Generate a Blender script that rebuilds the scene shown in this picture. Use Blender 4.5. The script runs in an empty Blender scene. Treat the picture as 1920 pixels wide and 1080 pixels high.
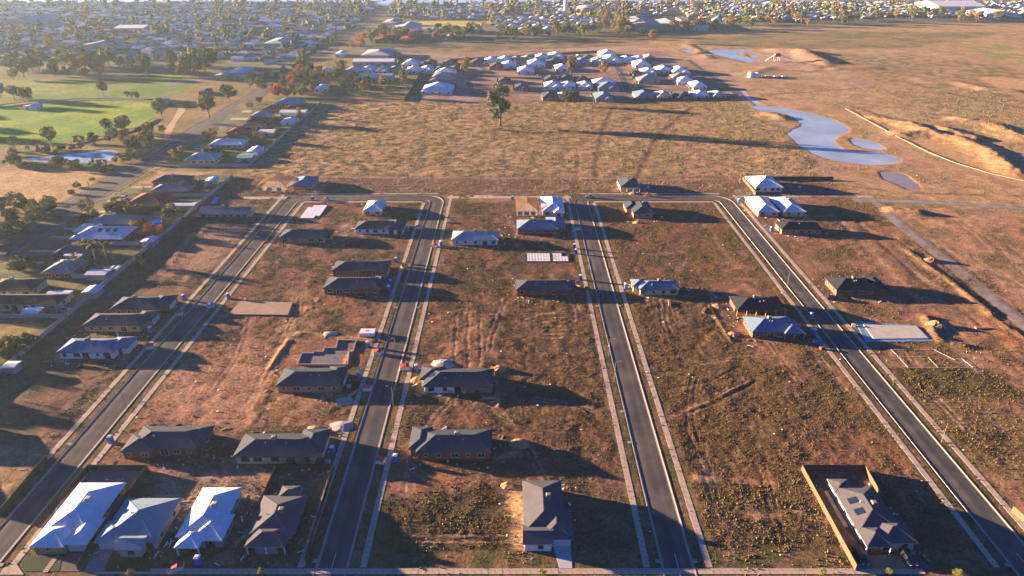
import bpy, math, random
import numpy as np
from mathutils import Vector, Matrix

SC = bpy.context.scene
COL = SC.collection
R = math.radians
rng = random.Random(7)

# ------------------------------------------------------------------ camera
CAM_H = 120.0; FPX = 1280.0; HOR = -110.0
PITCH = math.atan((540 - HOR) / FPX)
SP, CP = math.sin(PITCH), math.cos(PITCH)
cd = bpy.data.cameras.new('camera'); cam = bpy.data.objects.new('camera', cd); COL.objects.link(cam)
cd.sensor_width = 36.0; cd.lens = 24.0; cd.clip_start = 1.0; cd.clip_end = 20000
cam.location = (0, 0, CAM_H); cam.rotation_euler = (math.pi / 2 - PITCH, 0, 0)
SC.camera = cam

def G(px, py, z=0.0):
    """photo pixel -> point of the place at height z (used only to survey positions)"""
    u = (px - 960) / FPX; v = (py - 540) / FPX
    t = (CAM_H - z) / (SP + v * CP)
    return u * t, (CP - v * SP) * t

# ------------------------------------------------------------------ sky, sun, exposure
SUN_EL = 7.0; SUN_AZ = -74.0        # degrees, azimuth from +Y towards +X
w = bpy.data.worlds.new('World'); SC.world = w; w.use_nodes = True
nt = w.node_tree; nt.nodes.clear()
out = nt.nodes.new('ShaderNodeOutputWorld'); bg = nt.nodes.new('ShaderNodeBackground')
sky = nt.nodes.new('ShaderNodeTexSky'); sky.sky_type = 'NISHITA'; sky.sun_disc = False
sky.sun_elevation = R(SUN_EL); sky.sun_rotation = R(SUN_AZ) % (2 * math.pi)
sky.altitude = 200; sky.air_density = 1.0; sky.dust_density = 0.2; sky.ozone_density = 6.0
bg.inputs[1].default_value = 0.05
wb = nt.nodes.new('ShaderNodeVectorMath'); wb.operation = 'MULTIPLY'; wb.inputs[1].default_value = (0.120, 0.440, 0.760)   # dims the sky light and tints it blue-green
nt.links.new(sky.outputs[0], wb.inputs[0]); nt.links.new(wb.outputs[0], bg.inputs[0]); nt.links.new(bg.outputs[0], out.inputs[0])
sd = bpy.data.lights.new('sun', 'SUN'); so = bpy.data.objects.new('sun', sd); COL.objects.link(so)
sd.energy = 5.0; sd.angle = R(0.5); sd.color = (1.0, 0.70, 0.44)
se, sa = R(SUN_EL), R(SUN_AZ)
to_sun = Vector((math.sin(sa) * math.cos(se), math.cos(sa) * math.cos(se), math.sin(se)))
so.rotation_euler = (-to_sun).to_track_quat('-Z', 'Y').to_euler()
so.location = (-200, 100, 300)
SC.view_settings.view_transform = 'Standard'; SC.view_settings.look = 'None'
SC.view_settings.gamma = 1.0; SC.view_settings.use_curve_mapping = False
SC.view_settings.exposure = 2.9

# ------------------------------------------------------------------ tags
def tag(o, label=None, cat=None, group=None, kind=None):
    if label: o['label'] = label
    if cat: o['category'] = cat
    if group: o['group'] = group
    if kind: o['kind'] = kind
    return o

def empty(name, loc, rz=0.0, label=None, cat=None, group=None):
    o = bpy.data.objects.new(name, None); COL.objects.link(o)
    o.empty_display_size = 0.5
    o.location = loc; o.rotation_euler = (0, 0, rz)
    return tag(o, label, cat, group)

ORD = ['first', 'second', 'third', 'fourth', 'fifth', 'sixth', 'seventh', 'eighth', 'ninth', 'tenth', 'eleventh', 'twelfth',
       'thirteenth', 'fourteenth', 'fifteenth', 'sixteenth', 'seventeenth', 'eighteenth', 'nineteenth', 'twentieth']
def ordn(i):
    if i < 20: return ORD[i]
    t = ['', '', 'twenty', 'thirty', 'forty', 'fifty', 'sixty', 'seventy', 'eighty', 'ninety'][((i + 1) // 10) % 10]
    n = i + 1
    if n % 10 == 0: return t[:-1] + 'ieth'
    return t + '-' + ORD[n % 10 - 1]

# ------------------------------------------------------------------ materials
MATS = {}
def mat(name, col, rough=0.8, noise=0.18, scale=1.5, bump=0.0, metal=0.0, spec=0.4, attr=None, stripes=None, obj_var=0.0, trans=0.0):
    if name in MATS: return MATS[name]
    m = bpy.data.materials.new(name); m.use_nodes = True; t = m.node_tree; t.nodes.clear()
    o = t.nodes.new('ShaderNodeOutputMaterial'); b = t.nodes.new('ShaderNodeBsdfPrincipled')
    t.links.new(b.outputs[0], o.inputs[0])
    b.inputs['Roughness'].default_value = rough; b.inputs['Metallic'].default_value = metal
    b.inputs['Specular IOR Level'].default_value = spec
    tc = t.nodes.new('ShaderNodeTexCoord')
    src = None
    if attr:
        a = t.nodes.new('ShaderNodeAttribute'); a.attribute_name = attr; src = a.outputs['Color']
    n = t.nodes.new('ShaderNodeTexNoise'); n.inputs['Scale'].default_value = scale; n.inputs['Detail'].default_value = 5
    t.links.new(tc.outputs['Object'], n.inputs['Vector'])
    mr = t.nodes.new('ShaderNodeMapRange'); mr.inputs[1].default_value = 0.3; mr.inputs[2].default_value = 0.7
    mr.inputs[3].default_value = 1 - noise; mr.inputs[4].default_value = 1 + noise
    t.links.new(n.outputs[0], mr.inputs[0])
    fac = mr.outputs[0]
    if obj_var:
        oi = t.nodes.new('ShaderNodeObjectInfo'); m2 = t.nodes.new('ShaderNodeMapRange')
        m2.inputs[3].default_value = 1 - obj_var; m2.inputs[4].default_value = 1 + obj_var
        t.links.new(oi.outputs['Random'], m2.inputs[0])
        mu = t.nodes.new('ShaderNodeMath'); mu.operation = 'MULTIPLY'
        t.links.new(fac, mu.inputs[0]); t.links.new(m2.outputs[0], mu.inputs[1]); fac = mu.outputs[0]
    vm = t.nodes.new('ShaderNodeVectorMath'); vm.operation = 'SCALE'
    if src is not None: t.links.new(src, vm.inputs[0])
    else: vm.inputs[0].default_value = col
    t.links.new(fac, vm.inputs['Scale'])
    t.links.new(vm.outputs[0], b.inputs['Base Color'])
    if bump:
        bp = t.nodes.new('ShaderNodeBump'); bp.inputs['Strength'].default_value = bump; bp.inputs['Distance'].default_value = 0.05
        n2 = t.nodes.new('ShaderNodeTexNoise'); n2.inputs['Scale'].default_value = scale * 4; n2.inputs['Detail'].default_value = 3
        t.links.new(tc.outputs['Object'], n2.inputs['Vector'])
        t.links.new(n2.outputs[0], bp.inputs['Height']); t.links.new(bp.outputs[0], b.inputs['Normal'])
    MATS[name] = m
    return m

def roofmat(name, col, tile=False):
    """metal sheet or tile roof: fine ribs as relief, slight weathering"""
    if name in MATS: return MATS[name]
    new = name not in MATS
    m = mat(name, col, rough=0.8 if not tile else 0.9, noise=0.12, scale=0.45, spec=0.12)
    if new:
        t = m.node_tree; N = t.nodes.new; L = t.links.new; b = [n for n in t.nodes if n.type == 'BSDF_PRINCIPLED'][0]
        tc = N('ShaderNodeTexCoord'); ge = N('ShaderNodeNewGeometry'); a = N('ShaderNodeSeparateXYZ'); c = N('ShaderNodeSeparateXYZ'); L(tc.outputs['Object'], a.inputs[0]); L(ge.outputs['True Normal'], c.inputs[0])
        def mth(op, i0, i1=None):
            n = N('ShaderNodeMath'); n.operation = op
            for k, v in enumerate((i0, i1)):
                if v is None: continue
                if isinstance(v, (int, float)): n.inputs[k].default_value = v
                else: L(v, n.inputs[k])
            return n.outputs[0]
        side = mth('GREATER_THAN', mth('ABSOLUTE', c.outputs[0]), mth('ABSOLUTE', c.outputs[1]))
        co = mth('ADD', mth('MULTIPLY', a.outputs[1], side), mth('MULTIPLY', a.outputs[0], mth('SUBTRACT', 1.0, side)))
        if tile: rib = mth('LESS_THAN', mth('FRACT', mth('MULTIPLY', a.outputs[2], 5.0)), .22)
        else: rib = mth('LESS_THAN', mth('FRACT', mth('MULTIPLY', co, 1.3)), .16)
        bp = N('ShaderNodeBump'); bp.inputs['Strength'].default_value = .5; bp.inputs['Distance'].default_value = .04; L(rib, bp.inputs['Height']); L(bp.outputs[0], b.inputs['Normal'])
        src = b.inputs['Base Color'].links[0].from_socket; sc_ = N('ShaderNodeVectorMath'); sc_.operation = 'SCALE'; L(src, sc_.inputs[0]); L(mth('SUBTRACT', 1.0, mth('MULTIPLY', rib, .10)), sc_.inputs['Scale']); L(sc_.outputs[0], b.inputs['Base Color'])
    return m

ROOFS = {
 'white': (0.70, 0.71, 0.72), 'offwhite': (0.62, 0.63, 0.64), 'grey': (0.20, 0.21, 0.22), 'lightgrey': (0.36, 0.38, 0.40),
 'charcoal': (0.056, 0.068, 0.086), 'black': (0.028, 0.034, 0.042), 'blue': (0.13, 0.19, 0.27), 'teal': (0.20, 0.36, 0.35),
 'steel': (0.20, 0.28, 0.33), 'red': (0.30, 0.065, 0.045), 'orange': (0.44, 0.20, 0.12), 'brown': (0.10, 0.065, 0.05),
 'green': (0.12, 0.22, 0.17), 'darkred': (0.22, 0.045, 0.04), 'cream': (0.55, 0.48, 0.36), 'timber': (0.46, 0.28, 0.12),
 'bronze': (0.094, 0.093, 0.104)}
def RM(k): return roofmat('roof_' + k, ROOFS[k], k in ('red', 'orange', 'brown', 'darkred', 'charcoal', 'black', 'bronze'))
WALLS = {'white': (0.62, 0.62, 0.60), 'tan': (0.30, 0.20, 0.12), 'cream': (0.45, 0.38, 0.27), 'redbrick': (0.19, 0.075, 0.045),
         'brown': (0.14, 0.075, 0.05), 'grey': (0.28, 0.28, 0.28), 'dark': (0.08, 0.075, 0.07), 'teal': (0.15, 0.27, 0.28), 'timber': (0.45, 0.27, 0.12)}
def WM(k): return mat('wall_' + k, WALLS[k], rough=0.85, noise=0.16, scale=3.0, bump=0.15)
M_glass = mat('window_glass', (0.02, 0.028, 0.035), rough=0.12, noise=0.05, spec=0.7)
M_frame = mat('window_frame_paint', (0.5, 0.5, 0.48), rough=0.5, noise=0.05)
M_dframe = mat('dark_frame_paint', (0.06, 0.06, 0.065), rough=0.5, noise=0.05)
M_conc = mat('concrete', (0.43, 0.33, 0.25), rough=0.9, noise=0.20, scale=0.8, bump=0.1)
M_kerb = mat('kerb_concrete', (0.30, 0.265, 0.225), rough=0.85, noise=0.12, scale=0.7)
M_white = mat('white_paint', (0.72, 0.72, 0.71), rough=0.5, noise=0.06)
M_door = mat('door_paint', (0.25, 0.25, 0.26), rough=0.5, noise=0.08)
M_garage = mat('garage_door_paint', (0.50, 0.50, 0.50), rough=0.45, noise=0.06)
M_timber = mat('raw_timber', (0.50, 0.30, 0.13), rough=0.8, noise=0.2, scale=4)
M_blue = mat('blue_plastic', (0.02, 0.10, 0.42), rough=0.4, noise=0.06)
M_red = mat('red_tarp', (0.55, 0.03, 0.02), rough=0.6, noise=0.12)
M_pink = mat('pink_tarp', (0.55, 0.10, 0.13), rough=0.6, noise=0.12)
M_cage = mat('pale_mesh', (0.62, 0.58, 0.50), rough=0.7, noise=0.12)
M_yellow = mat('yellow_plastic', (0.55, 0.42, 0.02), rough=0.5, noise=0.1)
M_tyre = mat('rubber', (0.02, 0.02, 0.02), rough=0.9, noise=0.1)
M_bark = mat('bark', (0.16, 0.12, 0.09), rough=0.95, noise=0.3, scale=2)
M_cooler = mat('cooler_casing', (0.22, 0.19, 0.165), rough=0.7, noise=0.1)
M_cooler2 = mat('cooler_casing_pale', (0.42, 0.40, 0.38), rough=0.7, noise=0.1)
M_solar = mat('solar_glass', (0.012, 0.02, 0.045), rough=0.15, noise=0.05, spec=0.7)
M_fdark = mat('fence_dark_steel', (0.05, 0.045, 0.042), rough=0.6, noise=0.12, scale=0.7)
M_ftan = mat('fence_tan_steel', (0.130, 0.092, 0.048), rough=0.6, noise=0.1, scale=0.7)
M_fpale = mat('fence_pale_steel', (0.33, 0.32, 0.32), rough=0.65, noise=0.15, scale=0.7)
M_plast = mat('plastic_sheet', (0.16, 0.27, 0.36), rough=0.35, noise=0.3, scale=1.2)
M_sand = mat('yellow_sand', (0.38, 0.21, 0.09), rough=0.95, noise=0.15, scale=2, bump=0.3)
M_grav = mat('pale_gravel', (0.34, 0.31, 0.29), rough=0.95, noise=0.2, scale=3, bump=0.4)
M_dirtpile = mat('red_dirt', (0.28, 0.13, 0.07), rough=0.95, noise=0.2, scale=2, bump=0.4)

# ------------------------------------------------------------------ mesh builder
class MB:
    def __init__(s): s.v = []; s.f = []; s.m = []
    def quad(s, a, b, c, d, m=0):
        i = len(s.v); s.v += [a, b, c, d]; s.f.append((i, i + 1, i + 2, i + 3)); s.m.append(m)
    def tri(s, a, b, c, m=0):
        i = len(s.v); s.v += [a, b, c]; s.f.append((i, i + 1, i + 2)); s.m.append(m)
    def poly(s, pts, m=0):
        i = len(s.v); s.v += list(pts); s.f.append(tuple(range(i, i + len(pts)))); s.m.append(m)
    def box(s, x0, x1, y0, y1, z0, z1, m=0):
        i = len(s.v)
        s.v += [(x0, y0, z0), (x1, y0, z0), (x1, y1, z0), (x0, y1, z0), (x0, y0, z1), (x1, y0, z1), (x1, y1, z1), (x0, y1, z1)]
        for f in ((3, 2, 1, 0), (4, 5, 6, 7), (0, 1, 5, 4), (1, 2, 6, 5), (2, 3, 7, 6), (3, 0, 4, 7)):
            s.f.append(tuple(i + k for k in f)); s.m.append(m)
    def bar(s, a, b, w, h=None, m=0):
        h = h or w
        a = Vector(a); b = Vector(b); d = (b - a)
        if d.length < 1e-6: return
        d.normalize(); up = Vector((0, 0, 1)) if abs(d.z) < 0.95 else Vector((1, 0, 0))
        sx = d.cross(up).normalized() * w / 2; sy = sx.cross(d).normalized() * h / 2
        i = len(s.v)
        for p in (a, b):
            for q in (-sx - sy, sx - sy, sx + sy, -sx + sy): s.v.append(tuple(p + q))
        for f in ((0, 1, 2, 3), (7, 6, 5, 4), (0, 4, 5, 1), (1, 5, 6, 2), (2, 6, 7, 3), (3, 7, 4, 0)):
            s.f.append(tuple(i + k for k in f)); s.m.append(m)
    def cyl(s, x, y, z0, z1, r0, r1=None, n=10, m=0, cap=True):
        r1 = r0 if r1 is None else r1; i = len(s.v)
        for k in range(n):
            a = 2 * math.pi * k / n; s.v.append((x + r0 * math.cos(a), y + r0 * math.sin(a), z0))
        for k in range(n):
            a = 2 * math.pi * k / n; s.v.append((x + r1 * math.cos(a), y + r1 * math.sin(a), z1))
        for k in range(n):
            k2 = (k + 1) % n; s.f.append((i + k, i + k2, i + n + k2, i + n + k)); s.m.append(m)
        if cap:
            s.f.append(tuple(i + n + k for k in range(n))); s.m.append(m)
            s.f.append(tuple(i + n - 1 - k for k in range(n))); s.m.append(m)
    def mesh(s, name, mats):
        me = bpy.data.meshes.new(name); me.from_pydata([tuple(v) for v in s.v], [], s.f)
        if not isinstance(mats, (list, tuple)): mats = [mats]
        for m in mats: me.materials.append(m)
        if len(mats) > 1: me.polygons.foreach_set('material_index', s.m)
        me.update(); return me
    def build(s, name, mats, parent=None, loc=(0, 0, 0), rz=0.0):
        o = bpy.data.objects.new(name, s.mesh(name, mats)); COL.objects.link(o)
        o.location = loc; o.rotation_euler = (0, 0, rz)
        if parent: o.parent = parent
        return o
def inst(name, me, parent=None, loc=(0, 0, 0), rz=0.0, sc=None):
    o = bpy.data.objects.new(name, me); COL.objects.link(o); o.location = loc; o.rotation_euler = (0, 0, rz)
    if sc: o.scale = sc
    if parent: o.parent = parent
    return o
def npmesh(name, V, F, mats, col=None, midx=None, smooth=False):
    """V (n,3), F (m,k) arrays"""
    V = np.asarray(V, dtype=np.float32); F = np.asarray(F, dtype=np.int32); k = F.shape[1]
    me = bpy.data.meshes.new(name)
    me.vertices.add(len(V)); me.vertices.foreach_set('co', V.ravel())
    me.loops.add(F.size); me.loops.foreach_set('vertex_index', F.ravel())
    me.polygons.add(len(F)); me.polygons.foreach_set('loop_start', np.arange(0, F.size, k, dtype=np.int32))
    try: me.polygons.foreach_set('loop_total', np.full(len(F), k, dtype=np.int32))
    except Exception: pass
    if not isinstance(mats, (list, tuple)): mats = [mats]
    for m in mats: me.materials.append(m)
    if midx is not None: me.polygons.foreach_set('material_index', np.asarray(midx, dtype=np.int32))
    me.update(calc_edges=True)
    if col is not None:
        a = me.color_attributes.new('Col', 'FLOAT_COLOR', 'POINT')
        c = np.ones((len(V), 4), dtype=np.float32); c[:, :3] = col; a.data.foreach_set('color', c.ravel())
    me.polygons.foreach_set('use_smooth', np.full(len(F), smooth, dtype=bool))
    return me

# ------------------------------------------------------------------ noise (numpy)
def _hash(ix, iy, seed):
    h = (ix.astype(np.int64) * 374761393 + iy.astype(np.int64) * 668265263 + seed * 974634777) & 0xffffffff
    h = ((h ^ (h >> 13)) * 1274126177) & 0xffffffff
    h = h ^ (h >> 16)
    return (h & 0xffff).astype(np.float32) / 65535.0
def vnoise(x, y, s, seed=0):
    x = x / s; y = y / s
    ix = np.floor(x); iy = np.floor(y); fx = (x - ix).astype(np.float32); fy = (y - iy).astype(np.float32)
    ix = ix.astype(np.int64); iy = iy.astype(np.int64)
    fx = fx * fx * (3 - 2 * fx); fy = fy * fy * (3 - 2 * fy)
    a = _hash(ix, iy, seed); b = _hash(ix + 1, iy, seed); c = _hash(ix, iy + 1, seed); d = _hash(ix + 1, iy + 1, seed)
    return (a + (b - a) * fx) * (1 - fy) + (c + (d - c) * fx) * fy
def fbm(x, y, s, seed=0, o=3):
    r = 0; a = 0.5; t = 0
    for k in range(o):
        r = r + a * vnoise(x, y, s / (2 ** k), seed + k * 17); t += a; a *= 0.55
    return r / t
def sstep(a, b, x):
    t = np.clip((x - a) / (b - a), 0, 1); return t * t * (3 - 2 * t)
def segdist(x, y, pts, closed=False):
    d = np.full(x.shape, 1e9, dtype=np.float32); n = len(pts)
    for i in range(n if closed else n - 1):
        ax, ay = pts[i]; bx, by = pts[(i + 1) % n]; dx, dy = bx - ax, by - ay; L = dx * dx + dy * dy + 1e-9
        t = np.clip(((x - ax) * dx + (y - ay) * dy) / L, 0, 1)
        d = np.minimum(d, np.hypot(x - ax - t * dx, y - ay - t * dy))
    return d
def inpoly(x, y, pts):
    c = np.zeros(x.shape, dtype=bool); n = len(pts)
    for i in range(n):
        x1, y1 = pts[i]; x2, y2 = pts[(i + 1) % n]
        if y1 == y2: continue
        c ^= ((y1 > y) != (y2 > y)) & (x < (x2 - x1) * (y - y1) / (y2 - y1) + x1)
    return c
def polymask(x, y, pts, soft):
    """1 inside, soft edge"""
    P = np.array(pts); x0, y0 = P.min(0) - soft; x1, y1 = P.max(0) + soft
    m = np.zeros(x.shape, dtype=np.float32)
    b = (x > x0) & (x < x1) & (y > y0) & (y < y1)
    if not b.any(): return m
    xb, yb = x[b], y[b]; ins = inpoly(xb, yb, pts); d = segdist(xb, yb, pts, True)
    sd_ = np.where(ins, d, -d); m[b] = sstep(-soft, soft, sd_); return m
def PP(*pts): return [G(px, py) for px, py in pts]

# ------------------------------------------------------------------ plan of the place
ROADS = [-114.3, -38.7, 35.7, 110.9]       # centre lines, 6.6 m between kerbs
HW = 3.3
Y_TOP = 341.0; Y_BOT = 92.0

def smooth_path(pts, r=8.0, n=7):
    """round the corners of a polyline"""
    o = [pts[0]]
    for i in range(1, len(pts) - 1):
        p = Vector(pts[i]); a = Vector(pts[i - 1]); b = Vector(pts[i + 1])
        da = (a - p).normalized(); db = (b - p).normalized(); rr = min(r, (a - p).length * .45, (b - p).length * .45)
        s_, e_ = p + da * rr, p + db * rr
        for k in range(n + 1):
            t = k / n; q = s_ * (1 - t) ** 2 + p * 2 * t * (1 - t) + e_ * t * t; o.append((q.x, q.y))
    o.append(pts[-1]); return o
def densify(pts, step):
    o = []
    for i in range(len(pts) - 1):
        a = Vector(pts[i]); b = Vector(pts[i + 1]); n = max(1, int((b - a).length / step))
        for k in range(n): q = a + (b - a) * (k / n); o.append((q.x, q.y))
    o.append(tuple(pts[-1])); return o
def offset(pts, d):
    o = []
    n = len(pts)
    for i in range(n):
        a = Vector(pts[max(0, i - 1)]); b = Vector(pts[min(n - 1, i + 1)]); t = (b - a).normalized()
        nx = Vector((-t.y, t.x)); p = Vector(pts[i]) + nx * d; o.append((p.x, p.y))
    return o

U1 = smooth_path([(ROADS[0], 101.5), (ROADS[0], Y_TOP), (ROADS[1], Y_TOP), (ROADS[1], 101.5)], 9.0, 10)
U2 = smooth_path([(ROADS[2], 101.5), (ROADS[2], Y_TOP), (ROADS[3], Y_TOP), (ROADS[3], 101.5)], 9.0, 10)
MAIN = [(-222, 60), (-222, 700), (-226, 950), (-240, 1300), (-262, 1700), (-300, 2300)]

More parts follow.
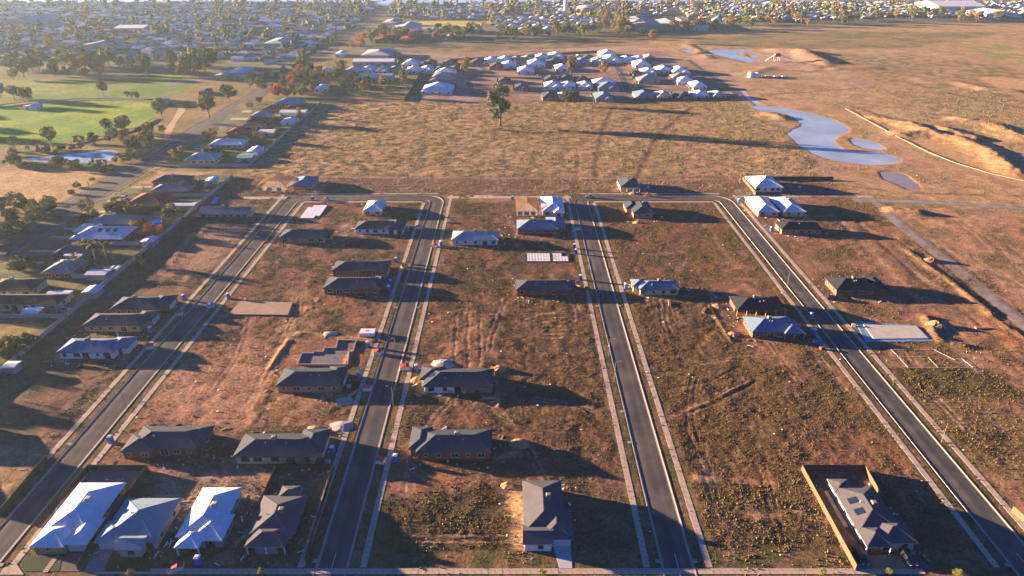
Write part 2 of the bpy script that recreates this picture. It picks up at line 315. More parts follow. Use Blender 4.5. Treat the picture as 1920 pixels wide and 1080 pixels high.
# ground colour zones: polygon (survey pixels), colour A, colour B, patch size, soft edge, weeds per m2, relief
RED = (0.250, 0.148, 0.104); PALE = (0.33, 0.225, 0.165); DRY = (0.27, 0.18, 0.085); OLV = (0.125, 0.105, 0.040)
DKG = (0.060, 0.066, 0.030); SAND = (0.47, 0.285, 0.15); LAWN = (0.05, 0.10, 0.02); OVAL = (0.24, 0.31, 0.015); BRN = (0.15, 0.08, 0.045)
GOLD = (0.43, 0.285, 0.135); GRAV = (0.20, 0.18, 0.165); FARG = (0.17, 0.15, 0.11); STR = (0.20, 0.19, 0.18)
ZONES = [
 # far suburb ground
 (PP((-900, 2), (2800, 2), (2800, 52), (1920, 42), (1440, 48), (1240, 62), (950, 80), (700, 90), (560, 130), (420, 130), (0, 150), (-900, 160)), FARG, (0.11, 0.13, 0.06), 30, 8, 0, .3),
 # right plain
 (PP((1240, 62), (1440, 48), (1920, 42), (2700, 52), (2900, 420), (1960, 480), (1700, 345), (1500, 300), (1380, 190), (1350, 140), (1200, 95)), GOLD, (0.32, 0.21, 0.09), 9, 10, .02, .8),
 (PP((1300, 70), (1560, 60), (1900, 60), (1700, 90), (1480, 92), (1300, 84)), (0.17, 0.15, 0.06), (0.27, 0.19, 0.08), 20, 8, 0, .4),
 (PP((1800, 84), (1925, 84), (1935, 125), (1860, 110)), (0.24, 0.24, 0.05), GOLD, 12, 10, 0, .4),
 (PP((1480, 140), (1600, 130), (1740, 230), (1920, 300), (1920, 130), (1700, 100), (1560, 105)), (0.40, 0.26, 0.12), (0.20, 0.155, 0.065), 6, 8, .05, .9),
 (PP((1830, 145), (1880, 144), (1930, 150), (1935, 180), (1880, 170)), SAND, (0.52, 0.30, 0.13), 8, 3, 0, .4),
 # dirt strip beyond mid estate
 (PP((760, 100), (900, 98), (1200, 85), (1350, 110), (1420, 190), (1500, 262), (1600, 330), (1700, 360), (1580, 350), (1400, 250), (1340, 140), (1250, 100), (1000, 95), (760, 115)), PALE, SAND, 10, 6, 0, .4),
 # park left
 (PP((-400, 152), (250, 150), (470, 128), (570, 128), (430, 240), (330, 300), (150, 400), (-300, 700)), (0.17, 0.15, 0.05), (0.26, 0.18, 0.08), 12, 5, .03, .5),
 (PP((-200, 158), (120, 150), (330, 138), (375, 147), (350, 170), (270, 187), (-200, 186)), (0.10, 0.19, 0.025), (0.19, 0.22, 0.04), 25, 3, 0, .2),
 (PP((-300, 200), (30, 197), (150, 190), (270, 191), (292, 205), (285, 222), (240, 243), (140, 264), (60, 272), (-300, 290)), OVAL, (0.12, 0.24, 0.015), 30, 1.5, 0, .08),
 (PP((-200, 330), (60, 320), (205, 320), (180, 345), (110, 392), (0, 395), (-200, 410)), GOLD, (0.36, 0.24, 0.10), 8, 3, .1, .5),
 # mid field
 (PP((600, 192), (1385, 190), (1500, 255), (1570, 330), (1400, 338), (1150, 340), (900, 338), (560, 332), (440, 330), (470, 305)), (0.40, 0.25, 0.115), (0.18, 0.135, 0.058), 3, 5, .10, 1.2),
 (PP((480, 160), (760, 150), (760, 190), (590, 195), (480, 180)), (0.16, 0.14, 0.05), (0.27, 0.17, 0.07), 10, 4, 0, .5),
 (PP((750, 100), (1240, 95), (1380, 185), (760, 190), (790, 140)), PALE, RED, 10, 3, 0, .3),
 # strip above the top road
 (PP((440, 330), (1600, 332), (1600, 372), (440, 372)), BRN, RED, 7, 3, .1, .8),
 # left house gardens
 (PP((350, 262), (480, 195), (560, 182), (600, 190), (466, 312), (330, 312)), (0.15, 0.14, 0.06), (0.10, 0.13, 0.04), 7, 1, 0, .2),
 (PP((235, 345), (280, 322), (440, 330), (190, 541), (0, 702), (-200, 860), (-350, 700)), (0.10, 0.11, 0.045), (0.19, 0.14, 0.075), 6, 1, .05, .3),
 (PP((255, 345), (300, 322), (420, 322), (350, 332), (240, 352)), GOLD, SAND, 6, 2, 0, .3),
 (PP((-40, 600), (95, 600), (60, 625), (-60, 680)), (0.30, 0.22, 0.06), (0.2, 0.17, 0.06), 5, 1.5, 0, .3),
 # block between rear fence and first street
 (PP((440, 332), (560, 365), (480, 440), (-40, 1120), (-330, 1120), (0, 702), (190, 541)), (0.17, 0.095, 0.058), (0.10, 0.085, 0.045), 6, 2, .55, 1.2),
 (PP((400, 420), (475, 420), (400, 500), (300, 520)), RED, (0.30, 0.17, 0.11), 4, 3, .1, .7),
 (PP((0, 835), (80, 848), (85, 862), (0, 940), (-60, 960), (-60, 840)), (0.34, 0.21, 0.11), (0.24, 0.16, 0.08), 4, 1, .2, .5),
 # blocks
 (PP((545, 378), (815, 380), (720, 640), (590, 1075), (30, 1075), (260, 760)), (0.205, 0.100, 0.060), (0.10, 0.075, 0.038), 7, 2, .5, 1.0),
 (PP((270, 700), (480, 640), (640, 740), (560, 790), (380, 800), (250, 790)), (0.33, 0.17, 0.095), (0.24, 0.125, 0.07), 5, 4, .12, .6),
 (PP((540, 540), (600, 545), (560, 700), (500, 790), (470, 780)), (0.30, 0.155, 0.08), (0.13, 0.085, 0.04), 4, 3, .2, 1.0),
 (PP((835, 378), (1078, 380), (1150, 640), (1220, 1075), (680, 1075), (740, 740)), (0.185, 0.088, 0.052), (0.105, 0.075, 0.038), 7, 2, .6, 1.2),
 (PP((1105, 380), (1350, 380), (1680, 800), (1880, 1075), (1310, 1075), (1190, 640)), (0.19, 0.090, 0.048), (0.125, 0.085, 0.036), 8, 2, .8, 1.3),
 (PP((1375, 372), (1620, 372), (2300, 800), (2300, 1120), (1900, 1075)), (0.29, 0.15, 0.085), (0.17, 0.11, 0.05), 8, 2, .25, .9),
 # weedy patches
 (PP((1680, 690), (1850, 690), (1920, 740), (1920, 748), (1720, 748)), (0.06, 0.055, 0.025), (0.11, 0.09, 0.035), 2, .8, 3.0, 1.2),
 (PP((1770, 808), (1920, 812), (2000, 850), (1830, 850)), (0.07, 0.06, 0.025), (0.16, 0.10, 0.045), 2, 2, 2.2, 1.2),
 (PP((740, 950), (900, 900), (1000, 920), (940, 1060), (840, 1066), (700, 1060)), (0.085, 0.065, 0.030), (0.14, 0.085, 0.04), 3, 4, 2.2, 1.2),
 (PP((1320, 930), (1480, 900), (1560, 960), (1595, 1066), (1340, 1066)), (0.09, 0.07, 0.03), (0.20, 0.12, 0.06), 3, 4, 2.0, 1.2),
 (PP((1180, 560), (1330, 570), (1560, 800), (1500, 870), (1300, 900), (1215, 700)), (0.125, 0.078, 0.036), (0.19, 0.10, 0.05), 3, 6, 1.2, 1.4),
 (PP((950, 560), (1100, 570), (1180, 860), (1080, 880), (960, 780)), (0.125, 0.075, 0.036), (0.18, 0.095, 0.05), 3, 5, 1.0, 1.3),
 (PP((820, 590), (930, 590), (930, 680), (800, 680)), (0.25, 0.125, 0.07), (0.15, 0.085, 0.045), 3, 4, .3, 1.2),
 (PP((700, 900), (820, 880), (960, 890), (980, 930), (900, 900), (760, 940)), (0.30, 0.15, 0.085), (0.23, 0.12, 0.07), 4, 3, .1, .5),
 (PP((1350, 480), (1400, 470), (1440, 560), (1350, 560)), (0.30, 0.155, 0.095), (0.2, 0.11, 0.06), 4, 4, .3, .7),
 (PP((1340, 570), (1480, 630), (1500, 690), (1400, 660)), (0.29, 0.145, 0.08), (0.2, 0.11, 0.06), 4, 4, .3, .7),
 (PP((950, 905), (985, 905), (982, 1050), (955, 1040)), SAND, RED, 4, 1.5, .05, .4),
 (PP((1060, 880), (1190, 890), (1200, 1060), (1080, 1055)), (0.17, 0.095, 0.06), (0.11, 0.08, 0.045), 4, 4, .5, .8),
 (PP((560, 640), (700, 625), (700, 690), (500, 690)), (0.19, 0.085, 0.05), (0.26, 0.12, 0.065), 3, 2, .1, .5),
 (PP((300, 878), (500, 880), (440, 1060), (270, 1000)), (0.27, 0.18, 0.12), (0.17, 0.12, 0.08), 4, 3, .25, .5),
 (PP((530, 875), (615, 877), (580, 980), (540, 900)), (0.24, 0.13, 0.09), (0.12, 0.085, 0.05), 3, 2, .2, .4),
 (PP((1510, 875), (1612, 877), (1650, 960), (1700, 1066), (1603, 1066)), (0.17, 0.105, 0.075), (0.12, 0.08, 0.06), 5, .8, .03, .25),
 # right-hand earthworks
 (PP((1630, 385), (1920, 395), (2000, 620), (1920, 580), (1760, 470)), (0.38, 0.205, 0.105), (0.26, 0.16, 0.08), 8, 3, .05, .9),
 (PP((1560, 430), (1660, 460), (1920, 640), (1920, 700), (1700, 560)), (0.22, 0.12, 0.065), (0.36, 0.19, 0.09), 5, 4, .08, 1.2),
 (PP((1390, 192), (1480, 196), (1600, 220), (1720, 320), (1920, 370), (1920, 345), (1740, 300), (1620, 210), (1480, 188)), SAND, (0.38, 0.21, 0.10), 8, 4, 0, .4),
 (PP((1480, 260), (1700, 300), (1740, 318), (1900, 372), (1600, 372), (1540, 330)), (0.40, 0.24, 0.12), (0.30, 0.19, 0.09), 7, 5, .02, .5),
 (PP((1690, 240), (1800, 250), (1890, 310), (1908, 335), (1840, 320), (1740, 290), (1640, 215)), SAND, (0.50, 0.29, 0.10), 5, 3, 0, .6),
 (PP((1400, 100), (1460, 92), (1560, 118), (1520, 140), (1420, 130)), SAND, PALE, 8, 4, 0, .4),
 # planned lawns and gravel yards
 (PP((36, 1062), (48, 1040), (115, 1036), (112, 1073), (45, 1073)), LAWN, (0.07, 0.10, 0.03), 2, .3, .5, .3),
 (PP((215, 1040), (300, 1030), (285, 1072), (190, 1072)), LAWN, (0.035, 0.07, 0.015), 2, .4, .5, .3),
 (PP((165, 880), (265, 880), (255, 903), (155, 903)), (0.13, 0.125, 0.14), (0.16, 0.15, 0.15), 2, .4, 0, .1),
]
TRACKS = [ # survey polyline, half width m, colour, depth
 (PP((1120, 338), (1118, 300), (1130, 250), (1150, 200)), 2.2, BRN, -.12), (PP((1195, 338), (1215, 290), (1235, 255), (1300, 200)), 2.5, BRN, -.15),
 (PP((840, 310), (870, 270), (890, 235), (870, 215)), 1.5, (0.36, 0.24, 0.13), -.05), (PP((760, 325), (840, 300), (880, 270)), 1.2, BRN, -.05),
 (PP((1080, 340), (1085, 300), (1078, 270)), 1.0, (0.2, .13, .06), -.1),
 (PP((500, 331), (900, 334), (1180, 334)), 1.5, PALE, -.05), (PP((1200, 337), (1400, 336), (1560, 338)), 1.5, PALE, -.05),
 (PP((1585, 140), (1690, 190), (1760, 215), (1840, 262), (1930, 300)), 2.4, PALE, -.08), (PP((1480, 92), (1730, 88), (1680, 72), (1600, 66)), 2.2, BRN, -.1),
 (PP((1250, 78), (1330, 100), (1440, 130), (1500, 150), (1620, 175), (1640, 160), (1590, 140)), 2.0, PALE, -.08),
 (PP((1270, 92), (1380, 125), (1440, 140)), 2.5, (0.45, .3, .19), 0), (PP((1400, 130), (1530, 135), (1545, 125), (1500, 118)), 4, BRN, 0),
 (PP((1400, 180), (1470, 190), (1600, 215), (1700, 290), (1860, 330), (1930, 345)), 4.0, (0.42, 0.25, 0.13), 0),
 (PP((1540, 345), (1600, 350), (1700, 362), (1930, 368)), 1.2, BRN, -.1),
 (PP((1730, 88), (1850, 115), (1930, 140)), 2, (0.36, .2, .1), -.05), (PP((1440, 178), (1530, 172), (1640, 163)), 1.5, BRN, -.1),
 (PP((1280, 770), (1340, 750), (1410, 712)), .5, (0.36, 0.2, 0.10), .12), (PP((1283, 776), (1343, 756), (1412, 717)), .5, BRN, -.15),
 (PP((1210, 800), (1290, 765)), .8, (0.3, .17, .09), -.1),
 (PP((985, 600), (1015, 590), (1060, 585)), .4, (0.33, .18, .1), .1), (PP((1240, 729), (1330, 718), (1380, 690)), .4, BRN, -.1),
 (PP((855, 590), (855, 690)), .5, (0.36, .2, .11), -.1), (PP((878, 590), (878, 690)), .5, (0.36, .2, .11), -.1), (PP((902, 590), (900, 690)), .5, (0.36, .2, .11), -.1),
 (PP((1170, 910), (1300, 895), (1440, 905)), 1.2, (0.3, .16, .09), -.05), (PP((1400, 970), (1480, 960), (1550, 975)), 1.2, (0.32, .18, .1), -.03),
 (PP((1560, 400), (1680, 520), (1790, 620), (1920, 720)), 1.0, (0.37, .2, .11), -.1), (PP((1590, 400), (1700, 500), (1850, 620), (1930, 690)), 1.0, BRN, -.12),
 (PP((1615, 420), (1650, 440)), .8, (0.5, .2, .06), .1), (PP((1630, 415), (1680, 445)), .6, (0.55, .27, .09), .1),
 (PP((1845, 600), (1920, 655)), .8, (0.55, .13, .04), .1), (PP((1830, 575), (1930, 640)), 1.0, (0.55, .25, .07), .5),
 (PP((530, 790), (600, 740), (640, 700)), .8, (0.3, .15, .08), 0), (PP((470, 790), (530, 650), (590, 560)), 1.6, (0.33, .175, .09), .1),
 (PP((350, 640), (470, 560)), 1.2, (0.27, .15, .09), -.05), (PP((370, 660), (500, 640), (600, 600)), 2.0, (0.25, .13, .08), 0),
 (PP((300, 510), (350, 450), (380, 430)), 2.0, (0.31, .18, .12), 0), (PP((335, 540), (390, 470), (440, 430)), 1.6, (0.27, .16, .11), 0),
]
TRACKS += [(PP((1600, 200), (1700, 232), (1800, 258), (1930, 320)), 2.5, BRN, -.1), (PP((1700, 345), (1800, 352), (1930, 382)), 3.5, SAND, -.1), (PP((1550, 325), (1640, 348), (1740, 372)), 4, SAND, -.05),
 (PP((1820, 235), (1930, 285)), 4, SAND, .1), (PP((1480, 78), (1700, 70), (1930, 78)), 3, SAND, 0), (PP((1230, 78), (1340, 112), (1460, 150), (1560, 160)), 5, SAND, 0), (PP((1780, 175), (1930, 205)), 3, BRN, -.1)]
_r = random.Random(45)
for _ in range(16):
    x_ = _r.uniform(1640, 1880); y_ = _r.uniform(395, 520); l_ = _r.uniform(60, 160); TRACKS.append((PP((x_, y_), (x_ + l_ * .55, y_ + l_ * .42), (x_ + l_, y_ + l_ * .85)), .6, _r.choice((BRN, PALE, SAND)), -.08))
_r = random.Random(44)
for bx0, bx1 in ((-107, -46), (-31, 29), (43, 104), (119, 175)):
    for _ in range(17):
        if _r.random() < .68: x = _r.uniform(bx0, bx1); y = _r.uniform(108, 300); L = _r.uniform(18, 80); dx, dy = _r.uniform(-.12, .12), 1.0
        else: x = _r.uniform(bx0, bx1 - 15); y = _r.uniform(110, 325); L = _r.uniform(12, 30); dx, dy = 1.0, _r.uniform(-.35, .35)
        bend = _r.uniform(-.12, .12); P_ = []; col_ = _r.choice((PALE, BRN, RED, (0.30, 0.18, 0.12)))
        for k in range(6): t_ = k / 5 * L; P_.append((x + dx * t_ + bend * dy * t_ * t_ / 12, y + dy * t_ + bend * dx * t_ * t_ / 12))
        P_ = [p for p in P_ if bx0 < p[0] < bx1 and 104 < p[1] < 333]
        if len(P_) > 2:
            for o_ in (0, 1.8): TRACKS.append(([(p[0] + o_ * dy, p[1] + o_ * dx) for p in P_], .42, col_, -.07))
for k in range(7):   # dozer rows
    yy = 590 + k * 7.5
    TRACKS.append((PP((1018, yy), (1062, yy - 1)), .35, (0.36, 0.2, 0.11), .14))
RIDGES = [ # survey polyline, half width m, height m
 (PP((1690, 252), (1740, 250), (1800, 262), (1860, 288), (1900, 322)), 9, 1.8), (PP((1640, 222), (1700, 232), (1740, 250)), 7, 1.3),
 (PP((1690, 235), (1760, 240), (1830, 262)), 5, 1.6), (PP((1460, 96), (1500, 98), (1545, 118)), 14, 3.2), (PP((1500, 100), (1540, 102)), 10, 2),
 (PP((1440, 216), (1465, 222)), 7, 1.6), (PP((1730, 150), (1790, 155), (1850, 168), (1900, 172)), 9, 1.5),
 (PP((1800, 225), (1860, 235), (1920, 262)), 9, 1.8), (PP((1440, 300), (1500, 300)), 8, .5), (PP((1670, 395), (1720, 400)), 4, 1.8),
 (PP((1700, 470), (1770, 520), (1860, 590)), 1.2, .6), (PP((1400, 140), (1440, 128)), 8, 1), (PP((1560, 130), (1640, 128)), 6, 1.4), (PP((1290, 85), (1330, 110)), 6, 1.2),
 (PP((560, 625), (700, 640)), 1.2, .4), (PP((505, 690), (540, 640)), 1.0, .25), (PP((645, 690), (660, 660)), 1.0, .3), (PP((925, 690), (935, 760)), .9, .5),
 (PP((1330, 575), (1370, 640)), .8, .25), (PP((670, 690), (760, 760)), .1, .01), (PP((1735, 595), (1760, 640), (1810, 650)), 1.3, .8), (PP((935, 860), (975, 850)), 1.4, .6),
]
HOUSE_RECTS = []   # filled below, world rectangles kept flat

def rect_px(xl, xr, yn, yb, z=2.5, lp=None, rp=None):
    X0 = G(*(lp or (xl, yn)), z)[0]; X1 = G(*(rp or (xr, yn)), z)[0]
    Y0 = G(960, yn, z)[1]; Y1 = G(960, yb, z)[1]
    return [X0, X1, Y0, Y1]

# water outlines
PONDS = {
 'retention': PP((1403, 200), (1420, 198), (1455, 199), (1480, 203), (1520, 212), (1560, 222), (1583, 232), (1597, 243), (1590, 250), (1575, 256), (1566, 262), (1572, 272), (1585, 280), (1610, 284), (1640, 284), (1670, 290), (1690, 297), (1692, 303), (1680, 307), (1660, 309), (1630, 310), (1600, 307), (1570, 303), (1540, 296), (1520, 287), (1500, 275), (1485, 262), (1476, 252), (1482, 243), (1500, 236), (1501, 232), (1488, 224), (1472, 214), (1455, 210), (1420, 207)),
 'inlet': PP((1592, 262), (1600, 259), (1625, 262), (1645, 268), (1662, 280), (1650, 281), (1620, 278), (1602, 272)),
 'far': PP((1327, 95), (1345, 93), (1400, 94), (1412, 97), (1385, 99), (1385, 104), (1400, 108), (1418, 115), (1405, 118), (1385, 113), (1350, 105), (1335, 99)),
 'fara': PP((1275, 93), (1300, 92), (1312, 96), (1290, 98)), 'farb': PP((1402, 102), (1415, 101), (1427, 107), (1412, 109)),
 'farc': PP((1305, 101), (1330, 100), (1335, 103), (1312, 104)),
 'park': PP((50, 296), (75, 294), (95, 291), (125, 289), (155, 286), (185, 281), (208, 280), (222, 284), (207, 302), (175, 305), (122, 304), (62, 302)),
 'basin': PP((1647, 322), (1670, 320), (1700, 328), (1722, 345), (1728, 355), (1705, 356), (1680, 345), (1655, 335)),
 'creek': PP((1385, 170), (1392, 169), (1402, 180), (1424, 193), (1434, 197), (1418, 198), (1400, 184)),
}
CORR = []  # flattened strips (polyline, half width, z)
# ------------------------------------------------------------------ house survey (filled before the ground so pads stay level)
# (name, label, roof, wall, [(xl, xr, yn, yb, left point, right point, kind)], options)
def r4(xl, xr, yn, yb, lp=None, rp=None, kind='hip'): return (xl, xr, yn, yb, lp, rp, kind)
NEAR = [
 ('house', 'charcoal roofed brown brick house, farthest of three in a row beside the left street', 'charcoal', 'redbrick', [r4(205, 291, 581, 557), r4(280, 317, 573, 554)], dict(g='E', cool=1)),
 ('house', 'charcoal roofed house with tan brick wall, middle of three beside the left-hand street', 'charcoal', 'tan', [r4(153, 262, 612, 588), r4(250, 285, 601, 583)], dict(g='E')),
 ('house', 'blue grey roofed white walled house, nearest of three beside the left-hand street', 'blue', 'white', [r4(105, 212, 662, 635), r4(200, 240, 653, 632)], dict(g='E', cool=1)),
 ('house', 'charcoal roofed low tan brick house below the large white slab', 'charcoal', 'tan', [r4(522, 609, 447, 431), r4(588, 623, 441, 431)], dict(cool=1, win='w')),
 ('house', 'small square white roofed house with cream walls beside the top street', 'white', 'cream', [r4(680, 716, 396, 377)], dict(cool=1, solar=1)),
 ('house', 'charcoal roofed house with white walls directly below the small white roofed house', 'charcoal', 'white', [r4(664, 745, 430, 415), r4(722, 757, 431, 413)], dict(g='E')),
 ('house', 'charcoal roofed dark brick house, upper of two close together left of the second street', 'charcoal', 'redbrick', [r4(621, 727, 509, 490)], dict(g='E', cool=1)),
 ('house', 'charcoal roofed dark brick house, lower of two close together left of the second street', 'charcoal', 'redbrick', [r4(605, 712, 542, 520), r4(698, 726, 534, 518)], dict(g='E')),
 ('house', 'dark roofed orange brick house with white windows below the bare brick footings', 'charcoal', 'tan', [r4(516, 640, 725, 691), r4(608, 645, 714, 687)], dict(g='E', win='w')),
 ('house', 'dark roofed brick house with tan lit gables above the three white and teal roofed houses', 'charcoal', 'redbrick', [r4(238, 370, 843, 800), r4(224, 285, 849, 815), r4(340, 378, 840, 799)], dict(g='W')),
 ('house', 'dark roofed house with pale brick front wall behind the black fenced yard', 'charcoal', 'cream', [r4(436, 590, 858, 814), r4(552, 606, 848, 805)], dict(g='E', cool=1)),
 ('house', 'white metal roofed corner house with timber front at bottom left beside the first street', 'white', 'tan', [r4(54, 150, 1004, 906, (54, 1027), (185, 979)), r4(54, 119, 1027, 980), r4(116, 164, 1022, 972, None, (192, 981))], dict(g='S', cool=1, garage_at=0.83, col2=1)),
 ('house', 'teal grey metal roofed house with small front gable, between two white roofed houses', 'steel', 'cream', [r4(208, 291, 1018, 935, (208, 979), (291, 1019)), r4(175, 232, 1019, 978), r4(214, 264, 1033, 1000, None, None, 'gable')], dict(g='S', garage_at=0.0)),
 ('house', 'white metal roofed unfinished house with blue toilet and red box in front', 'white', 'grey', [r4(319, 420, 1008, 915, (319, 1025), (432, 962)), r4(352, 416, 1015, 965, None, (436, 975)), r4(326, 372, 1029, 990)], dict(cool=1, carport=1)),
 ('house', 'dark grey roofed house with open front carport inside black fenced yard', 'bronze', 'dark', [r4(456, 530, 1010, 930, (456, 1017), (577, 930)), r4(524, 570, 935, 912, (530, 912), (567, 913)), r4(458, 534, 1027, 985)], dict(g='S', cool=0, carport=1)),
 ('house', 'pale grey roofed house with white wall left of centre, beside the second street', 'lightgrey', 'white', [r4(846, 935, 451, 434)], dict(cool=1, g='W')),
 ('house', 'large dark roofed house with white and tan walls at centre right of the second street', 'charcoal', 'white', [r4(793, 925, 726, 692), r4(786, 832, 713, 688)], dict(g='W', wall2='tan', solar=1)),
 ('house', 'dark roofed red brick house with tan lit gables beside the second street, below centre', 'charcoal', 'redbrick', [r4(779, 921, 850, 806), r4(765, 806, 843, 801)], dict(g='W', cool=1)),
 ('house', 'dark roofed house with white garage door and pale concrete driveway at bottom centre', 'bronze', 'white', [r4(982, 1040, 1000, 902, (981, 980), (1056, 950)), r4(1015, 1074, 1013, 956, None, (1075, 1012)), r4(980, 1039, 1022, 985, None, None, 'gable')], dict(g='S', cool=1, garage_at=0.98)),
 ('house', 'white metal roofed house beside the timber roof frame at the top of the third street', 'white', 'cream', [r4(1016, 1059, 397, 370), r4(1038, 1059, 400, 384)], dict()),
 ('house', 'blue grey roofed brown brick house below the timber roof frame', 'blue', 'redbrick', [r4(969, 1048, 431, 413), r4(1025, 1061, 427, 408)], dict(cool=1, g='E')),
 ('house', 'charcoal roofed red brick house below the gridded foundation pods', 'charcoal', 'redbrick', [r4(967, 1071, 545, 525), r4(1055, 1080, 538, 525)], dict(g='E')),
 ('house', 'blue roofed unfinished house beside the timber roof frame above the top street', 'blue', 'timber', [r4(544, 584, 350, 332)], dict(carport=1)),
 ('house', 'dark roofed pale walled house standing alone above the top street', 'charcoal', 'white', [r4(1163, 1201, 352, 335)], dict(carport=1, cool=1)),
 ('house', 'dark roofed tan house just below the top street, right of the third street', 'charcoal', 'tan', [r4(1187, 1227, 401, 379), r4(1173, 1200, 392, 378)], dict(cool=1)),
 ('house', 'bright blue roofed cream brick house with blue skylight panel right of the third street', 'blue', 'cream', [r4(1199, 1275, 544, 526), r4(1186, 1215, 538, 524)], dict(cool=1, solar=1)),
 ('house', 'black roofed house with open carport, upper of two close together left of the fourth street', 'black', 'redbrick', [r4(1382, 1476, 582, 556)], dict(carport=1, cool=1)),
 ('house', 'steel blue roofed brick house, lower of two close together left of the fourth street', 'blue', 'redbrick', [r4(1410, 1500, 624, 594), r4(1472, 1511, 627, 600)], dict(carport=1, cool=1)),
 ('house', 'long brown and blue roofed house inside tan steel fence at bottom right', 'bronze', 'cream', [r4(1625, 1700, 1000, 912, (1625, 1027), (1681, 980)), r4(1550, 1592, 925, 899, (1550, 899), (1590, 899)), r4(1655, 1722, 1020, 974, None, (1722, 1019)), r4(1625, 1677, 1027, 986)], dict(g=None, cool=1, solar=2, carport=1)),
 ('house', 'black roofed tan house below the pair of white roofed houses at upper right', 'black', 'tan', [r4(1465, 1545, 431, 417)], dict()),
 ('house', 'black roofed dark brick house standing alone right of the fourth street', 'black', 'redbrick', [r4(1568, 1650, 545, 521), r4(1630, 1667, 543, 520)], dict(cool=1)),
 ('house', 'white metal roofed house alone above the top street in front of the black fence', 'white', 'white', [r4(1416, 1469, 352, 332)], dict(cool=1)),
 ('house', 'white metal roofed house, left of a pair at the top of the fourth street', 'white', 'cream', [r4(1421, 1462, 398, 370)], dict()),
 ('house', 'white metal roofed house, right of a pair at the top of the fourth street', 'white', 'cream', [r4(1469, 1512, 398, 371)], dict(cool=1)),
]
OLD = [ # settled houses on the left
 ('house', 'long low dark roofed house with cream wall behind black fence, left of the first street', 'grey', 'cream', [r4(370, 467, 402, 389, None, None, 'gable')], dict(win='w')),
 ('house', 'dark blue roofed house, farthest back in the old left-hand row', 'charcoal', 'tan', [r4(283, 350, 342, 330)], dict()),
 ('house', 'grey green roofed house with white car port next to the pale boundary fence', 'grey', 'brown', [r4(281, 352, 359, 347)], dict()),
 ('house', 'brick red tiled house with cream walls in the old left-hand row', 'red', 'redbrick', [r4(236, 300, 383, 364)], dict()),
 ('house', 'dark grey roofed house directly behind the large pale roofed house on the left', 'grey', 'brown', [r4(164, 250, 420, 404)], dict()),
 ('house', 'large pale grey roofed house with three skylights beside the wide main road', 'offwhite', 'redbrick', [r4(129, 228, 449, 425), r4(136, 170, 434, 420)], dict(sky=3, chim=1, cool=2)),
 ('house', 'dark roofed house behind the row of palms on the left', 'charcoal', 'brown', [r4(96, 160, 478, 460)], dict()),
 ('house', 'green grey roofed house left of the palms', 'grey', 'brown', [r4(76, 132, 513, 487)], dict()),
 ('house', 'purple brown tiled house at the left edge, above the white flat carport', 'brown', 'cream', [r4(-30, 58, 547, 523)], dict()),
 ('house', 'brown tiled house with cream and brick wall at the left edge of the photo', 'brown', 'cream', [r4(-40, 108, 572, 552)], dict()),
 ('house', 'pale green roofed house with red object by its wall beside the pale rear fence', 'teal', 'cream', [r4(345, 404, 301, 289)], dict()),
 ('house', 'dark brown roofed house behind the pale green roofed house', 'brown', 'brown', [r4(369, 410, 287, 281)], dict()),
 ('house', 'lilac grey roofed house with blue green wall in the upper left row', 'offwhite', 'teal', [r4(391, 455, 272, 263)], dict()),
 ('house', 'grey brown roofed house behind the lilac grey roof in the upper left row', 'brown', 'brown', [r4(412, 467, 261, 253)], dict()),
 ('house', 'deep red tiled house in the upper left row', 'red', 'redbrick', [r4(423, 462, 250, 241)], dict()),
 ('house', 'pale orange tiled house in the upper left row', 'orange', 'cream', [r4(449, 492, 238, 232)], dict()),
 ('house', 'dark red tiled house behind the orange tiled house', 'darkred', 'redbrick', [r4(461, 503, 228, 222)], dict()),
 ('house', 'blue grey roofed house in the upper left row', 'steel', 'cream', [r4(468, 507, 219, 212)], dict()),
 ('house', 'dull brown roofed house near the far end of the upper left row', 'brown', 'brown', [r4(491, 527, 206, 200)], dict()),
 ('house', 'teal blue roofed house at the far end of the upper left row', 'teal', 'grey', [r4(515, 563, 195, 187)], dict()),
 ('house', 'dark red roofed long house at the far corner of the upper left row', 'darkred', 'redbrick', [r4(534, 578, 203, 199)], dict()),
]
SHEDS = [
 ('white steel shed behind the farthest dark blue roofed house', 'white', 'cream', (380, 404, 341, 333)), ('long grey steel shed by the red tiled house', 'offwhite', 'grey', (320, 364, 386, 380)),
 ('small white roofed shed beside the large pale roof', 'white', 'grey', (262, 287, 454, 444)), ('flat grey shed with pale walls below the palms', 'offwhite', 'grey', (157, 196, 516, 505)),
 ('rounded pale grey shed on the lawn beside the rear fence', 'offwhite', 'grey', (152, 180, 549, 536)), ('white flat roofed carport next to the pale front fence', 'white', 'grey', (38, 70, 587, 576)),
 ('white flat patio roof behind the brown tiled house', 'offwhite', 'grey', (84, 128, 553, 546)), ('small white shed behind the dark roofed house by the palms', 'white', 'grey', (118, 152, 480, 473)),
 ('long white steel shed at the far end of the upper left row', 'white', 'white', (523, 572, 211, 206)), ('green roofed shed in front of the long white shed', 'green', 'tan', (526, 556, 217, 211)),
 ('plain white boxy shed beside the pale rear fence', 'white', 'white', (525, 552, 229, 222)), ('grey steel shed beside the pale orange tiled house', 'offwhite', 'grey', (481, 512, 250, 243)),
 ('large white steel shed with rounded roof near the lilac roofed house', 'white', 'white', (461, 483, 285, 275)), ('teal roofed shed with parked cars below the white shed', 'teal', 'grey', (443, 472, 296, 288)),
 ('small shed roof at the left edge beyond the pale fence', 'offwhite', 'grey', (1, 26, 690, 677)),
]
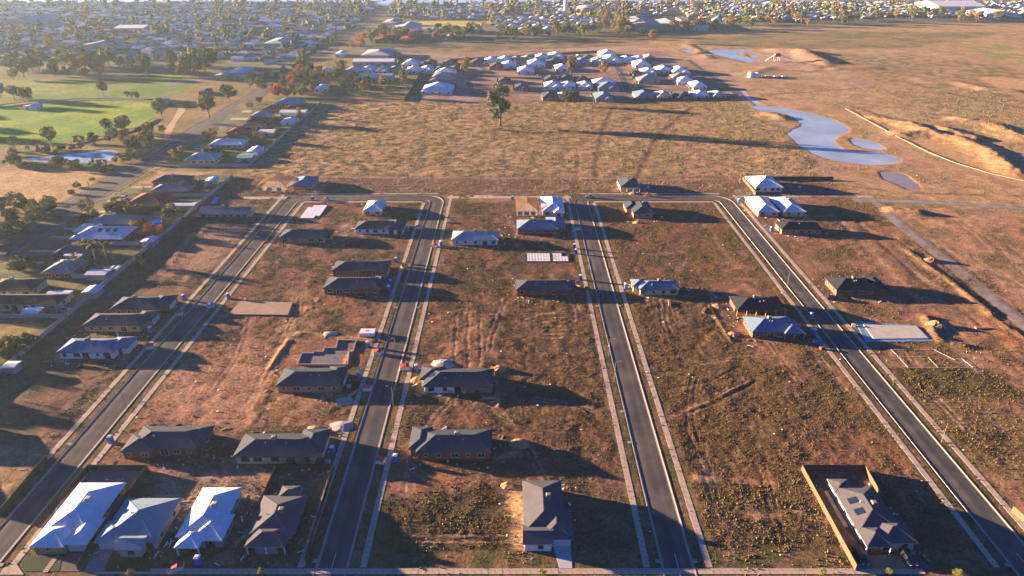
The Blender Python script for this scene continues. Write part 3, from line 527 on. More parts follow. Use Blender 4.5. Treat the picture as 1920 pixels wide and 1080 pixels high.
MID = [(754,783,121,114,'white'),(794,816,120,114,'charcoal'),(831,855,119,113,'charcoal'),(760,783,133,124,'white'),(787,810,132,124,'white'),(811,836,133,124,'charcoal'),(841,864,132,124,'charcoal'),
 (816,853,138,131,'white'),(811,853,145,139,'grey'),(805,851,154,149,'blue'),(791,847,172,160,'white'),(884,906,118,110,'charcoal'),(908,932,116,107,'white'),(933,959,115,105,'white'),(918,943,127,119,'brown'),
 (941,967,124,117,'white'),(971,1001,135,127,'white'),(958,978,113,107,'grey'),(978,1001,112,104,'grey'),(1005,1028,109,101,'white'),(1030,1057,107,99,'white'),(990,1022,122,114,'white'),(1025,1058,119,113,'charcoal'),
 (1042,1068,130,122,'white'),(1079,1091,107,102,'cream'),(1093,1114,110,102,'charcoal'),(1126,1156,104,95,'white'),(1077,1105,119,111,'blue'),(1112,1131,115,107,'white'),(1132,1163,114,106,'white'),(1165,1188,113,105,'white'),
 (1190,1210,112,103,'white'),(1211,1227,108,102,'cream'),(1192,1220,123,114,'white'),(1188,1205,139,130,'charcoal'),(1206,1231,137,128,'white'),(1235,1261,133,125,'white'),(1263,1294,136,125,'white'),(1198,1238,152,143,'grey'),
 (1263,1301,146,140,'grey'),(1271,1303,154,147,'white'),(1300,1326,163,154,'white'),(1194,1227,182,172,'blue'),(1233,1261,182,173,'lightgrey'),(1272,1298,182,173,'charcoal'),(1302,1330,180,172,'white'),(1338,1362,180,172,'lightgrey'),
 (1022,1046,151,142,'charcoal'),(1049,1075,150,142,'charcoal'),(1082,1101,150,142,'charcoal'),(1022,1051,163,155,'white'),(1054,1078,163,154,'white'),(1086,1111,163,155,'white'),(1114,1154,157,150,'white'),(1123,1160,166,157,'blue'),
 (1018,1042,183,173,'charcoal'),(1048,1066,181,172,'white'),(1118,1150,186,174,'blue'),(966,988,166,154,'charcoal'),(935,954,153,146,'charcoal'),
 (602,614,132,123,'white'),(646,674,134,125,'lightgrey'),(675,701,133,124,'white'),(704,728,134,125,'lightgrey'),(590,612,167,156,'white'),(729,748,131,123,'grey')]
BIG = [ # (label, category, roof, wall, rect px, wall height, kind)
 ('long teal roofed low building behind the tree clump left of the new estate', 'building', 'teal', 'teal', (669, 734, 146, 138), 4, 'gable'),
 ('very long white roofed building with dark doors along its front, left of the new estate', 'building', 'white', 'grey', (660, 738, 116, 110), 4, 'gable'),
 ('wide grey roofed complex beside the main road crossing', 'building', 'lightgrey', 'grey', (676, 732, 104, 93), 5, 'hip'),
 ('small white house at the main road crossing', 'building', 'white', 'white', (628, 642, 101, 95), 4, 'hip'),
 ('large steel blue warehouse with teal wall at top right of centre', 'warehouse', 'lightgrey', 'teal', (1178, 1243, 48, 35), 8, 'gable'),
 ('teal walled warehouse right of the larger steel blue warehouse', 'warehouse', 'lightgrey', 'teal', (1238, 1290, 47, 38), 8, 'gable'),
 ('long brown roofed hall with white end wall right of the teal warehouses', 'warehouse', 'bronze', 'white', (1296, 1330, 47, 33), 8, 'gable'),
 ('red tiled courtyard building, left of two among the far trees', 'building', 'red', 'redbrick', (703, 735, 75, 58), 4, 'hip'),
 ('red tiled courtyard building, right of two among the far trees', 'building', 'red', 'redbrick', (748, 778, 74, 58), 4, 'hip'),
 ('long white school building in front of the yellow far oval, left wing', 'building', 'lightgrey', 'white', (735, 782, 53, 44), 5, 'gable'),
 ('long white school building in front of the yellow far oval, right wing', 'building', 'lightgrey', 'white', (790, 900, 55, 51), 5, 'gable'),
 ('grey roofed hall with arched top beside the yellow far oval', 'building', 'lightgrey', 'grey', (716, 746, 43, 36), 8, 'hip'),
 ('pale roofed hall with pink wall among the far trees', 'building', 'lightgrey', 'redbrick', (838, 868, 68, 62), 5, 'gable'),
 ('brown arched hangar shed beside the park, left of two', 'shed', 'cream', 'tan', (402, 425, 142, 133), 5, 'gable'),
 ('grey arched hangar shed beside the park, right of two', 'shed', 'offwhite', 'grey', (424, 457, 137, 127), 6, 'gable'),
 ('white and blue clubhouse on the far edge of the oval', 'clubhouse', 'lightgrey', 'white', (283, 304, 191, 184), 3.5, 'hip'),
 ('small red brick kiosk between the park trees', 'kiosk', 'bronze', 'redbrick', (371, 387, 172, 166), 3, 'hip'),
 ('white canteen shed with green screen at the left edge of the oval', 'shed', 'white', 'white', (43, 66, 200, 195), 3, 'gable'),
 ('long pale industrial roof at the top left edge', 'warehouse', 'lightgrey', 'grey', (0, 58, 40, 31), 8, 'gable'),
 ('long pale slanting warehouse roof in the upper left suburb', 'warehouse', 'lightgrey', 'grey', (150, 192, 86, 76), 7, 'gable'),
 ('blue and white hall roof in the upper left suburb', 'warehouse', 'lightgrey', 'teal', (492, 534, 82, 71), 6, 'hip'),
 ('long white roof between trees in the upper left suburb', 'warehouse', 'white', 'grey', (213, 268, 53, 48), 6, 'gable'),
 ('wide pale warehouse roof at the far top right edge', 'warehouse', 'white', 'white', (1760, 1850, 12, 5), 8, 'gable'),
 ('second wide pale warehouse roof at the far top right edge', 'warehouse', 'white', 'white', (1850, 1915, 26, 20), 8, 'gable'),
]
def W_(rs): return [rect_px(a[0], a[1], a[2], a[3], 2.5, a[4], a[5]) + [a[6]] for a in rs]
NEARW = [W_(h[4]) for h in NEAR]; OLDW = [W_(h[4]) for h in OLD]
for rs in NEARW + OLDW: HOUSE_RECTS += [r[:4] for r in rs]
for s in SHEDS: HOUSE_RECTS.append(rect_px(*s[3]))
MIDW = [rect_px(*m[:4]) for m in MID]; HOUSE_RECTS += MIDW
SLABS = {
 'white': PP((574, 386), (614, 386), (597, 411), (558, 411)), 'tan': PP((452, 566), (549, 569), (540, 592), (428, 591)),
 'blue': PP((1603, 603), (1715, 611), (1754, 641), (1623, 642))}
FLAT = [PP((155, 868), (280, 868), (150, 1075), (20, 1075)), PP((1035, 1024), (1072, 1024), (1072, 1066), (1048, 1066))] + [SLABS[k] for k in SLABS]

# ------------------------------------------------------------------ ground height and colour
def is_road(x, y, pad=0.0):
    m = np.zeros(x.shape, dtype=bool)
    for X in ROADS: m |= (np.abs(x - X) < HW + pad) & (y < Y_TOP + HW + pad)
    for a, b in ((ROADS[0], ROADS[1]), (ROADS[2], ROADS[3])):
        m |= (x > a - HW - pad) & (x < b + HW + pad) & (np.abs(y - Y_TOP) < HW + pad)
    m |= (np.abs(y - 93.2) < 3.3 + pad) & (np.abs(x) < 400)
    m |= (np.abs(y - 93.2) < 8) & (sum((np.abs(x - X) < 8 + pad) for X in ROADS) > 0) & (y < 101)
    return m
def corridor(x, y):
    """0 in streets and verges, 1 in the lots"""
    d = np.full(x.shape, 1e3, dtype=np.float32)
    for X in ROADS:
        d = np.minimum(d, np.where(y < Y_TOP + 12, np.abs(x - X) - HW, 1e3))
    for a, b in ((ROADS[0], ROADS[1]), (ROADS[2], ROADS[3])):
        dx = np.maximum(np.maximum(a - x, x - b), 0); d = np.minimum(d, np.hypot(dx, y - Y_TOP) - HW)
    d = np.minimum(d, np.where(np.abs(x) < 400, np.abs(y - 97) - 6.5, 1e3))
    return sstep(4.2, 6.5, d)
def flatmask(x, y):
    m = np.ones(x.shape, dtype=np.float32)
    for x0, x1, y0, y1 in HOUSE_RECTS:
        b = (x > x0 - 3) & (x < x1 + 3) & (y > y0 - 3) & (y < y1 + 3)
        if b.any():
            d = np.maximum(np.maximum(x0 - x[b], x[b] - x1), np.maximum(y0 - y[b], y[b] - y1))
            m[b] = np.minimum(m[b], sstep(0, 3, d))
    for p in FLAT: m = np.minimum(m, 1 - polymask(x, y, p, .7))
    return m
def main_d(x, y): return segdist(x, y, MAIN)
def ground_eval(x, y):
    n8 = fbm(x, y, 9, 1, 3); n2 = fbm(x, y, 2.6, 5, 3); n1 = fbm(x, y, 0.9, 9, 2); n40 = fbm(x, y, 45, 3, 3)
    wx = x + (fbm(x, y, 6, 21, 3) - .5) * 5; wy = y + (fbm(x, y, 6, 22, 3) - .5) * 5
    c = np.zeros(x.shape + (3,), dtype=np.float32); A = np.array(DRY); B = np.array(OLV)
    t = sstep(.4, .6, n8)[..., None]; c[:] = A * (1 - t) + B * t
    weeds = np.zeros(x.shape, dtype=np.float32); rel = np.full(x.shape, .5, dtype=np.float32)
    for k, (poly, ca, cb, ps, soft, wd, rl) in enumerate(ZONES):
        far = np.hypot(*np.mean(poly, axis=0)) > 420
        m = polymask(wx if soft > 1 else x, wy if soft > 1 else y, poly, soft)
        if not m.any(): continue
        b = m > 0; xb = x[b]; yb = y[b]
        nn = fbm(xb, yb, ps, 100 + k, 4); t = sstep(.38, .62, nn)[..., None]
        cc = np.array(ca) * (1 - t) + np.array(cb) * t; mb = m[b][..., None]
        c[b] = c[b] * (1 - mb) + cc * mb
        weeds[b] = weeds[b] * (1 - m[b]) + (6.0 if wd > 1.7 else 7.5) * wd * m[b] * (0.25 + 1.5 * sstep(.40, .66, nn)); rel[b] = rel[b] * (1 - m[b]) + rl * m[b]
    # brightness mottling that belongs to the soil
    c *= (0.80 + 0.4 * n2)[..., None] * (0.86 + 0.28 * n40)[..., None]
    h = 0.05 + rel * ((n2 - .5) * .22 + (n1 - .5) * .10 + (n8 - .5) * .34)
    for pts, hw, col, dp in TRACKS:
        P = np.array(pts); b = (x > P[:, 0].min() - hw - 3) & (x < P[:, 0].max() + hw + 3) & (y > P[:, 1].min() - hw - 3) & (y < P[:, 1].max() + hw + 3)
        if not b.any(): continue
        d = segdist(x[b] + (n8[b] - .5) * 2.5 * min(1, hw), y[b], pts); m = 1 - sstep(hw * .6, hw * 1.3, d)
        m *= .35 + .65 * sstep(.3, .55, n2[b])
        if hw > 1.2 and dp < 0: rut = np.cos(np.clip(d / hw, 0, 1.2) * math.pi * 1.2) * .5 + .5
        else: rut = 1
        c[b] = c[b] * (1 - .8 * m[..., None]) + np.array(col) * .8 * m[..., None]
        h[b] += m * dp * rut; weeds[b] *= 1 - m
    flat = np.minimum(corridor(x, y), flatmask(x, y)); h = 0.05 + (h - .05) * (0.12 + .88 * flat); 
    for pts, hw, hh in RIDGES:
        P = np.array(pts); b = (x > P[:, 0].min() - hw * 3) & (x < P[:, 0].max() + hw * 3) & (y > P[:, 1].min() - hw * 3) & (y < P[:, 1].max() + hw * 3)
        if not b.any(): continue
        d = segdist(x[b], y[b], pts) / hw * (1 + (n8[b] - .5) * .8)
        g = np.exp(-d * d * 1.2); h[b] += hh * g * (0.6 + .5 * n2[b] + .35 * n8[b] + .12 * n1[b])
        g2 = (g * .8)[..., None]; 
        if hh > .2: c[b] = c[b] * (1 - g2) + np.array((0.37, 0.215, 0.105)) * g2 * (.8 + .4 * n2[b])[..., None]
    # verges
    vg = 1 - corridor(x, y)
    vb = vg > 0
    vcol = np.array((0.17, 0.105, 0.055)) * (1 - sstep(.45, .6, n2[vb])[..., None]) + np.array((0.085, 0.08, 0.032)) * sstep(.45, .6, n2[vb])[..., None]
    c[vb] = c[vb] * (1 - vg[vb][..., None]) + vcol * vg[vb][..., None]; weeds[vb] = weeds[vb] * (1 - vg[vb]) + .5 * vg[vb] * sstep(.4, .6, n2[vb])
    # gardens: keep clear of weeds by houses
    weeds *= sstep(.3, 1, flatmask(x, y))
    # main road corridor
    dm = main_d(x, y); mm = 1 - sstep(7, 11, dm)
    c = c * (1 - mm[..., None]) + np.array((0.22, 0.15, 0.09)) * mm[..., None]; h = h * (1 - mm) - .12 * mm; weeds *= 1 - mm
    # streets cut in
    rd = is_road(x, y, .25); h[rd] = -.12; weeds[is_road(x, y, .8)] = 0
    for k, p in PONDS.items():
        P = np.array(p); b = (x > P[:, 0].min() - 12) & (x < P[:, 0].max() + 12) & (y > P[:, 1].min() - 12) & (y < P[:, 1].max() + 12)
        if not b.any(): continue
        ins = inpoly(x[b], y[b], p); d = segdist(x[b], y[b], p, True); s_ = np.where(ins, -d, d)
        m = 1 - sstep(-6.0 if k == 'retention' else -3.0, 0.6, s_)
        h[b] = h[b] * (1 - m) + -.9 * m
        bank = (1 - sstep(0, 5, s_))[..., None]; bc = np.array((0.36, 0.20, 0.09)) if k != 'park' else np.array((0.10, 0.09, 0.05)); c[b] = c[b] * (1 - .7 * bank) + bc * .7 * bank
        weeds[b] *= sstep(0, 4, s_)
    return h, np.clip(c, 0.01, 0.8), weeds

def lake_mask(x, y): return y > 1610 + 60 * np.sin(x / 150.0)

def ground_material():
    m = bpy.data.materials.new('soil_and_dry_grass'); m.use_nodes = True; t = m.node_tree; t.nodes.clear()
    o = t.nodes.new('ShaderNodeOutputMaterial'); b = t.nodes.new('ShaderNodeBsdfPrincipled'); t.links.new(b.outputs[0], o.inputs[0])
    b.inputs['Roughness'].default_value = 0.95; b.inputs['Specular IOR Level'].default_value = 0.1
    a = t.nodes.new('ShaderNodeAttribute'); a.attribute_name = 'Col'; tc = t.nodes.new('ShaderNodeTexCoord')
    def noise(s, d=4):
        n = t.nodes.new('ShaderNodeTexNoise'); n.inputs['Scale'].default_value = s; n.inputs['Detail'].default_value = d
        n.inputs['Roughness'].default_value = .65; t.links.new(tc.outputs['Object'], n.inputs['Vector']); return n
    def rng_(n, a0, a1, b0, b1):
        r = t.nodes.new('ShaderNodeMapRange'); r.inputs[1].default_value = a0; r.inputs[2].default_value = a1; r.inputs[3].default_value = b0; r.inputs[4].default_value = b1
        t.links.new(n.outputs[0], r.inputs[0]); return r
    n1 = noise(1.1, 6); n2 = noise(0.28, 5); r1 = rng_(n1, .35, .65, .55, 1.45); r2 = rng_(n2, .35, .65, .78, 1.22)
    mu = t.nodes.new('ShaderNodeMath'); mu.operation = 'MULTIPLY'; t.links.new(r1.outputs[0], mu.inputs[0]); t.links.new(r2.outputs[0], mu.inputs[1])
    vm = t.nodes.new('ShaderNodeVectorMath'); vm.operation = 'SCALE'; t.links.new(a.outputs['Color'], vm.inputs[0]); t.links.new(mu.outputs[0], vm.inputs['Scale'])
    # litter of dry olive grass tufts in the soil colour
    n3 = noise(2.2, 3); r3 = rng_(n3, .55, .66, 0, .45); mx = t.nodes.new('ShaderNodeMixRGB'); mx.inputs[2].default_value = (0.075, 0.065, 0.026, 1)
    t.links.new(r3.outputs[0], mx.inputs[0]); t.links.new(vm.outputs[0], mx.inputs[1]); t.links.new(mx.outputs[0], b.inputs['Base Color'])
    bp = t.nodes.new('ShaderNodeBump'); bp.inputs['Strength'].default_value = 0.9; bp.inputs['Distance'].default_value = 0.16
    n4 = noise(1.6, 6); t.links.new(n4.outputs[0], bp.inputs['Height']); t.links.new(bp.outputs[0], b.inputs['Normal'])
    return m

def build_ground():
    blocks = [(-130, 130, 70, 230, .5), (-370, -130, 70, 230, 1.4), (130, 430, 70, 230, 1.4), (-370, 430, 230, 640, 1.35), (-900, -370, 70, 640, 6), (430, 900, 70, 640, 5),
              (-900, 900, 640, 1300, 5.5), (-1600, 1600, 1300, 2300, 16), (-1600, -900, 70, 1300, 20), (900, 1600, 70, 1300, 20),
              (-900, 900, -300, 70, 30), (-7000, -1600, -300, 2300, 200), (1600, 7000, -300, 2300, 200), (-1600, -900, -300, 70, 60), (900, 1600, -300, 70, 60), (-7000, 7000, 2300, 9000, 300)]
    Vs, Fs, Cs = [], [], []; off = 0
    for x0, x1, y0, y1, st in blocks:
        nx = max(2, int(round((x1 - x0) / st)) + 1); ny = max(2, int(round((y1 - y0) / st)) + 1)
        xs = np.linspace(x0, x1, nx); ys = np.linspace(y0, y1, ny)
        X, Y = np.meshgrid(xs, ys); h, c, _ = ground_eval(X, Y)
        lk = lake_mask(X, Y) & (Y > 1400) & (Y < 4200) & (X > -1500) & (X < 700); h[lk] = -2.0
        V = np.stack([X, Y, h], -1).reshape(-1, 3); I = np.arange(nx * ny).reshape(ny, nx)
        F = np.stack([I[:-1, :-1], I[:-1, 1:], I[1:, 1:], I[1:, :-1]], -1).reshape(-1, 4) + off
        Vs.append(V); Fs.append(F); Cs.append(c.reshape(-1, 3)); off += len(V)
        for e_ in (I[0], I[-1][::-1], I[:, 0][::-1], I[:, -1]):      # skirts so block edges never gape
            top = V[e_]; bot = top.copy(); bot[:, 2] -= .8; top = top - np.array((0, 0, .004)); n_ = len(e_); k_ = np.arange(n_ - 1)
            Vs.append(np.concatenate([top, bot])); Cs.append(np.concatenate([c.reshape(-1, 3)[e_]] * 2)); Fs.append(np.stack([k_ + n_, k_ + n_ + 1, k_ + 1, k_], -1) + off); off += 2 * n_
    me = npmesh('ground', np.concatenate(Vs), np.concatenate(Fs), ground_material(), np.concatenate(Cs), smooth=True)
    o = inst('ground', me); tag(o, kind='structure')
    return o
build_ground()

# ------------------------------------------------------------------ weeds and tufts
def tufts(name, n, x0, x1, y0, y1, seed, size, colfn, patch=None, edge=False, full=False):
    r = np.random.RandomState(seed); x = r.uniform(x0, x1, n).astype(np.float32); y = r.uniform(y0, y1, n).astype(np.float32)
    h, c, wd = ground_eval(x, y); area = (x1 - x0) * (y1 - y0); dens = n / area
    
    if patch: wd = patch * in_patch(x, y) * sstep(.42, .6, fbm(x, y, 5, 77, 3))
    if edge:
        de = np.min([np.abs(np.abs(x - X) - (HW + 3.4)) for X in ROADS], axis=0); wd = 3.2 * (np.abs(de - .85) < .38) * (y < Y_TOP - 4) * (y > 104) * sstep(.42, .62, fbm(x, y, 4, 78, 3)); wd = np.where(is_road(x, y, .8), 0, wd); h = np.full_like(h, .10)
    keep = r.rand(n) < wd / dens; x, y, h, c = x[keep], y[keep], h[keep], c[keep]; n = len(x)
    s = size * (.45 + 1.1 * r.rand(n) ** 1.8); hh = s * r.uniform(.35, .75, n); K = 5
    ang = r.rand(n)[:, None] * 6.28 + np.arange(K) * 2 * math.pi / K; rad = s[:, None] * r.uniform(.6, 1.25, (n, K)) * .5
    base = np.stack([x[:, None] + rad * np.cos(ang), y[:, None] + rad * np.sin(ang), np.repeat((h - .06)[:, None], K, 1)], -1)
    ang2 = ang + .6; rad2 = rad * .62
    mid = np.stack([x[:, None] + rad2 * np.cos(ang2), y[:, None] + rad2 * np.sin(ang2), (h + hh * .72)[:, None] + r.uniform(-.12, .12, (n, K)) * s[:, None]], -1)
    top = np.stack([x + r.uniform(-.15, .15, n) * s, y + r.uniform(-.15, .15, n) * s, h + hh], -1)[:, None]
    if full:
        V = np.concatenate([base, mid, top], 1); NV = 2 * K + 1; F = []
        for k in range(K):
            k2 = (k + 1) % K; F += [(k, k2, K + k), (k2, K + k2, K + k), (K + k, K + k2, 2 * K)]
    else:
        V = np.concatenate([base, top], 1); NV = K + 1; F = [(k, (k + 1) % K, K) for k in range(K)]
    F = (np.array(F)[None] + (np.arange(n) * NV)[:, None, None]).reshape(-1, 3)
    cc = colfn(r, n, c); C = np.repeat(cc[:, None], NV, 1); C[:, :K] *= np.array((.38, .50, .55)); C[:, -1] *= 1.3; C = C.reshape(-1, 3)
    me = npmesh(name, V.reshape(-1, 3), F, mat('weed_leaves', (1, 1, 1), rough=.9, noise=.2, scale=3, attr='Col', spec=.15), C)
    o = inst(name, me); return o, n
def weedcol(r, n, c):
    a = np.array((0.25, 0.135, 0.05)); b = np.array((0.115, 0.085, 0.034)); g = np.array((0.055, 0.062, 0.022)); t = r.rand(n)[:, None]
    o = np.where(t < .5, a * (.55 + t), np.where(t < .85, b * (.6 + t * .6), g)); return np.clip(o * r.uniform(.7, 1.2, n)[:, None], 0, 1)
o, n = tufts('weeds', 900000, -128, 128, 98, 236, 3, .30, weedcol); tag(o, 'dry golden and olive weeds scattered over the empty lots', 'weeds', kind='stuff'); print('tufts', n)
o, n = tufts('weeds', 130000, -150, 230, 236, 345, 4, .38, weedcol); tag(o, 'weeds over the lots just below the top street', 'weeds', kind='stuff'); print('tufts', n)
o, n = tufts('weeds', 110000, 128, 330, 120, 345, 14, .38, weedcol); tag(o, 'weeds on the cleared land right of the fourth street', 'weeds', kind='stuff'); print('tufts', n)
def bushcol(r, n, c):
    a = np.array((0.33, 0.19, 0.055)); b = np.array((0.11, 0.11, 0.035)); t = r.rand(n)[:, None]
    return np.where(t < .35, a * (.6 + t), b * (.6 + t * .6))
PATCH = [z[0] for z in ZONES if z[5] >= 1.8]
def in_patch(x, y):
    wx = x + (fbm(x, y, 9, 71, 3) - .5) * 14; wy = y + (fbm(x, y, 9, 72, 3) - .5) * 14; m = np.zeros(x.shape)
    for p in PATCH: m = np.maximum(m, polymask(wx, wy, p, 5.0))
    return m
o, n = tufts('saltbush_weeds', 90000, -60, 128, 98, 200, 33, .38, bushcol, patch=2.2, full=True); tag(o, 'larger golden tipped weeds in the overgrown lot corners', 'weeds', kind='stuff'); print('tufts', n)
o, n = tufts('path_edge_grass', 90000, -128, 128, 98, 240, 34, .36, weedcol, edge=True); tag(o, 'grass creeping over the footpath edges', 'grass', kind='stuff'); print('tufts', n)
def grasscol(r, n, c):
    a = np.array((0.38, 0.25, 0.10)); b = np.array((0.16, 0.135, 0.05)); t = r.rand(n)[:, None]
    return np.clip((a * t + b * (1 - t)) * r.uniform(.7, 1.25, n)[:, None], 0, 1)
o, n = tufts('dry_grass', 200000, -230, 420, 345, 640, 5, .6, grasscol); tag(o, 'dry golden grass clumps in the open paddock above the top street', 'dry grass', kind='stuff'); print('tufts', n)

# ------------------------------------------------------------------ streets
def asphalt():
    m = mat('asphalt', (0.06, 0.055, 0.05), rough=.92, noise=.30, scale=.22, attr='Col', spec=.2); return m
def ribbon(name, pts, offs, zs, cols, mats, sm=False):
    """cross-section offsets along a path; coloured per strip edge"""
    P = [offset(pts, d) for d in offs]; V = []; C = []
    for j, z, c in zip(range(len(offs)), zs, cols):
        for p in P[j]: V.append((p[0], p[1], z)); C.append(c)
    n = len(pts); F = []
    if name in ('road', 'gravel_road'):   # dirt carried out of the building sites
        VV = np.array(V); d_ = sstep(.50, .68, fbm(VV[:, 0], VV[:, 1], 11, 61, 3)) * (.35 + .65 * vnoise(VV[:, 0], VV[:, 1], 2.2, 62)); C = np.array(C) * (1 - .55 * d_[:, None]) + np.array((0.17, .12, .088)) * .55 * d_[:, None]
        C *= (.85 + .3 * fbm(VV[:, 0], VV[:, 1], 5, 63, 2))[:, None]
    for j in range(len(offs) - 1):
        for i in range(n - 1): F.append((j * n + i, j * n + i + 1, (j + 1) * n + i + 1, (j + 1) * n + i))
    F = [f[::-1] for f in F]
    me = npmesh(name, V, F, mats, np.array(C)); return inst(name, me)
AC = (0.092, 0.084, 0.079); AD = (0.056, 0.055, 0.057); AM = (0.072, 0.067, 0.066)
def road(pts, lab=None):
    q = densify(pts, 1.5)
    o = ribbon('road', q, [-HW, -HW + .3, -2.0, -1.0, -.35, .35, 1.2, 2.2, HW - .3, HW], [.005, .012, .03, .045, .05, .05, .045, .03, .012, .005],
               [AD, AC, AM, (0.105, 0.088, 0.074), AM, AD, AM, AC, AM, AD], asphalt()); tag(o, kind='structure')
    for s_ in (-1, 1):
        a = HW * s_; prof = [(a - .32 * s_, .012), (a - .28 * s_, .02), (a, .03), (a + .04 * s_, .14), (a + .26 * s_, .15), (a + .28 * s_, -.3)]
        if s_ > 0: offs = [p[0] for p in prof]; zs = [p[1] for p in prof]
        else: offs = [p[0] for p in prof][::-1]; zs = [p[1] for p in prof][::-1]
        k = ribbon('kerb', q, offs, zs, [(1, 1, 1)] * 6, M_kerb); tag(k, kind='structure')
road(U1); road(U2)
# cross street at the bottom edge with flared corners
o = ribbon('cross_street', densify([(-330, 93.2), (330, 93.2)], 6), [-3.3, 0, 3.3], [.0, .04, .0], [AC, AC, AC], asphalt()); tag(o, kind='structure')
for X in ROADS:
    mb = MB(); pts = []
    n = 8
    for s_ in (1, -1):
        cx, cy, r_ = X + s_ * (HW + 5), 96.5 + 5.0, 5.0; arc = []
        for k in range(n + 1):
            a = math.pi + (math.pi / 2) * k / n if s_ > 0 else (math.pi / 2) * k / n * -1
            arc.append((cx + r_ * math.cos(a), cy + r_ * math.sin(a), .022))
        if s_ > 0: pts += arc
        else: left = arc
    pts = pts + left[::-1]
    mb.poly(pts[::-1]); me = mb.mesh('road_mouth', asphalt()); a = me.color_attributes.new('Col', 'FLOAT_COLOR', 'POINT')
    for i in range(len(me.vertices)): a.data[i].color = (*AC, 1)
    o = inst('road_mouth', me); tag(o, kind='structure')
    for s_ in (1, -1):
        cx, cy = X + s_ * (HW + 5), 101.5; cur = []
        for k in range(n + 1):
            a = math.pi + (math.pi / 2) * k / n if s_ > 0 else -(math.pi / 2) * k / n
            cur.append((cx + 5 * math.cos(a), cy + 5 * math.sin(a)))
        offs = [-.1, 0, .1] ; 
        mbk = MB()
        for i in range(n):
            p, q = cur[i], cur[i + 1]; ci = Vector((cx, cy))
            def inn(pp, d): v = (ci - Vector(pp)).normalized() * d; return (pp[0] + v.x, pp[1] + v.y)
            p1, q1 = inn(p, .3), inn(q, .3)
            mbk.quad((*p, .02), (*q, .02), (*q, .14), (*p, .14)); mbk.quad((*p, .14), (*q, .14), (*q1, .14), (*p1, .14)); mbk.quad((*p1, .14), (*q1, .14), (*q1, -.2), (*p1, -.2))
        tag(mbk.build('corner_kerb', M_kerb), kind='structure')
    # short white centre line
    mb = MB(); mb.box(X - .06, X + .06, 101.0, 107.5, .05, .058); tag(mb.build('centre_line', M_white), kind='structure')
# main road on the left
q = densify(MAIN, 12)
o = ribbon('main_road', q, [-7, -6, -3.2, -.3, .3, 3.2, 6, 7], [-.02, .0, .04, .06, .06, .04, .0, -.02], [(0.16, .12, .09), (0.095, 0.085, 0.078), AC, AC, AC, AC, (0.09, 0.08, 0.074), (0.16, .12, .09)], asphalt()); tag(o, kind='structure')
for s_ in (-1, 1):
    o = ribbon('edge_strip', q, [s_ * 7.1 - .25, s_ * 7.1 + .25], [.03, .03], [(1, 1, 1)] * 2, M_kerb); tag(o, kind='structure')
# small estate streets far behind
def street(pts, hw=3.2):
    q = densify(smooth_path(pts, 8), 6); o = ribbon('street', q, [-hw, 0, hw], [.12, .15, .12], [AC, AC, AC], asphalt()); tag(o, kind='structure')
    for s_ in (-1, 1):
        k = ribbon('kerb', q, [s_ * (hw + .15) - .2, s_ * (hw + .15) + .2], [.2, .2], [(1, 1, 1)] * 2, M_kerb); tag(k, kind='structure')
street(PP((885, 176), (878, 150), (890, 146), (930, 142), (905, 128), (890, 112))); street(PP((930, 146), (990, 146), (1100, 146), (1150, 152))); street(PP((1180, 176), (1160, 130), (1150, 120), (1090, 116)))
street(PP((880, 176), (960, 174), (1180, 176))); street(PP((1385, 178), (1300, 120), (1290, 112))); street(PP((950, 128), (1010, 140), (1120, 140)))
# gravel streets under construction on the right
def gravel(pts, hw):
    q = densify(smooth_path(pts, 14), 6); o = ribbon('gravel_road', q, [-hw, -hw * .5, 0, hw * .5, hw], [.10, .16, .17, .16, .10], [(0.24, .18, .12), (0.24, .215, .19), (0.27, .24, .21), (0.24, .215, .19), (0.26, .19, .12)], asphalt()); tag(o, kind='structure')
gravel(PP((1930, 392), (1800, 382), (1640, 376), (1600, 376)), 3.2); gravel(PP((1640, 378), (1700, 430), (1790, 500), (1880, 575), (1960, 640)), 3.4)
mb = MB()
for a_, b_ in ((PP((1885, 545))[0], PP((1935, 552))[0]), (PP((1500, 367))[0], PP((1640, 374))[0])): mb.bar((*a_, .1), (*b_, .1), .5, .3)
tag(mb.build('new_kerb', M_kerb), kind='structure')

# ------------------------------------------------------------------ footpaths: bays of concrete
PATHX = []
for X in ROADS: PATHX += [X - HW - 3.4, X + HW + 3.4]
bay = MB(); bay.box(-.73, .73, -.73, .73, -.25, .0); bay = bay.mesh('concrete_bay', M_conc)
BX = {}
def path_run(x, y0, y1, near_to, vertical=True, halfw=.73):
    """singly built bays up to near_to, beyond that one mesh of bays"""
    e = empty('footpath', (x, y0, 0) if vertical else (y0, x, 0)); tag(e, kind='structure')
    L = 1.5; n = int((y1 - y0) / L); mb = MB(); cnt = 0
    for k in range(n):
        c = (k + .5) * L; zz = .10 + rng.uniform(-.012, .012)
        if y0 + c < near_to or not vertical:
            o = inst('concrete_bay', bay, e, (0, c, zz) if vertical else (c, 0, zz)); cnt += 1
        else: mb.box(-.73, .73, c - .73, c + .73, zz - .25, zz)
    if mb.v: tag(mb.build('far_bays', M_conc, e), kind='stuff')
    return cnt
cnt = 0
for i, x in enumerate(PATHX):
    left = i % 2 == 0
    inner = (i in (1, 2, 5, 6))
    ytop = Y_TOP - HW - 3.4 if inner else (Y_TOP + HW + 1.0)
    cnt += path_run(x, 103.6, ytop, 122)
cnt += path_run(102.6, -89, 89, 0, vertical=False)
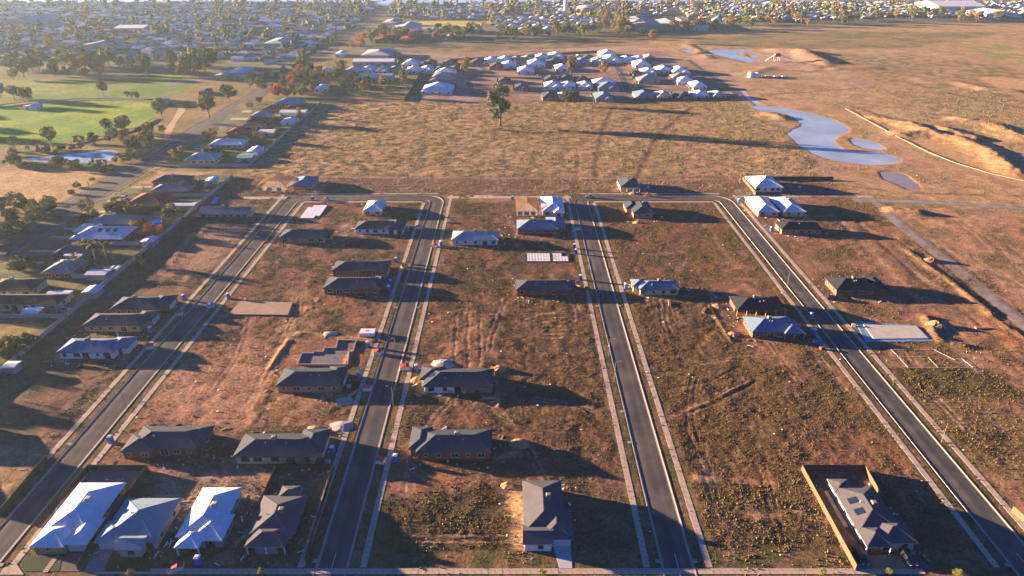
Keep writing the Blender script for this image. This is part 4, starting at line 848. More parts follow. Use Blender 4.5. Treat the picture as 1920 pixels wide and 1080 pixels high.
for a, b in ((ROADS[0] + HW + 3.4, ROADS[1] - HW - 3.4), (ROADS[2] + HW + 3.4, ROADS[3] - HW - 3.4)):
    e = empty('footpath', (a, Y_TOP - HW - 3.4, 0)); tag(e, kind='structure'); mb = MB(); n = int((b - a) / 1.5)
    for k in range(n): mb.box(k * 1.5, k * 1.5 + 1.46, -.7, .7, -.15, .09)
    tag(mb.build('far_bays', M_conc, e), kind='stuff')
    mb = MB(); mb.box(a - 6, b + 6, Y_TOP + HW + 2.2, Y_TOP + HW + 3.4, -.15, .085); tag(mb.build('footpath', M_conc), kind='structure')
mb = MB(); x0 = ROADS[1] + HW + 1.5; x1 = ROADS[2] - HW - 1.5; mb.box(x0, x1, Y_TOP - 1.2, Y_TOP + 2.3, -.15, .08); mb.box(x0 + 6, x0 + 24, Y_TOP + 2.3, Y_TOP + 3.6, -.15, .075)
tag(mb.build('concrete_strip', M_conc), kind='structure')
mb = MB(); a = G(455, 372)[0]; mb.box(a, ROADS[0] - HW - .5, Y_TOP - 2.5, Y_TOP + 1.5, -.15, .08); tag(mb.build('concrete_strip', M_conc), kind='structure')
mb = MB(); mb.box(ROADS[3] + 8, G(1640, 372)[0], Y_TOP + .5, Y_TOP + 3, -.15, .08); tag(mb.build('concrete_strip', M_conc), kind='structure')
print('bays', cnt)

# ------------------------------------------------------------------ water
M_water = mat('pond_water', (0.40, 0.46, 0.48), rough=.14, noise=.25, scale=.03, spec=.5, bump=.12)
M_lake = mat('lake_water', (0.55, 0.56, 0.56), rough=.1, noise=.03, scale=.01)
M_water2 = mat('still_water', (0.045, 0.06, 0.07), rough=.05, noise=.1, scale=.1, spec=.6)
M_mud = mat('wet_mud', (0.26, 0.23, 0.24), rough=.45, noise=.2, scale=.2, spec=.4)
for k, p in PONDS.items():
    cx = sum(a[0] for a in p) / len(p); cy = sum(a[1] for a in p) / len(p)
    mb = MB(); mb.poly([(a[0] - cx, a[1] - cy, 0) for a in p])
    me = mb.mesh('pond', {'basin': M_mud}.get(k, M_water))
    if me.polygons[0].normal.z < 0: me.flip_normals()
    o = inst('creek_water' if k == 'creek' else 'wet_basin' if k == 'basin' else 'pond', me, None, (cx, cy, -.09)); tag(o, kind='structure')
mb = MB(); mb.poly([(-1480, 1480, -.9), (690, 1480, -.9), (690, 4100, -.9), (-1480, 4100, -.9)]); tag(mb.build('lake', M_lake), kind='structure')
# ------------------------------------------------------------------ houses
TAN = math.tan(R(22))
def hip_roof(mb, x0, x1, y0, y1, z0, kind='hip', fas=.2, m=0, mf=1, pitch=TAN):
    """eaves rectangle -> soffit, fascia and roof planes"""
    mb.quad((x0, y1, z0), (x1, y1, z0), (x1, y0, z0), (x0, y0, z0), mf)
    zt = z0 + fas
    for a, b in (((x0, y0), (x1, y0)), ((x1, y0), (x1, y1)), ((x1, y1), (x0, y1)), ((x0, y1), (x0, y0))):
        mb.quad((*a, z0), (*b, z0), (*b, zt), (*a, zt), mf)
    w, d = x1 - x0, y1 - y0
    if w >= d:
        h = d / 2 * pitch; ym = (y0 + y1) / 2; r0 = x0 + (d / 2 if kind == 'hip' else 0); r1 = x1 - (d / 2 if kind == 'hip' else 0)
        if r1 < r0: r0 = r1 = (x0 + x1) / 2
        A, B = (r0, ym, zt + h), (r1, ym, zt + h)
        mb.quad((x0, y0, zt), (x1, y0, zt), B, A, m); mb.quad((x1, y1, zt), (x0, y1, zt), A, B, m)
        mb.tri((x1, y0, zt), (x1, y1, zt), B, m if kind == 'hip' else mf); mb.tri((x0, y1, zt), (x0, y0, zt), A, m if kind == 'hip' else mf)
    else:
        h = w / 2 * pitch; xm = (x0 + x1) / 2; r0 = y0 + (w / 2 if kind == 'hip' else 0); r1 = y1 - (w / 2 if kind == 'hip' else 0)
        if r1 < r0: r0 = r1 = (y0 + y1) / 2
        A, B = (xm, r0, zt + h), (xm, r1, zt + h)
        mb.quad((x1, y0, zt), (x1, y1, zt), B, A, m); mb.quad((x0, y1, zt), (x0, y0, zt), A, B, m)
        mb.tri((x0, y0, zt), (x1, y0, zt), A, m if kind == 'hip' else mf); mb.tri((x1, y1, zt), (x0, y1, zt), B, m if kind == 'hip' else mf)
    return zt + h, (A, B)
_cache = {}
def win_meshes(w, h, dark):
    k = (w, h, dark)
    if k not in _cache:
        f = MB(); t = .07
        f.box(-w / 2, w / 2, -.05, .02, 0, t); f.box(-w / 2, w / 2, -.05, .02, h - t, h)
        f.box(-w / 2, -w / 2 + t, -.05, .02, t, h - t); f.box(w / 2 - t, w / 2, -.05, .02, t, h - t)
        if w > 1.3: f.box(-t / 2, t / 2, -.045, .02, t, h - t)
        g = MB(); g.box(-w / 2 + .02, w / 2 - .02, -.015, .02, .02, h - .02)
        s_ = MB(); s_.box(-w / 2 - .06, w / 2 + .06, -.09, .01, -.07, -.003)
        _cache[k] = (g.mesh('window', M_glass), f.mesh('frame', M_dframe if dark else M_frame), s_.mesh('sill', M_conc))
    return _cache[k]
def add_window(parent, x, y, z, rz, w=1.6, h=1.25, dark=False, sill=True):
    g, f, s_ = win_meshes(w, h, dark)
    o = inst('window', g, parent, (x, y, z), rz); inst('frame', f, o)
    if sill: inst('sill', s_, o)
    return o
def box_mesh(key, dims, m):
    k = (key,) + tuple(round(d, 2) for d in dims)
    if k not in _cache:
        mb = MB(); w, d, h = dims; mb.box(-w / 2, w / 2, -d / 2, d / 2, 0, h); _cache[k] = mb.mesh(key, m)
    return _cache[k]
def cooler_mesh(pale):
    k = ('cooler', pale)
    if k not in _cache:
        mb = MB(); mb.box(-.5, .5, -.5, .5, 0, .25); mb.box(-.6, .6, -.6, .6, .25, .95)
        i = len(mb.v); z = .95
        for a, b in ((-.6, -.6), (.6, -.6), (.6, .6), (-.6, .6)): mb.v.append((a, b, z))
        for a, b in ((-.4, -.4), (.4, -.4), (.4, .4), (-.4, .4)): mb.v.append((a, b, z + .12))
        for q in ((0, 1, 5, 4), (1, 2, 6, 5), (2, 3, 7, 6), (3, 0, 4, 7), (4, 5, 6, 7)): mb.f.append(tuple(i + j for j in q)); mb.m.append(0)
        _cache[k] = mb.mesh('evaporative_cooler', M_cooler2 if pale else M_cooler)
    return _cache[k]
M_soffit = mat('fascia_paint', (0.30, 0.29, 0.28), rough=.6, noise=.08)
M_soffw = mat('fascia_white', (0.62, 0.62, 0.62), rough=.6, noise=.06)
M_soffd = mat('fascia_dark', (0.05, 0.05, 0.055), rough=.6, noise=.06)
def inside(rects, x, y, skip, pad=.5):
    for i, r in enumerate(rects):
        if i != skip and r[0] + pad < x < r[1] - pad and r[2] + pad < y < r[3] - pad: return True
    return False
def build_house(name, label, roof, wall, rects, opt, group=None, cat='house', wall_h=2.5, simple=False, pitch=TAN):
    rects = [list(r[:4]) + [r[4] if len(r) > 4 else 'hip'] for r in rects]
    cx = sum(r[0] + r[1] for r in rects) / 2 / len(rects); cy = sum(r[2] + r[3] for r in rects) / 2 / len(rects)
    e = empty(name, (cx, cy, 0), 0, label, cat, group)
    L = [[r[0] - cx, r[1] - cx, r[2] - cy, r[3] - cy, r[4]] for r in rects]
    ins = .5 if not simple else .35
    wb = MB()
    for i, r in enumerate(L):
        k = i * .004; ee = .12 if opt.get('carport') and i == len(L) - 1 and len(L) > 1 else 0
        y0 = r[2] + ins + k
        if opt.get('carport') and i == len(L) - 1:
            y0 = min(r[3] - 1.5, y0 + 3.0)
        wb.box(r[0] + ins + k, r[1] - ins - k, y0, r[3] - ins - k, -.3, wall_h + .06)
    wb.build('wall', WM(wall), e)
    if opt.get('wall2'):
        r = L[0]; b = MB(); b.box(r[0] + (r[1] - r[0]) * .55, r[1] - .48, r[2] + .47, r[2] + .6, -.2, wall_h + .03); b.build('wall', WM(opt['wall2']), e)
    rb = MB(); rg = []
    for i, r in enumerate(L):
        zt, ab = hip_roof(rb, r[0], r[1], r[2], r[3], wall_h + i * .006, r[4], m=0, mf=1, pitch=pitch); rg.append((zt, ab))
    ro = rb.build('roof', [RM(roof), M_soffw if roof in ('white', 'offwhite') else M_soffd if roof in ('charcoal', 'black', 'blue') else M_soffit], e)
    if not simple:
        cb = MB()
        for i, (zt, (A, B)) in enumerate(rg):
            r = L[i]; z1 = wall_h + .2 + i * .006
            up = lambda p: (p[0], p[1], p[2] + .02)
            cb.bar(up(A), up(B), .22, .07)
            if r[4] == 'hip':
                w_, d_ = r[1] - r[0], r[3] - r[2]
                ends = ((A, (r[0], r[2]), (r[0], r[3])), (B, (r[1], r[2]), (r[1], r[3]))) if w_ >= d_ else ((A, (r[0], r[2]), (r[1], r[2])), (B, (r[0], r[3]), (r[1], r[3])))
                for T, p, q_ in ends:
                    cb.bar((*p, z1 + .02), up(T), .18, .06); cb.bar((*q_, z1 + .02), up(T), .18, .06)
        cb.build('ridge_cap', RM(roof), ro)
    # windows
    if opt.get('nowin'): return e
    dark = wall in ('white', 'cream', 'teal', 'grey') and opt.get('win') != 'w'
    for i, r in enumerate(L):
        y = r[2] + ins + i * .004; w_ = r[1] - r[0] - 2 * ins
        if opt.get('carport') and i == len(L) - 1: continue
        if w_ < 2.5: continue
        nW = max(1, int(w_ / 3.4)); g_at = opt.get('garage_at', None)
        for k in range(nW):
            x = r[0] + ins + (k + .5 + rng.uniform(-.12, .12)) * w_ / nW
            if inside(L, x, y - .1, i): continue
            if opt.get('g') == 'S' and garage_here(opt, L, i, x): continue
            t = rng.random()
            if simple:
                if k % 2 == 0: add_window(e, x, y - .003, .85, 0, 1.6, 1.25, dark, False)
                continue
            if t < .62: add_window(e, x, y - .003, .8, 0, rng.choice((1.2, 1.8, 2.1)), 1.3, dark)
            elif t < .8: add_window(e, x, y - .003, .1, 0, 2.1 if w_ > 6 else 1.2, 2.1, dark, False)
            else: add_window(e, x, y - .003, 1.0, 0, .9, 1.0, dark)
        for side in (0, 1):
            if simple and side == (0 if cx < 0 else 1): continue
            xx = r[side] + (ins + i * .004) * (1 if side == 0 else -1); rz = R(-90) if side == 0 else R(90)
            dd = r[3] - r[2] - 2 * ins; nW = int(dd / 4.2)
            for k in range(nW):
                yy = r[2] + ins + (k + .5) * dd / nW
                if inside(L, xx + (-.1 if side == 0 else .1), yy, i): continue
                if opt.get('g') == ('W' if side == 0 else 'E') and i == garage_idx(opt, L): continue
                add_window(e, xx + (-.003 if side == 0 else .003), yy, .9, rz, 1.2, 1.2, dark, not simple)
    if simple: return e
    g = opt.get('g')
    if g in ('E', 'W'):
        i = garage_idx(opt, L); r = L[i]; s_ = 1 if g == 'E' else -1; xx = (r[1] - ins - i * .004) if s_ > 0 else (r[0] + ins + i * .004)
        yy = r[2] + ins + 2.9 if r[3] - r[2] > 7 else (r[2] + r[3]) / 2; hw = min(2.5, (r[3] - r[2]) / 2 - .8)
        gb = MB(); gb.box(-.03, .03, -hw, hw, 0, 2.2)
        for k in range(1, 5): gb.box(.03 * s_ - .01, .03 * s_ + .01, -hw + .05, hw - .05, k * .44 - .02, k * .44 + .02)
        gb.build('garage_door', M_garage, e, (xx + .01 * s_, yy, 0))
    if g == 'S':
        i = garage_idx(opt, L); r = L[i]; xx, hw = garage_span(opt, r, ins); yy = r[2] + ins + i * .004
        gb = MB(); gb.box(-hw, hw, -.04, .03, 0, 2.2)
        for k in range(1, 5): gb.box(-hw + .05, hw - .05, -.05, -.03, k * .44 - .02, k * .44 + .02)
        gb.build('garage_door', M_garage if wall != 'dark' else M_door, e, (xx, yy, 0))
    if opt.get('carport'):
        r = L[-1]; p = MB(); ww = r[1] - r[0]; n = max(2, int(ww / 3.2) + 1)
        pm = box_mesh('post_' + ('t' if wall in ('redbrick', 'timber') else 'w'), (.22, .22, wall_h + .03), M_timber if wall in ('redbrick', 'timber') else M_white)
        for k in range(n): inst('post', pm, e, (r[0] + .35 + k * (ww - .7) / (n - 1), r[2] + .35, 0))
    if opt.get('cool') is not None and opt.get('cool') is not False:
        r = L[0]; zt, (A, B) = rg[0]; w_, d_ = r[1] - r[0], r[3] - r[2]; dn = 1.3
        x = (A[0] + B[0]) / 2 + (rng.uniform(-.25, .1) * (B[0] - A[0]) if w_ >= d_ else dn); y = (A[1] + B[1]) / 2 + (.3 if w_ >= d_ else rng.uniform(-.1, .25) * (B[1] - A[1]))
        off = .3 if w_ >= d_ else dn
        inst('evaporative_cooler', cooler_mesh(opt['cool'] == 2 or roof == 'white'), e, (x, y, zt - off * TAN - .15), 0)
    pipe = box_mesh('vent_pipe', (.16, .16, .7), M_cooler2)
    for k in range(2):
        r = L[0]; zt, (A, B) = rg[0]; t = rng.uniform(.1, .9); off = rng.uniform(1.0, 2.2)
        if r[1] - r[0] >= r[3] - r[2]: x = A[0] + (B[0] - A[0]) * t; y = A[1] - off
        else: x = A[0] + off * rng.choice((-1, 1)); y = A[1] + (B[1] - A[1]) * t
        inst('vent_pipe', pipe, e, (x, y, zt - off * TAN - .25))
    for k in range(int(opt.get('solar', 0)) or (0)):
        r = L[0]; zt, (A, B) = rg[0]; sb = MB(); a = math.atan(TAN)
        # panel lying on a left-facing or front-facing plane
        if r[1] - r[0] >= r[3] - r[2]:
            w2 = 1.9; x = r[0] + (r[3] - r[2]) / 2 * .45; sb.box(-1.0, 1.0, -.8, .8, .04, .10); o = sb.build('solar_panel', M_solar, e, (x, (A[1]), zt - (A[0] - x) * TAN + .0)); o.rotation_euler = (0, -a, 0)
        else:
            x = A[0] - 2.6; y = B[1] - .8 - k * 3.4; sb.box(-1.0, 1.0, -.85, .85, .04, .10); o = sb.build('solar_panel', M_solar, e, (x, y, zt - 2.6 * TAN)); o.rotation_euler = (0, -a, 0)
    for k in range(opt.get('sky', 0)):
        r = L[0]; zt, (A, B) = rg[0]; sb = MB(); sb.box(-.9, .9, -1.2, 1.2, .05, .12); a = math.atan(TAN)
        o = sb.build('skylight', M_solar, e, (B[0] - 4 + k * 3.4, A[1] - 2.4, zt - 2.4 * TAN)); o.rotation_euler = (a, 0, 0)
    if opt.get('chim'):
        r = L[0]; sb = MB(); sb.box(-.45, .45, -.35, .35, 0, 2.2); sb.box(-.5, .5, -.4, .4, 2.2, 2.35); sb.build('chimney', WM('redbrick'), e, (r[0] + 2.2, r[2] + 2.5, 2.8))
    return e
def garage_idx(opt, L):
    g = opt.get('g')
    if g == 'E': return max(range(len(L)), key=lambda i: L[i][1])
    if g == 'W': return min(range(len(L)), key=lambda i: L[i][0])
    if len(L) == 1: return 0
    if 'garage_at' in opt and opt['garage_at'] < .2: return 1
    return 1 if len(L) < 3 or opt.get('garage_at', 0) > .9 else len(L) - 1
def garage_span(opt, r, ins):
    w_ = r[1] - r[0] - 2 * ins; hw = min(2.45, w_ / 2 - .2)
    t = opt.get('garage_at', .5); x = r[0] + ins + hw + .1 + (w_ - 2 * hw - .2) * t
    return x, hw
def garage_here(opt, L, i, x):
    if i != garage_idx(opt, L): return False
    gx, hw = garage_span(opt, L[i], .5); return abs(x - gx) < hw + 1.2
for (nm, lab, roof, wall, _, opt), rs in zip(NEAR, NEARW):
    build_house(nm, lab, roof, wall, rs, opt, 'new houses along the four estate streets')
for y_, l_ in ((108, 'nearest'), (124, 'second'), (141, 'third')):  # three unseen houses added past the left edge to shade the first street
    build_house('house', 'grey roofed house outside the left edge of the photo, %s of three' % l_, 'grey', 'tan', [[-168, -150, y_, y_ + 12.5, 'hip']], {}, 'neighbouring houses left of the photo')
for (nm, lab, roof, wall, _, opt), rs in zip(OLD, OLDW):
    if 'chim' not in opt and rng.random() < .4: opt['cool'] = 2
    build_house(nm, lab, roof, wall, rs, opt, 'settled houses between the main road and the pale rear fence')
for lab, roof, wall, r in SHEDS:
    rr = rect_px(*r); rr[3] = max(rr[3], rr[2] + 3.5)
    e = build_house('shed', lab, roof, wall, [rr + ['gable']], dict(nowin=1), 'backyard sheds of the old houses', 'shed', 2.4, True, .18)
    d = MB(); d.box(-1.1, 1.1, -.03, .02, 0, 2.1); d.build('roller_door', M_door, e, (0, (rr[2] - rr[3]) / 2 + .34, 0))
# ordinal labels by row for the small estate behind the paddock
rows = {}; YARDS = []
for i, m in enumerate(MID): rows.setdefault(int((195 - m[2]) // 13), []).append(i)
CN = dict(white='white metal', charcoal='charcoal', grey='grey', blue='blue grey', brown='brown', cream='sunlit cream', lightgrey='pale grey')
for rk, ids in rows.items():
    ids.sort(key=lambda i: MID[i][0]); rowno = sorted(rows).index(rk)
    for j, i in enumerate(ids):
        m = MID[i]; place = 'nearest' if rk == 0 else ordn(rk) + ' farther'
        lab = '%s roofed house, %s from left in the %s row of the rear estate' % (CN[m[4]], ordn(j), 'front' if rowno == 0 else ordn(rowno))
        wcol = {'white': 'white', 'charcoal': 'grey', 'grey': 'cream', 'blue': 'grey', 'brown': 'tan', 'cream': 'tan', 'lightgrey': 'cream'}[m[4]]
        x0, x1, y0, y1 = MIDW[i]; x0 -= .7; x1 += .7; dd = max(y1 - y0, 9); rr = [x0, x1, y0, y0 + min(dd, (x1 - x0) * 1.6)]
        rs = [rr]
        if (x1 - x0) > 11: k = x0 + (x1 - x0) * rng.choice((0.0, .5)); rs.append([k, k + (x1 - x0) * .48, y0 - 1.8, y0 + 6])
        build_house('house', lab, m[4], wcol, rs, {}, 'houses of the small estate beyond the paddock', 'house', 2.5, True)
        if m[3] > 118 and m[0] > 745 and rng.random() < .62: YARDS.append((rr, lab))
for lab, cat, roof, wall, r, wh, kd in BIG:
    rr = rect_px(*r, z=wh); 
    dmin = 5 if cat in ('shed', 'kiosk', 'clubhouse') else 10
    if rr[3] - rr[2] < dmin: rr[3] = rr[2] + dmin
    e = build_house('building' if cat not in ('shed', 'warehouse') else cat, lab, roof, wall, [rr + [kd]], dict(), None, cat, wh, True, .16)

# timber roof frames under construction
def frame_house(label, r):
    x0, x1, y0, y1 = r; cx, cy = (x0 + x1) / 2, (y0 + y1) / 2; e = empty('unfinished_house', (cx, cy, 0), 0, label, 'unfinished house', 'unfinished timber roof frames')
    w, d = (x1 - x0) / 2, (y1 - y0) / 2; b = MB(); b.box(-w + .4, w - .4, -d + .4, d - .4, -.2, .12); b.build('slab', M_conc, e)
    n = int(2 * w / 2.0) + 1
    st = box_mesh('stud', (.12, .1, 2.45), M_timber)
    for k in range(n):
        for y in (-d + .5, d - .5): inst('stud', st, e, (-w + .5 + k * (2 * w - 1) / (n - 1), y, .1))
    pl = MB()
    for y in (-d + .5, d - .5): pl.box(-w + .4, w - .4, y - .06, y + .06, 2.55, 2.65)
    for x in (-w + .5, w - .5): pl.box(x - .06, x + .06, -d + .5, d - .5, 2.56, 2.66)
    pl.build('top_plate', M_timber, e)
    s_ = MB(); 
    for k in range(3): xx = -w + 1 + k * (2 * w - 3) / 2.6; s_.box(xx, xx + 2.4, -d + .44, -d + .48, .3, 2.2)
    s_.build('wall_wrap', WM('teal'), e)
    h = min(w, d) * TAN; rid = MB(); rl = abs(w - d)
    A, B = ((-rl, 0, 2.7 + h), (rl, 0, 2.7 + h)) if w > d else ((0, -rl, 2.7 + h), (0, rl, 2.7 + h))
    rid.bar(A, B, .12, .2); rid.build('ridge_beam', M_timber, e)
    raf = MB(); step = .6
    m = int(2 * w / step)
    for k in range(m + 1):
        x = -w + k * 2 * w / m; 
        for s2 in (-1, 1):
            t = min(1, (w - abs(x)) / min(w, d)); raf.bar((x, s2 * d, 2.68), (x, s2 * d * (1 - t) + (0 if w > d else 0), 2.68 + h * t), .06, .14)
    m = int(2 * d / step)
    for k in range(m + 1):
        y = -d + k * 2 * d / m
        for s2 in (-1, 1):
            t = min(1, (d - abs(y)) / min(w, d)); raf.bar((s2 * w, y, 2.69), (s2 * w * (1 - t * min(w, d) / w), y, 2.69 + h * t), .06, .14)
    tag(raf.build('rafters', M_timber, e), kind='stuff')
    bt = MB()
    for k in range(1, 9):
        t = k / 9; x = w - min(w, d) * t; y = d - min(w, d) * t; z = 2.78 + h * t
        for a, c in (((-x, -y, z), (x, -y, z)), ((x, -y, z), (x, y, z)), ((x, y, z), (-x, y, z)), ((-x, y, z), (-x, -y, z))): bt.bar(a, c, .09, .04)
    tag(bt.build('battens', M_timber, e), kind='stuff')
frame_house('golden timber roof frame of an unfinished house between the two upper streets', rect_px(967, 1010, 396, 371))
frame_house('golden timber roof frame of an unfinished house above the top street at left', rect_px(479, 535, 351, 331))

# ------------------------------------------------------------------ slabs and footings
def prism(name, pts, z0, z1, m, label, cat, group=None):
    cx = sum(p[0] for p in pts) / len(pts); cy = sum(p[1] for p in pts) / len(pts); mb = MB(); P = [(p[0] - cx, p[1] - cy) for p in pts]
    A = sum(P[i][0] * P[(i + 1) % len(P)][1] - P[(i + 1) % len(P)][0] * P[i][1] for i in range(len(P)))
    if A < 0: P = P[::-1]
    mb.poly([(*p, z1) for p in P]); mb.poly([(*p, z0) for p in P][::-1])
    for i in range(len(P)): a, b = P[i], P[(i + 1) % len(P)]; mb.quad((*a, z0), (*b, z0), (*b, z1), (*a, z1))
    o = mb.build(name, m, None, (cx, cy, 0)); return tag(o, label, cat, group)
M_pod = mat('white_foam', (0.66, 0.68, 0.72), rough=.7, noise=.08)
# white slab: foam panels
e = empty('foundation_pods', (*G(587, 398), 0), 0, 'white foam foundation pods laid out beside the top left street corner', 'foundation', 'foundations')
cx, cy = G(587, 398); x0, x1 = G(562, 410)[0] - cx, G(597, 410)[0] - cx; y0, y1 = G(960, 410)[1] - cy, G(960, 386)[1] - cy
for i in range(4):
    for j in range(6):
        w_ = (x1 - x0) / 4; d_ = (y1 - y0) / 6
        if (i, j) in ((3, 0), (0, 5)): continue
        inst('pod', box_mesh('pod', (w_ - .12, d_ - .12, .3), M_pod), e, (x0 + (i + .5) * w_, y0 + (j + .5) * d_, .1))
cx, cy = G(1024, 483)
e = empty('foundation_pods', (cx, cy, 0), 0, 'gridded white foundation pods in a long trench left of the third street', 'foundation', 'foundations')
x0, x1 = G(987, 491)[0] - cx, G(1066, 491)[0] - cx; y0, y1 = G(960, 491)[1] - cy, G(960, 476)[1] - cy
for i in range(14):
    for j in range(5):
        if i == 8 or (i > 11 and j > 2): continue
        w_ = (x1 - x0) / 14; d_ = (y1 - y0) / 5; inst('pod', box_mesh('pod2', (w_ - .16, d_ - .16, .28), M_pod), e, (x0 + (i + .5) * w_, y0 + (j + .5) * d_, .05))
b = MB(); b.box(x0 - .4, x1 + .4, y0 - .35, y0 - .2, 0, .42); b.box(x0 - .4, x1 + .4, y1 + .2, y1 + .35, 0, .42); b.box(x0 - .4, x0 - .25, y0 - .2, y1 + .2, 0, .415); b.box(x1 + .25, x1 + .4, y0 - .2, y1 + .2, 0, .415)
b.build('formwork', M_dframe, e)
prism('building_pad', SLABS['tan'], -.2, .45, mat('compacted_fill', (0.33, 0.23, 0.15), rough=.95, noise=.12, scale=.6), 'low flat tan building pad in the lot right of the first street', 'building pad')
o = prism('slab_sheet', SLABS['blue'], -.2, .22, M_plast, 'blue plastic sheeted slab site right of the fourth street', 'foundation', 'foundations')
prism('concrete_slab', PP((1618, 610), (1718, 613), (1740, 636), (1638, 637)), .1, .42, mat('fresh_concrete', (0.46, 0.42, 0.36), rough=.85, noise=.1, scale=.4), 'fresh pale concrete slab on blue plastic sheeting', 'slab')
# brick footings
def footing(pts, label, grp='foundations'):
    cx, cy = pts[0]; e = empty('brick_footing', (cx, cy, 0), 0, label, 'foundation', grp); mb = MB()
    for i in range(len(pts)):
        a, b = pts[i], pts[(i + 1) % len(pts)]; mb.bar((a[0] - cx, a[1] - cy, .25), (b[0] - cx, b[1] - cy, .25), .3, .6)
    mb.build('wall', WM('grey'), e); fl = MB(); P = [(p[0] - cx, p[1] - cy, .06) for p in pts]
    A = sum(P[i][0] * P[(i + 1) % len(P)][1] - P[(i + 1) % len(P)][0] * P[i][1] for i in range(len(P)))
    fl.poly(P if A > 0 else P[::-1]); fl.build('dark_fill', mat('dark_fill', (0.15, 0.13, 0.13), rough=.9, noise=.15), e)
footing(PP((558, 685), (566, 664), (588, 664), (588, 661), (607, 661), (608, 654), (630, 654), (634, 639), (668, 640), (662, 661), (655, 661), (652, 685)), 'bare brick footings with dark fill above the orange brick house')
# string layout
e = empty('string_layout', (*G(1745, 672), 0), 0, 'pale building set-out lines pegged over red soil below the blue sheeted slab', 'set-out lines'); cx, cy = G(1745, 672); mb = MB()
for a, b in (((1670, 656), (1750, 656)), ((1750, 656), (1790, 676)), ((1790, 673), (1802, 673)), ((1802, 673), (1824, 690)), ((1824, 690), (1702, 690)), ((1702, 690), (1682, 668)), ((1682, 668), (1670, 656)), ((1740, 671), (1758, 690)), ((1682, 670), (1735, 670))):
    A, B = G(*a), G(*b); mb.bar((A[0] - cx, A[1] - cy, .22), (B[0] - cx, B[1] - cy, .22), .07, .05)
tag(mb.build('lines', M_pod, e))
peg = box_mesh('peg', (.1, .1, .8), M_timber)
for p in ((1648, 662), (1662, 678), (1812, 662), (1826, 674), (1830, 662), (1838, 664)): A = G(*p); inst('peg', peg, e, (A[0] - cx, A[1] - cy, 0))
# wrapped pallets of material
def wrapped(px0, px1, pyb, dep, h, lab):
    A, B = G(px0, pyb), G(px1, pyb); w_ = B[0] - A[0]; e = empty('wrapped_stack', ((A[0] + B[0]) / 2, A[1] + dep / 2, 0), 0, lab, 'wrapped materials'); n = 2
    for i in range(n):
        mb = MB(); mb.box(-w_ / 2 + i * w_ / n + .02, -w_ / 2 + (i + 1) * w_ / n - .02, -dep / 2, dep / 2, .1, h + .02 * i); mb.build('wrapped_pack', M_white, e)
    mb = MB(); mb.box(-w_ / 2, w_ / 2, -dep / 2 + .1, dep / 2 - .1, 0, .1); mb.build('pallet', M_timber, e)
    mb = MB(); mb.box(-.7, .5, -.1, .3, h + .03, h + .06); mb.build('tag_strip', M_dframe, e)
wrapped(674, 702, 632, 3.2, 1.5, 'large white wrapped box of building materials beside the second street')

# ------------------------------------------------------------------ fences
def fence(name, label, pts, h, m, group=None, pan=2.4, single=True):
    x0, y0 = pts[0]; e = empty(name, (x0, y0, 0), 0, label, 'fence', group)
    pk = ('panel', m.name, h)
    if pk not in _cache:
        a = MB(); a.box(.03, pan - .03, -.02, .02, -.15, h)
        for k in range(8): a.box(.06 + k * (pan - .1) / 8, .06 + k * (pan - .1) / 8 + .12, -.035, .035, -.14, h - .04)
        _cache[pk] = a.mesh('panel', m); b = MB(); b.box(-.05, .05, -.05, .05, -.2, h + .04); _cache[('fpost', m.name, h)] = b.mesh('post', m)
        c = MB(); c.box(0, pan, -.05, .05, h, h + .05); _cache[('frail', m.name, h)] = c.mesh('rail', m)
    bulk = MB()
    for i in range(len(pts) - 1):
        a, b = Vector(pts[i]), Vector(pts[i + 1]); d = b - a; L = d.length; n = max(1, round(L / pan)); sx = L / n / pan; rz = math.atan2(d.y, d.x)
        for k in range(n):
            p = a + d * (k / n)
            if single:
                inst('panel', _cache[pk], e, (p.x - x0, p.y - y0, 0), rz, (sx, 1, 1)); inst('post', _cache[('fpost', m.name, h)], e, (p.x - x0, p.y - y0, 0), rz)
                inst('rail', _cache[('frail', m.name, h)], e, (p.x - x0, p.y - y0, 0), rz, (sx, 1, 1))
            else:
                q_ = a + d * ((k + 1) / n); bulk.bar((p.x - x0, p.y - y0, h / 2), (q_.x - x0, q_.y - y0, h / 2), .05, h - rng.uniform(0, .04)); bulk.bar((p.x - x0, p.y - y0, -.1), (p.x - x0, p.y - y0, h + .06), .12)
    if not single: bulk.build('panels', m, e)
    return e
H_ = 1.8
FN = 'dark steel fences by the nearest houses'
fence('steel_fence', 'dark steel fence behind the gravel yard at bottom left', PP((168, 882), (279, 882)), H_, M_fdark, FN)
fence('steel_fence', 'dark steel fence along the street side of the white roofed corner house', PP((168, 882), (118, 937)), H_, M_fdark, FN)
fence('steel_fence', 'long dark steel fence between the white roofed corner house and the teal roofed house', PP((279, 882), (205, 985), (196, 1000)), H_, M_fdark, FN)
fence('steel_fence', 'dark steel fence running down to the street between the two front lawns', PP((184, 1012), (146, 1070)), H_, M_fdark, FN)
fence('steel_fence', 'dark steel fence across the back of the bare fenced yard', PP((520, 880), (626, 880)), H_, M_fdark, FN)
fence('steel_fence', 'dark steel fence on the left side of the bare fenced yard', PP((520, 880), (484, 960)), H_, M_fdark, FN)
fence('steel_fence', 'dark steel fence on the street side of the bare fenced yard', PP((626, 880), (573, 1058)), H_, M_fdark, FN)
fence('steel_fence', 'dark steel fence beside the front yard of the dark grey roofed house', PP((452, 1022), (438, 1068)), H_, M_fdark, FN)
fence('steel_fence', 'dark steel fence standing alone on the bare ground at the lower left edge', PP((89, 863), (0, 970)), H_, M_fdark, FN)
FT = 'tan steel fences around the bottom right house'
fence('steel_fence', 'long sunlit tan fence on the left of the bottom right house', PP((1603, 1070), (1502, 882)), H_, M_ftan, FT)
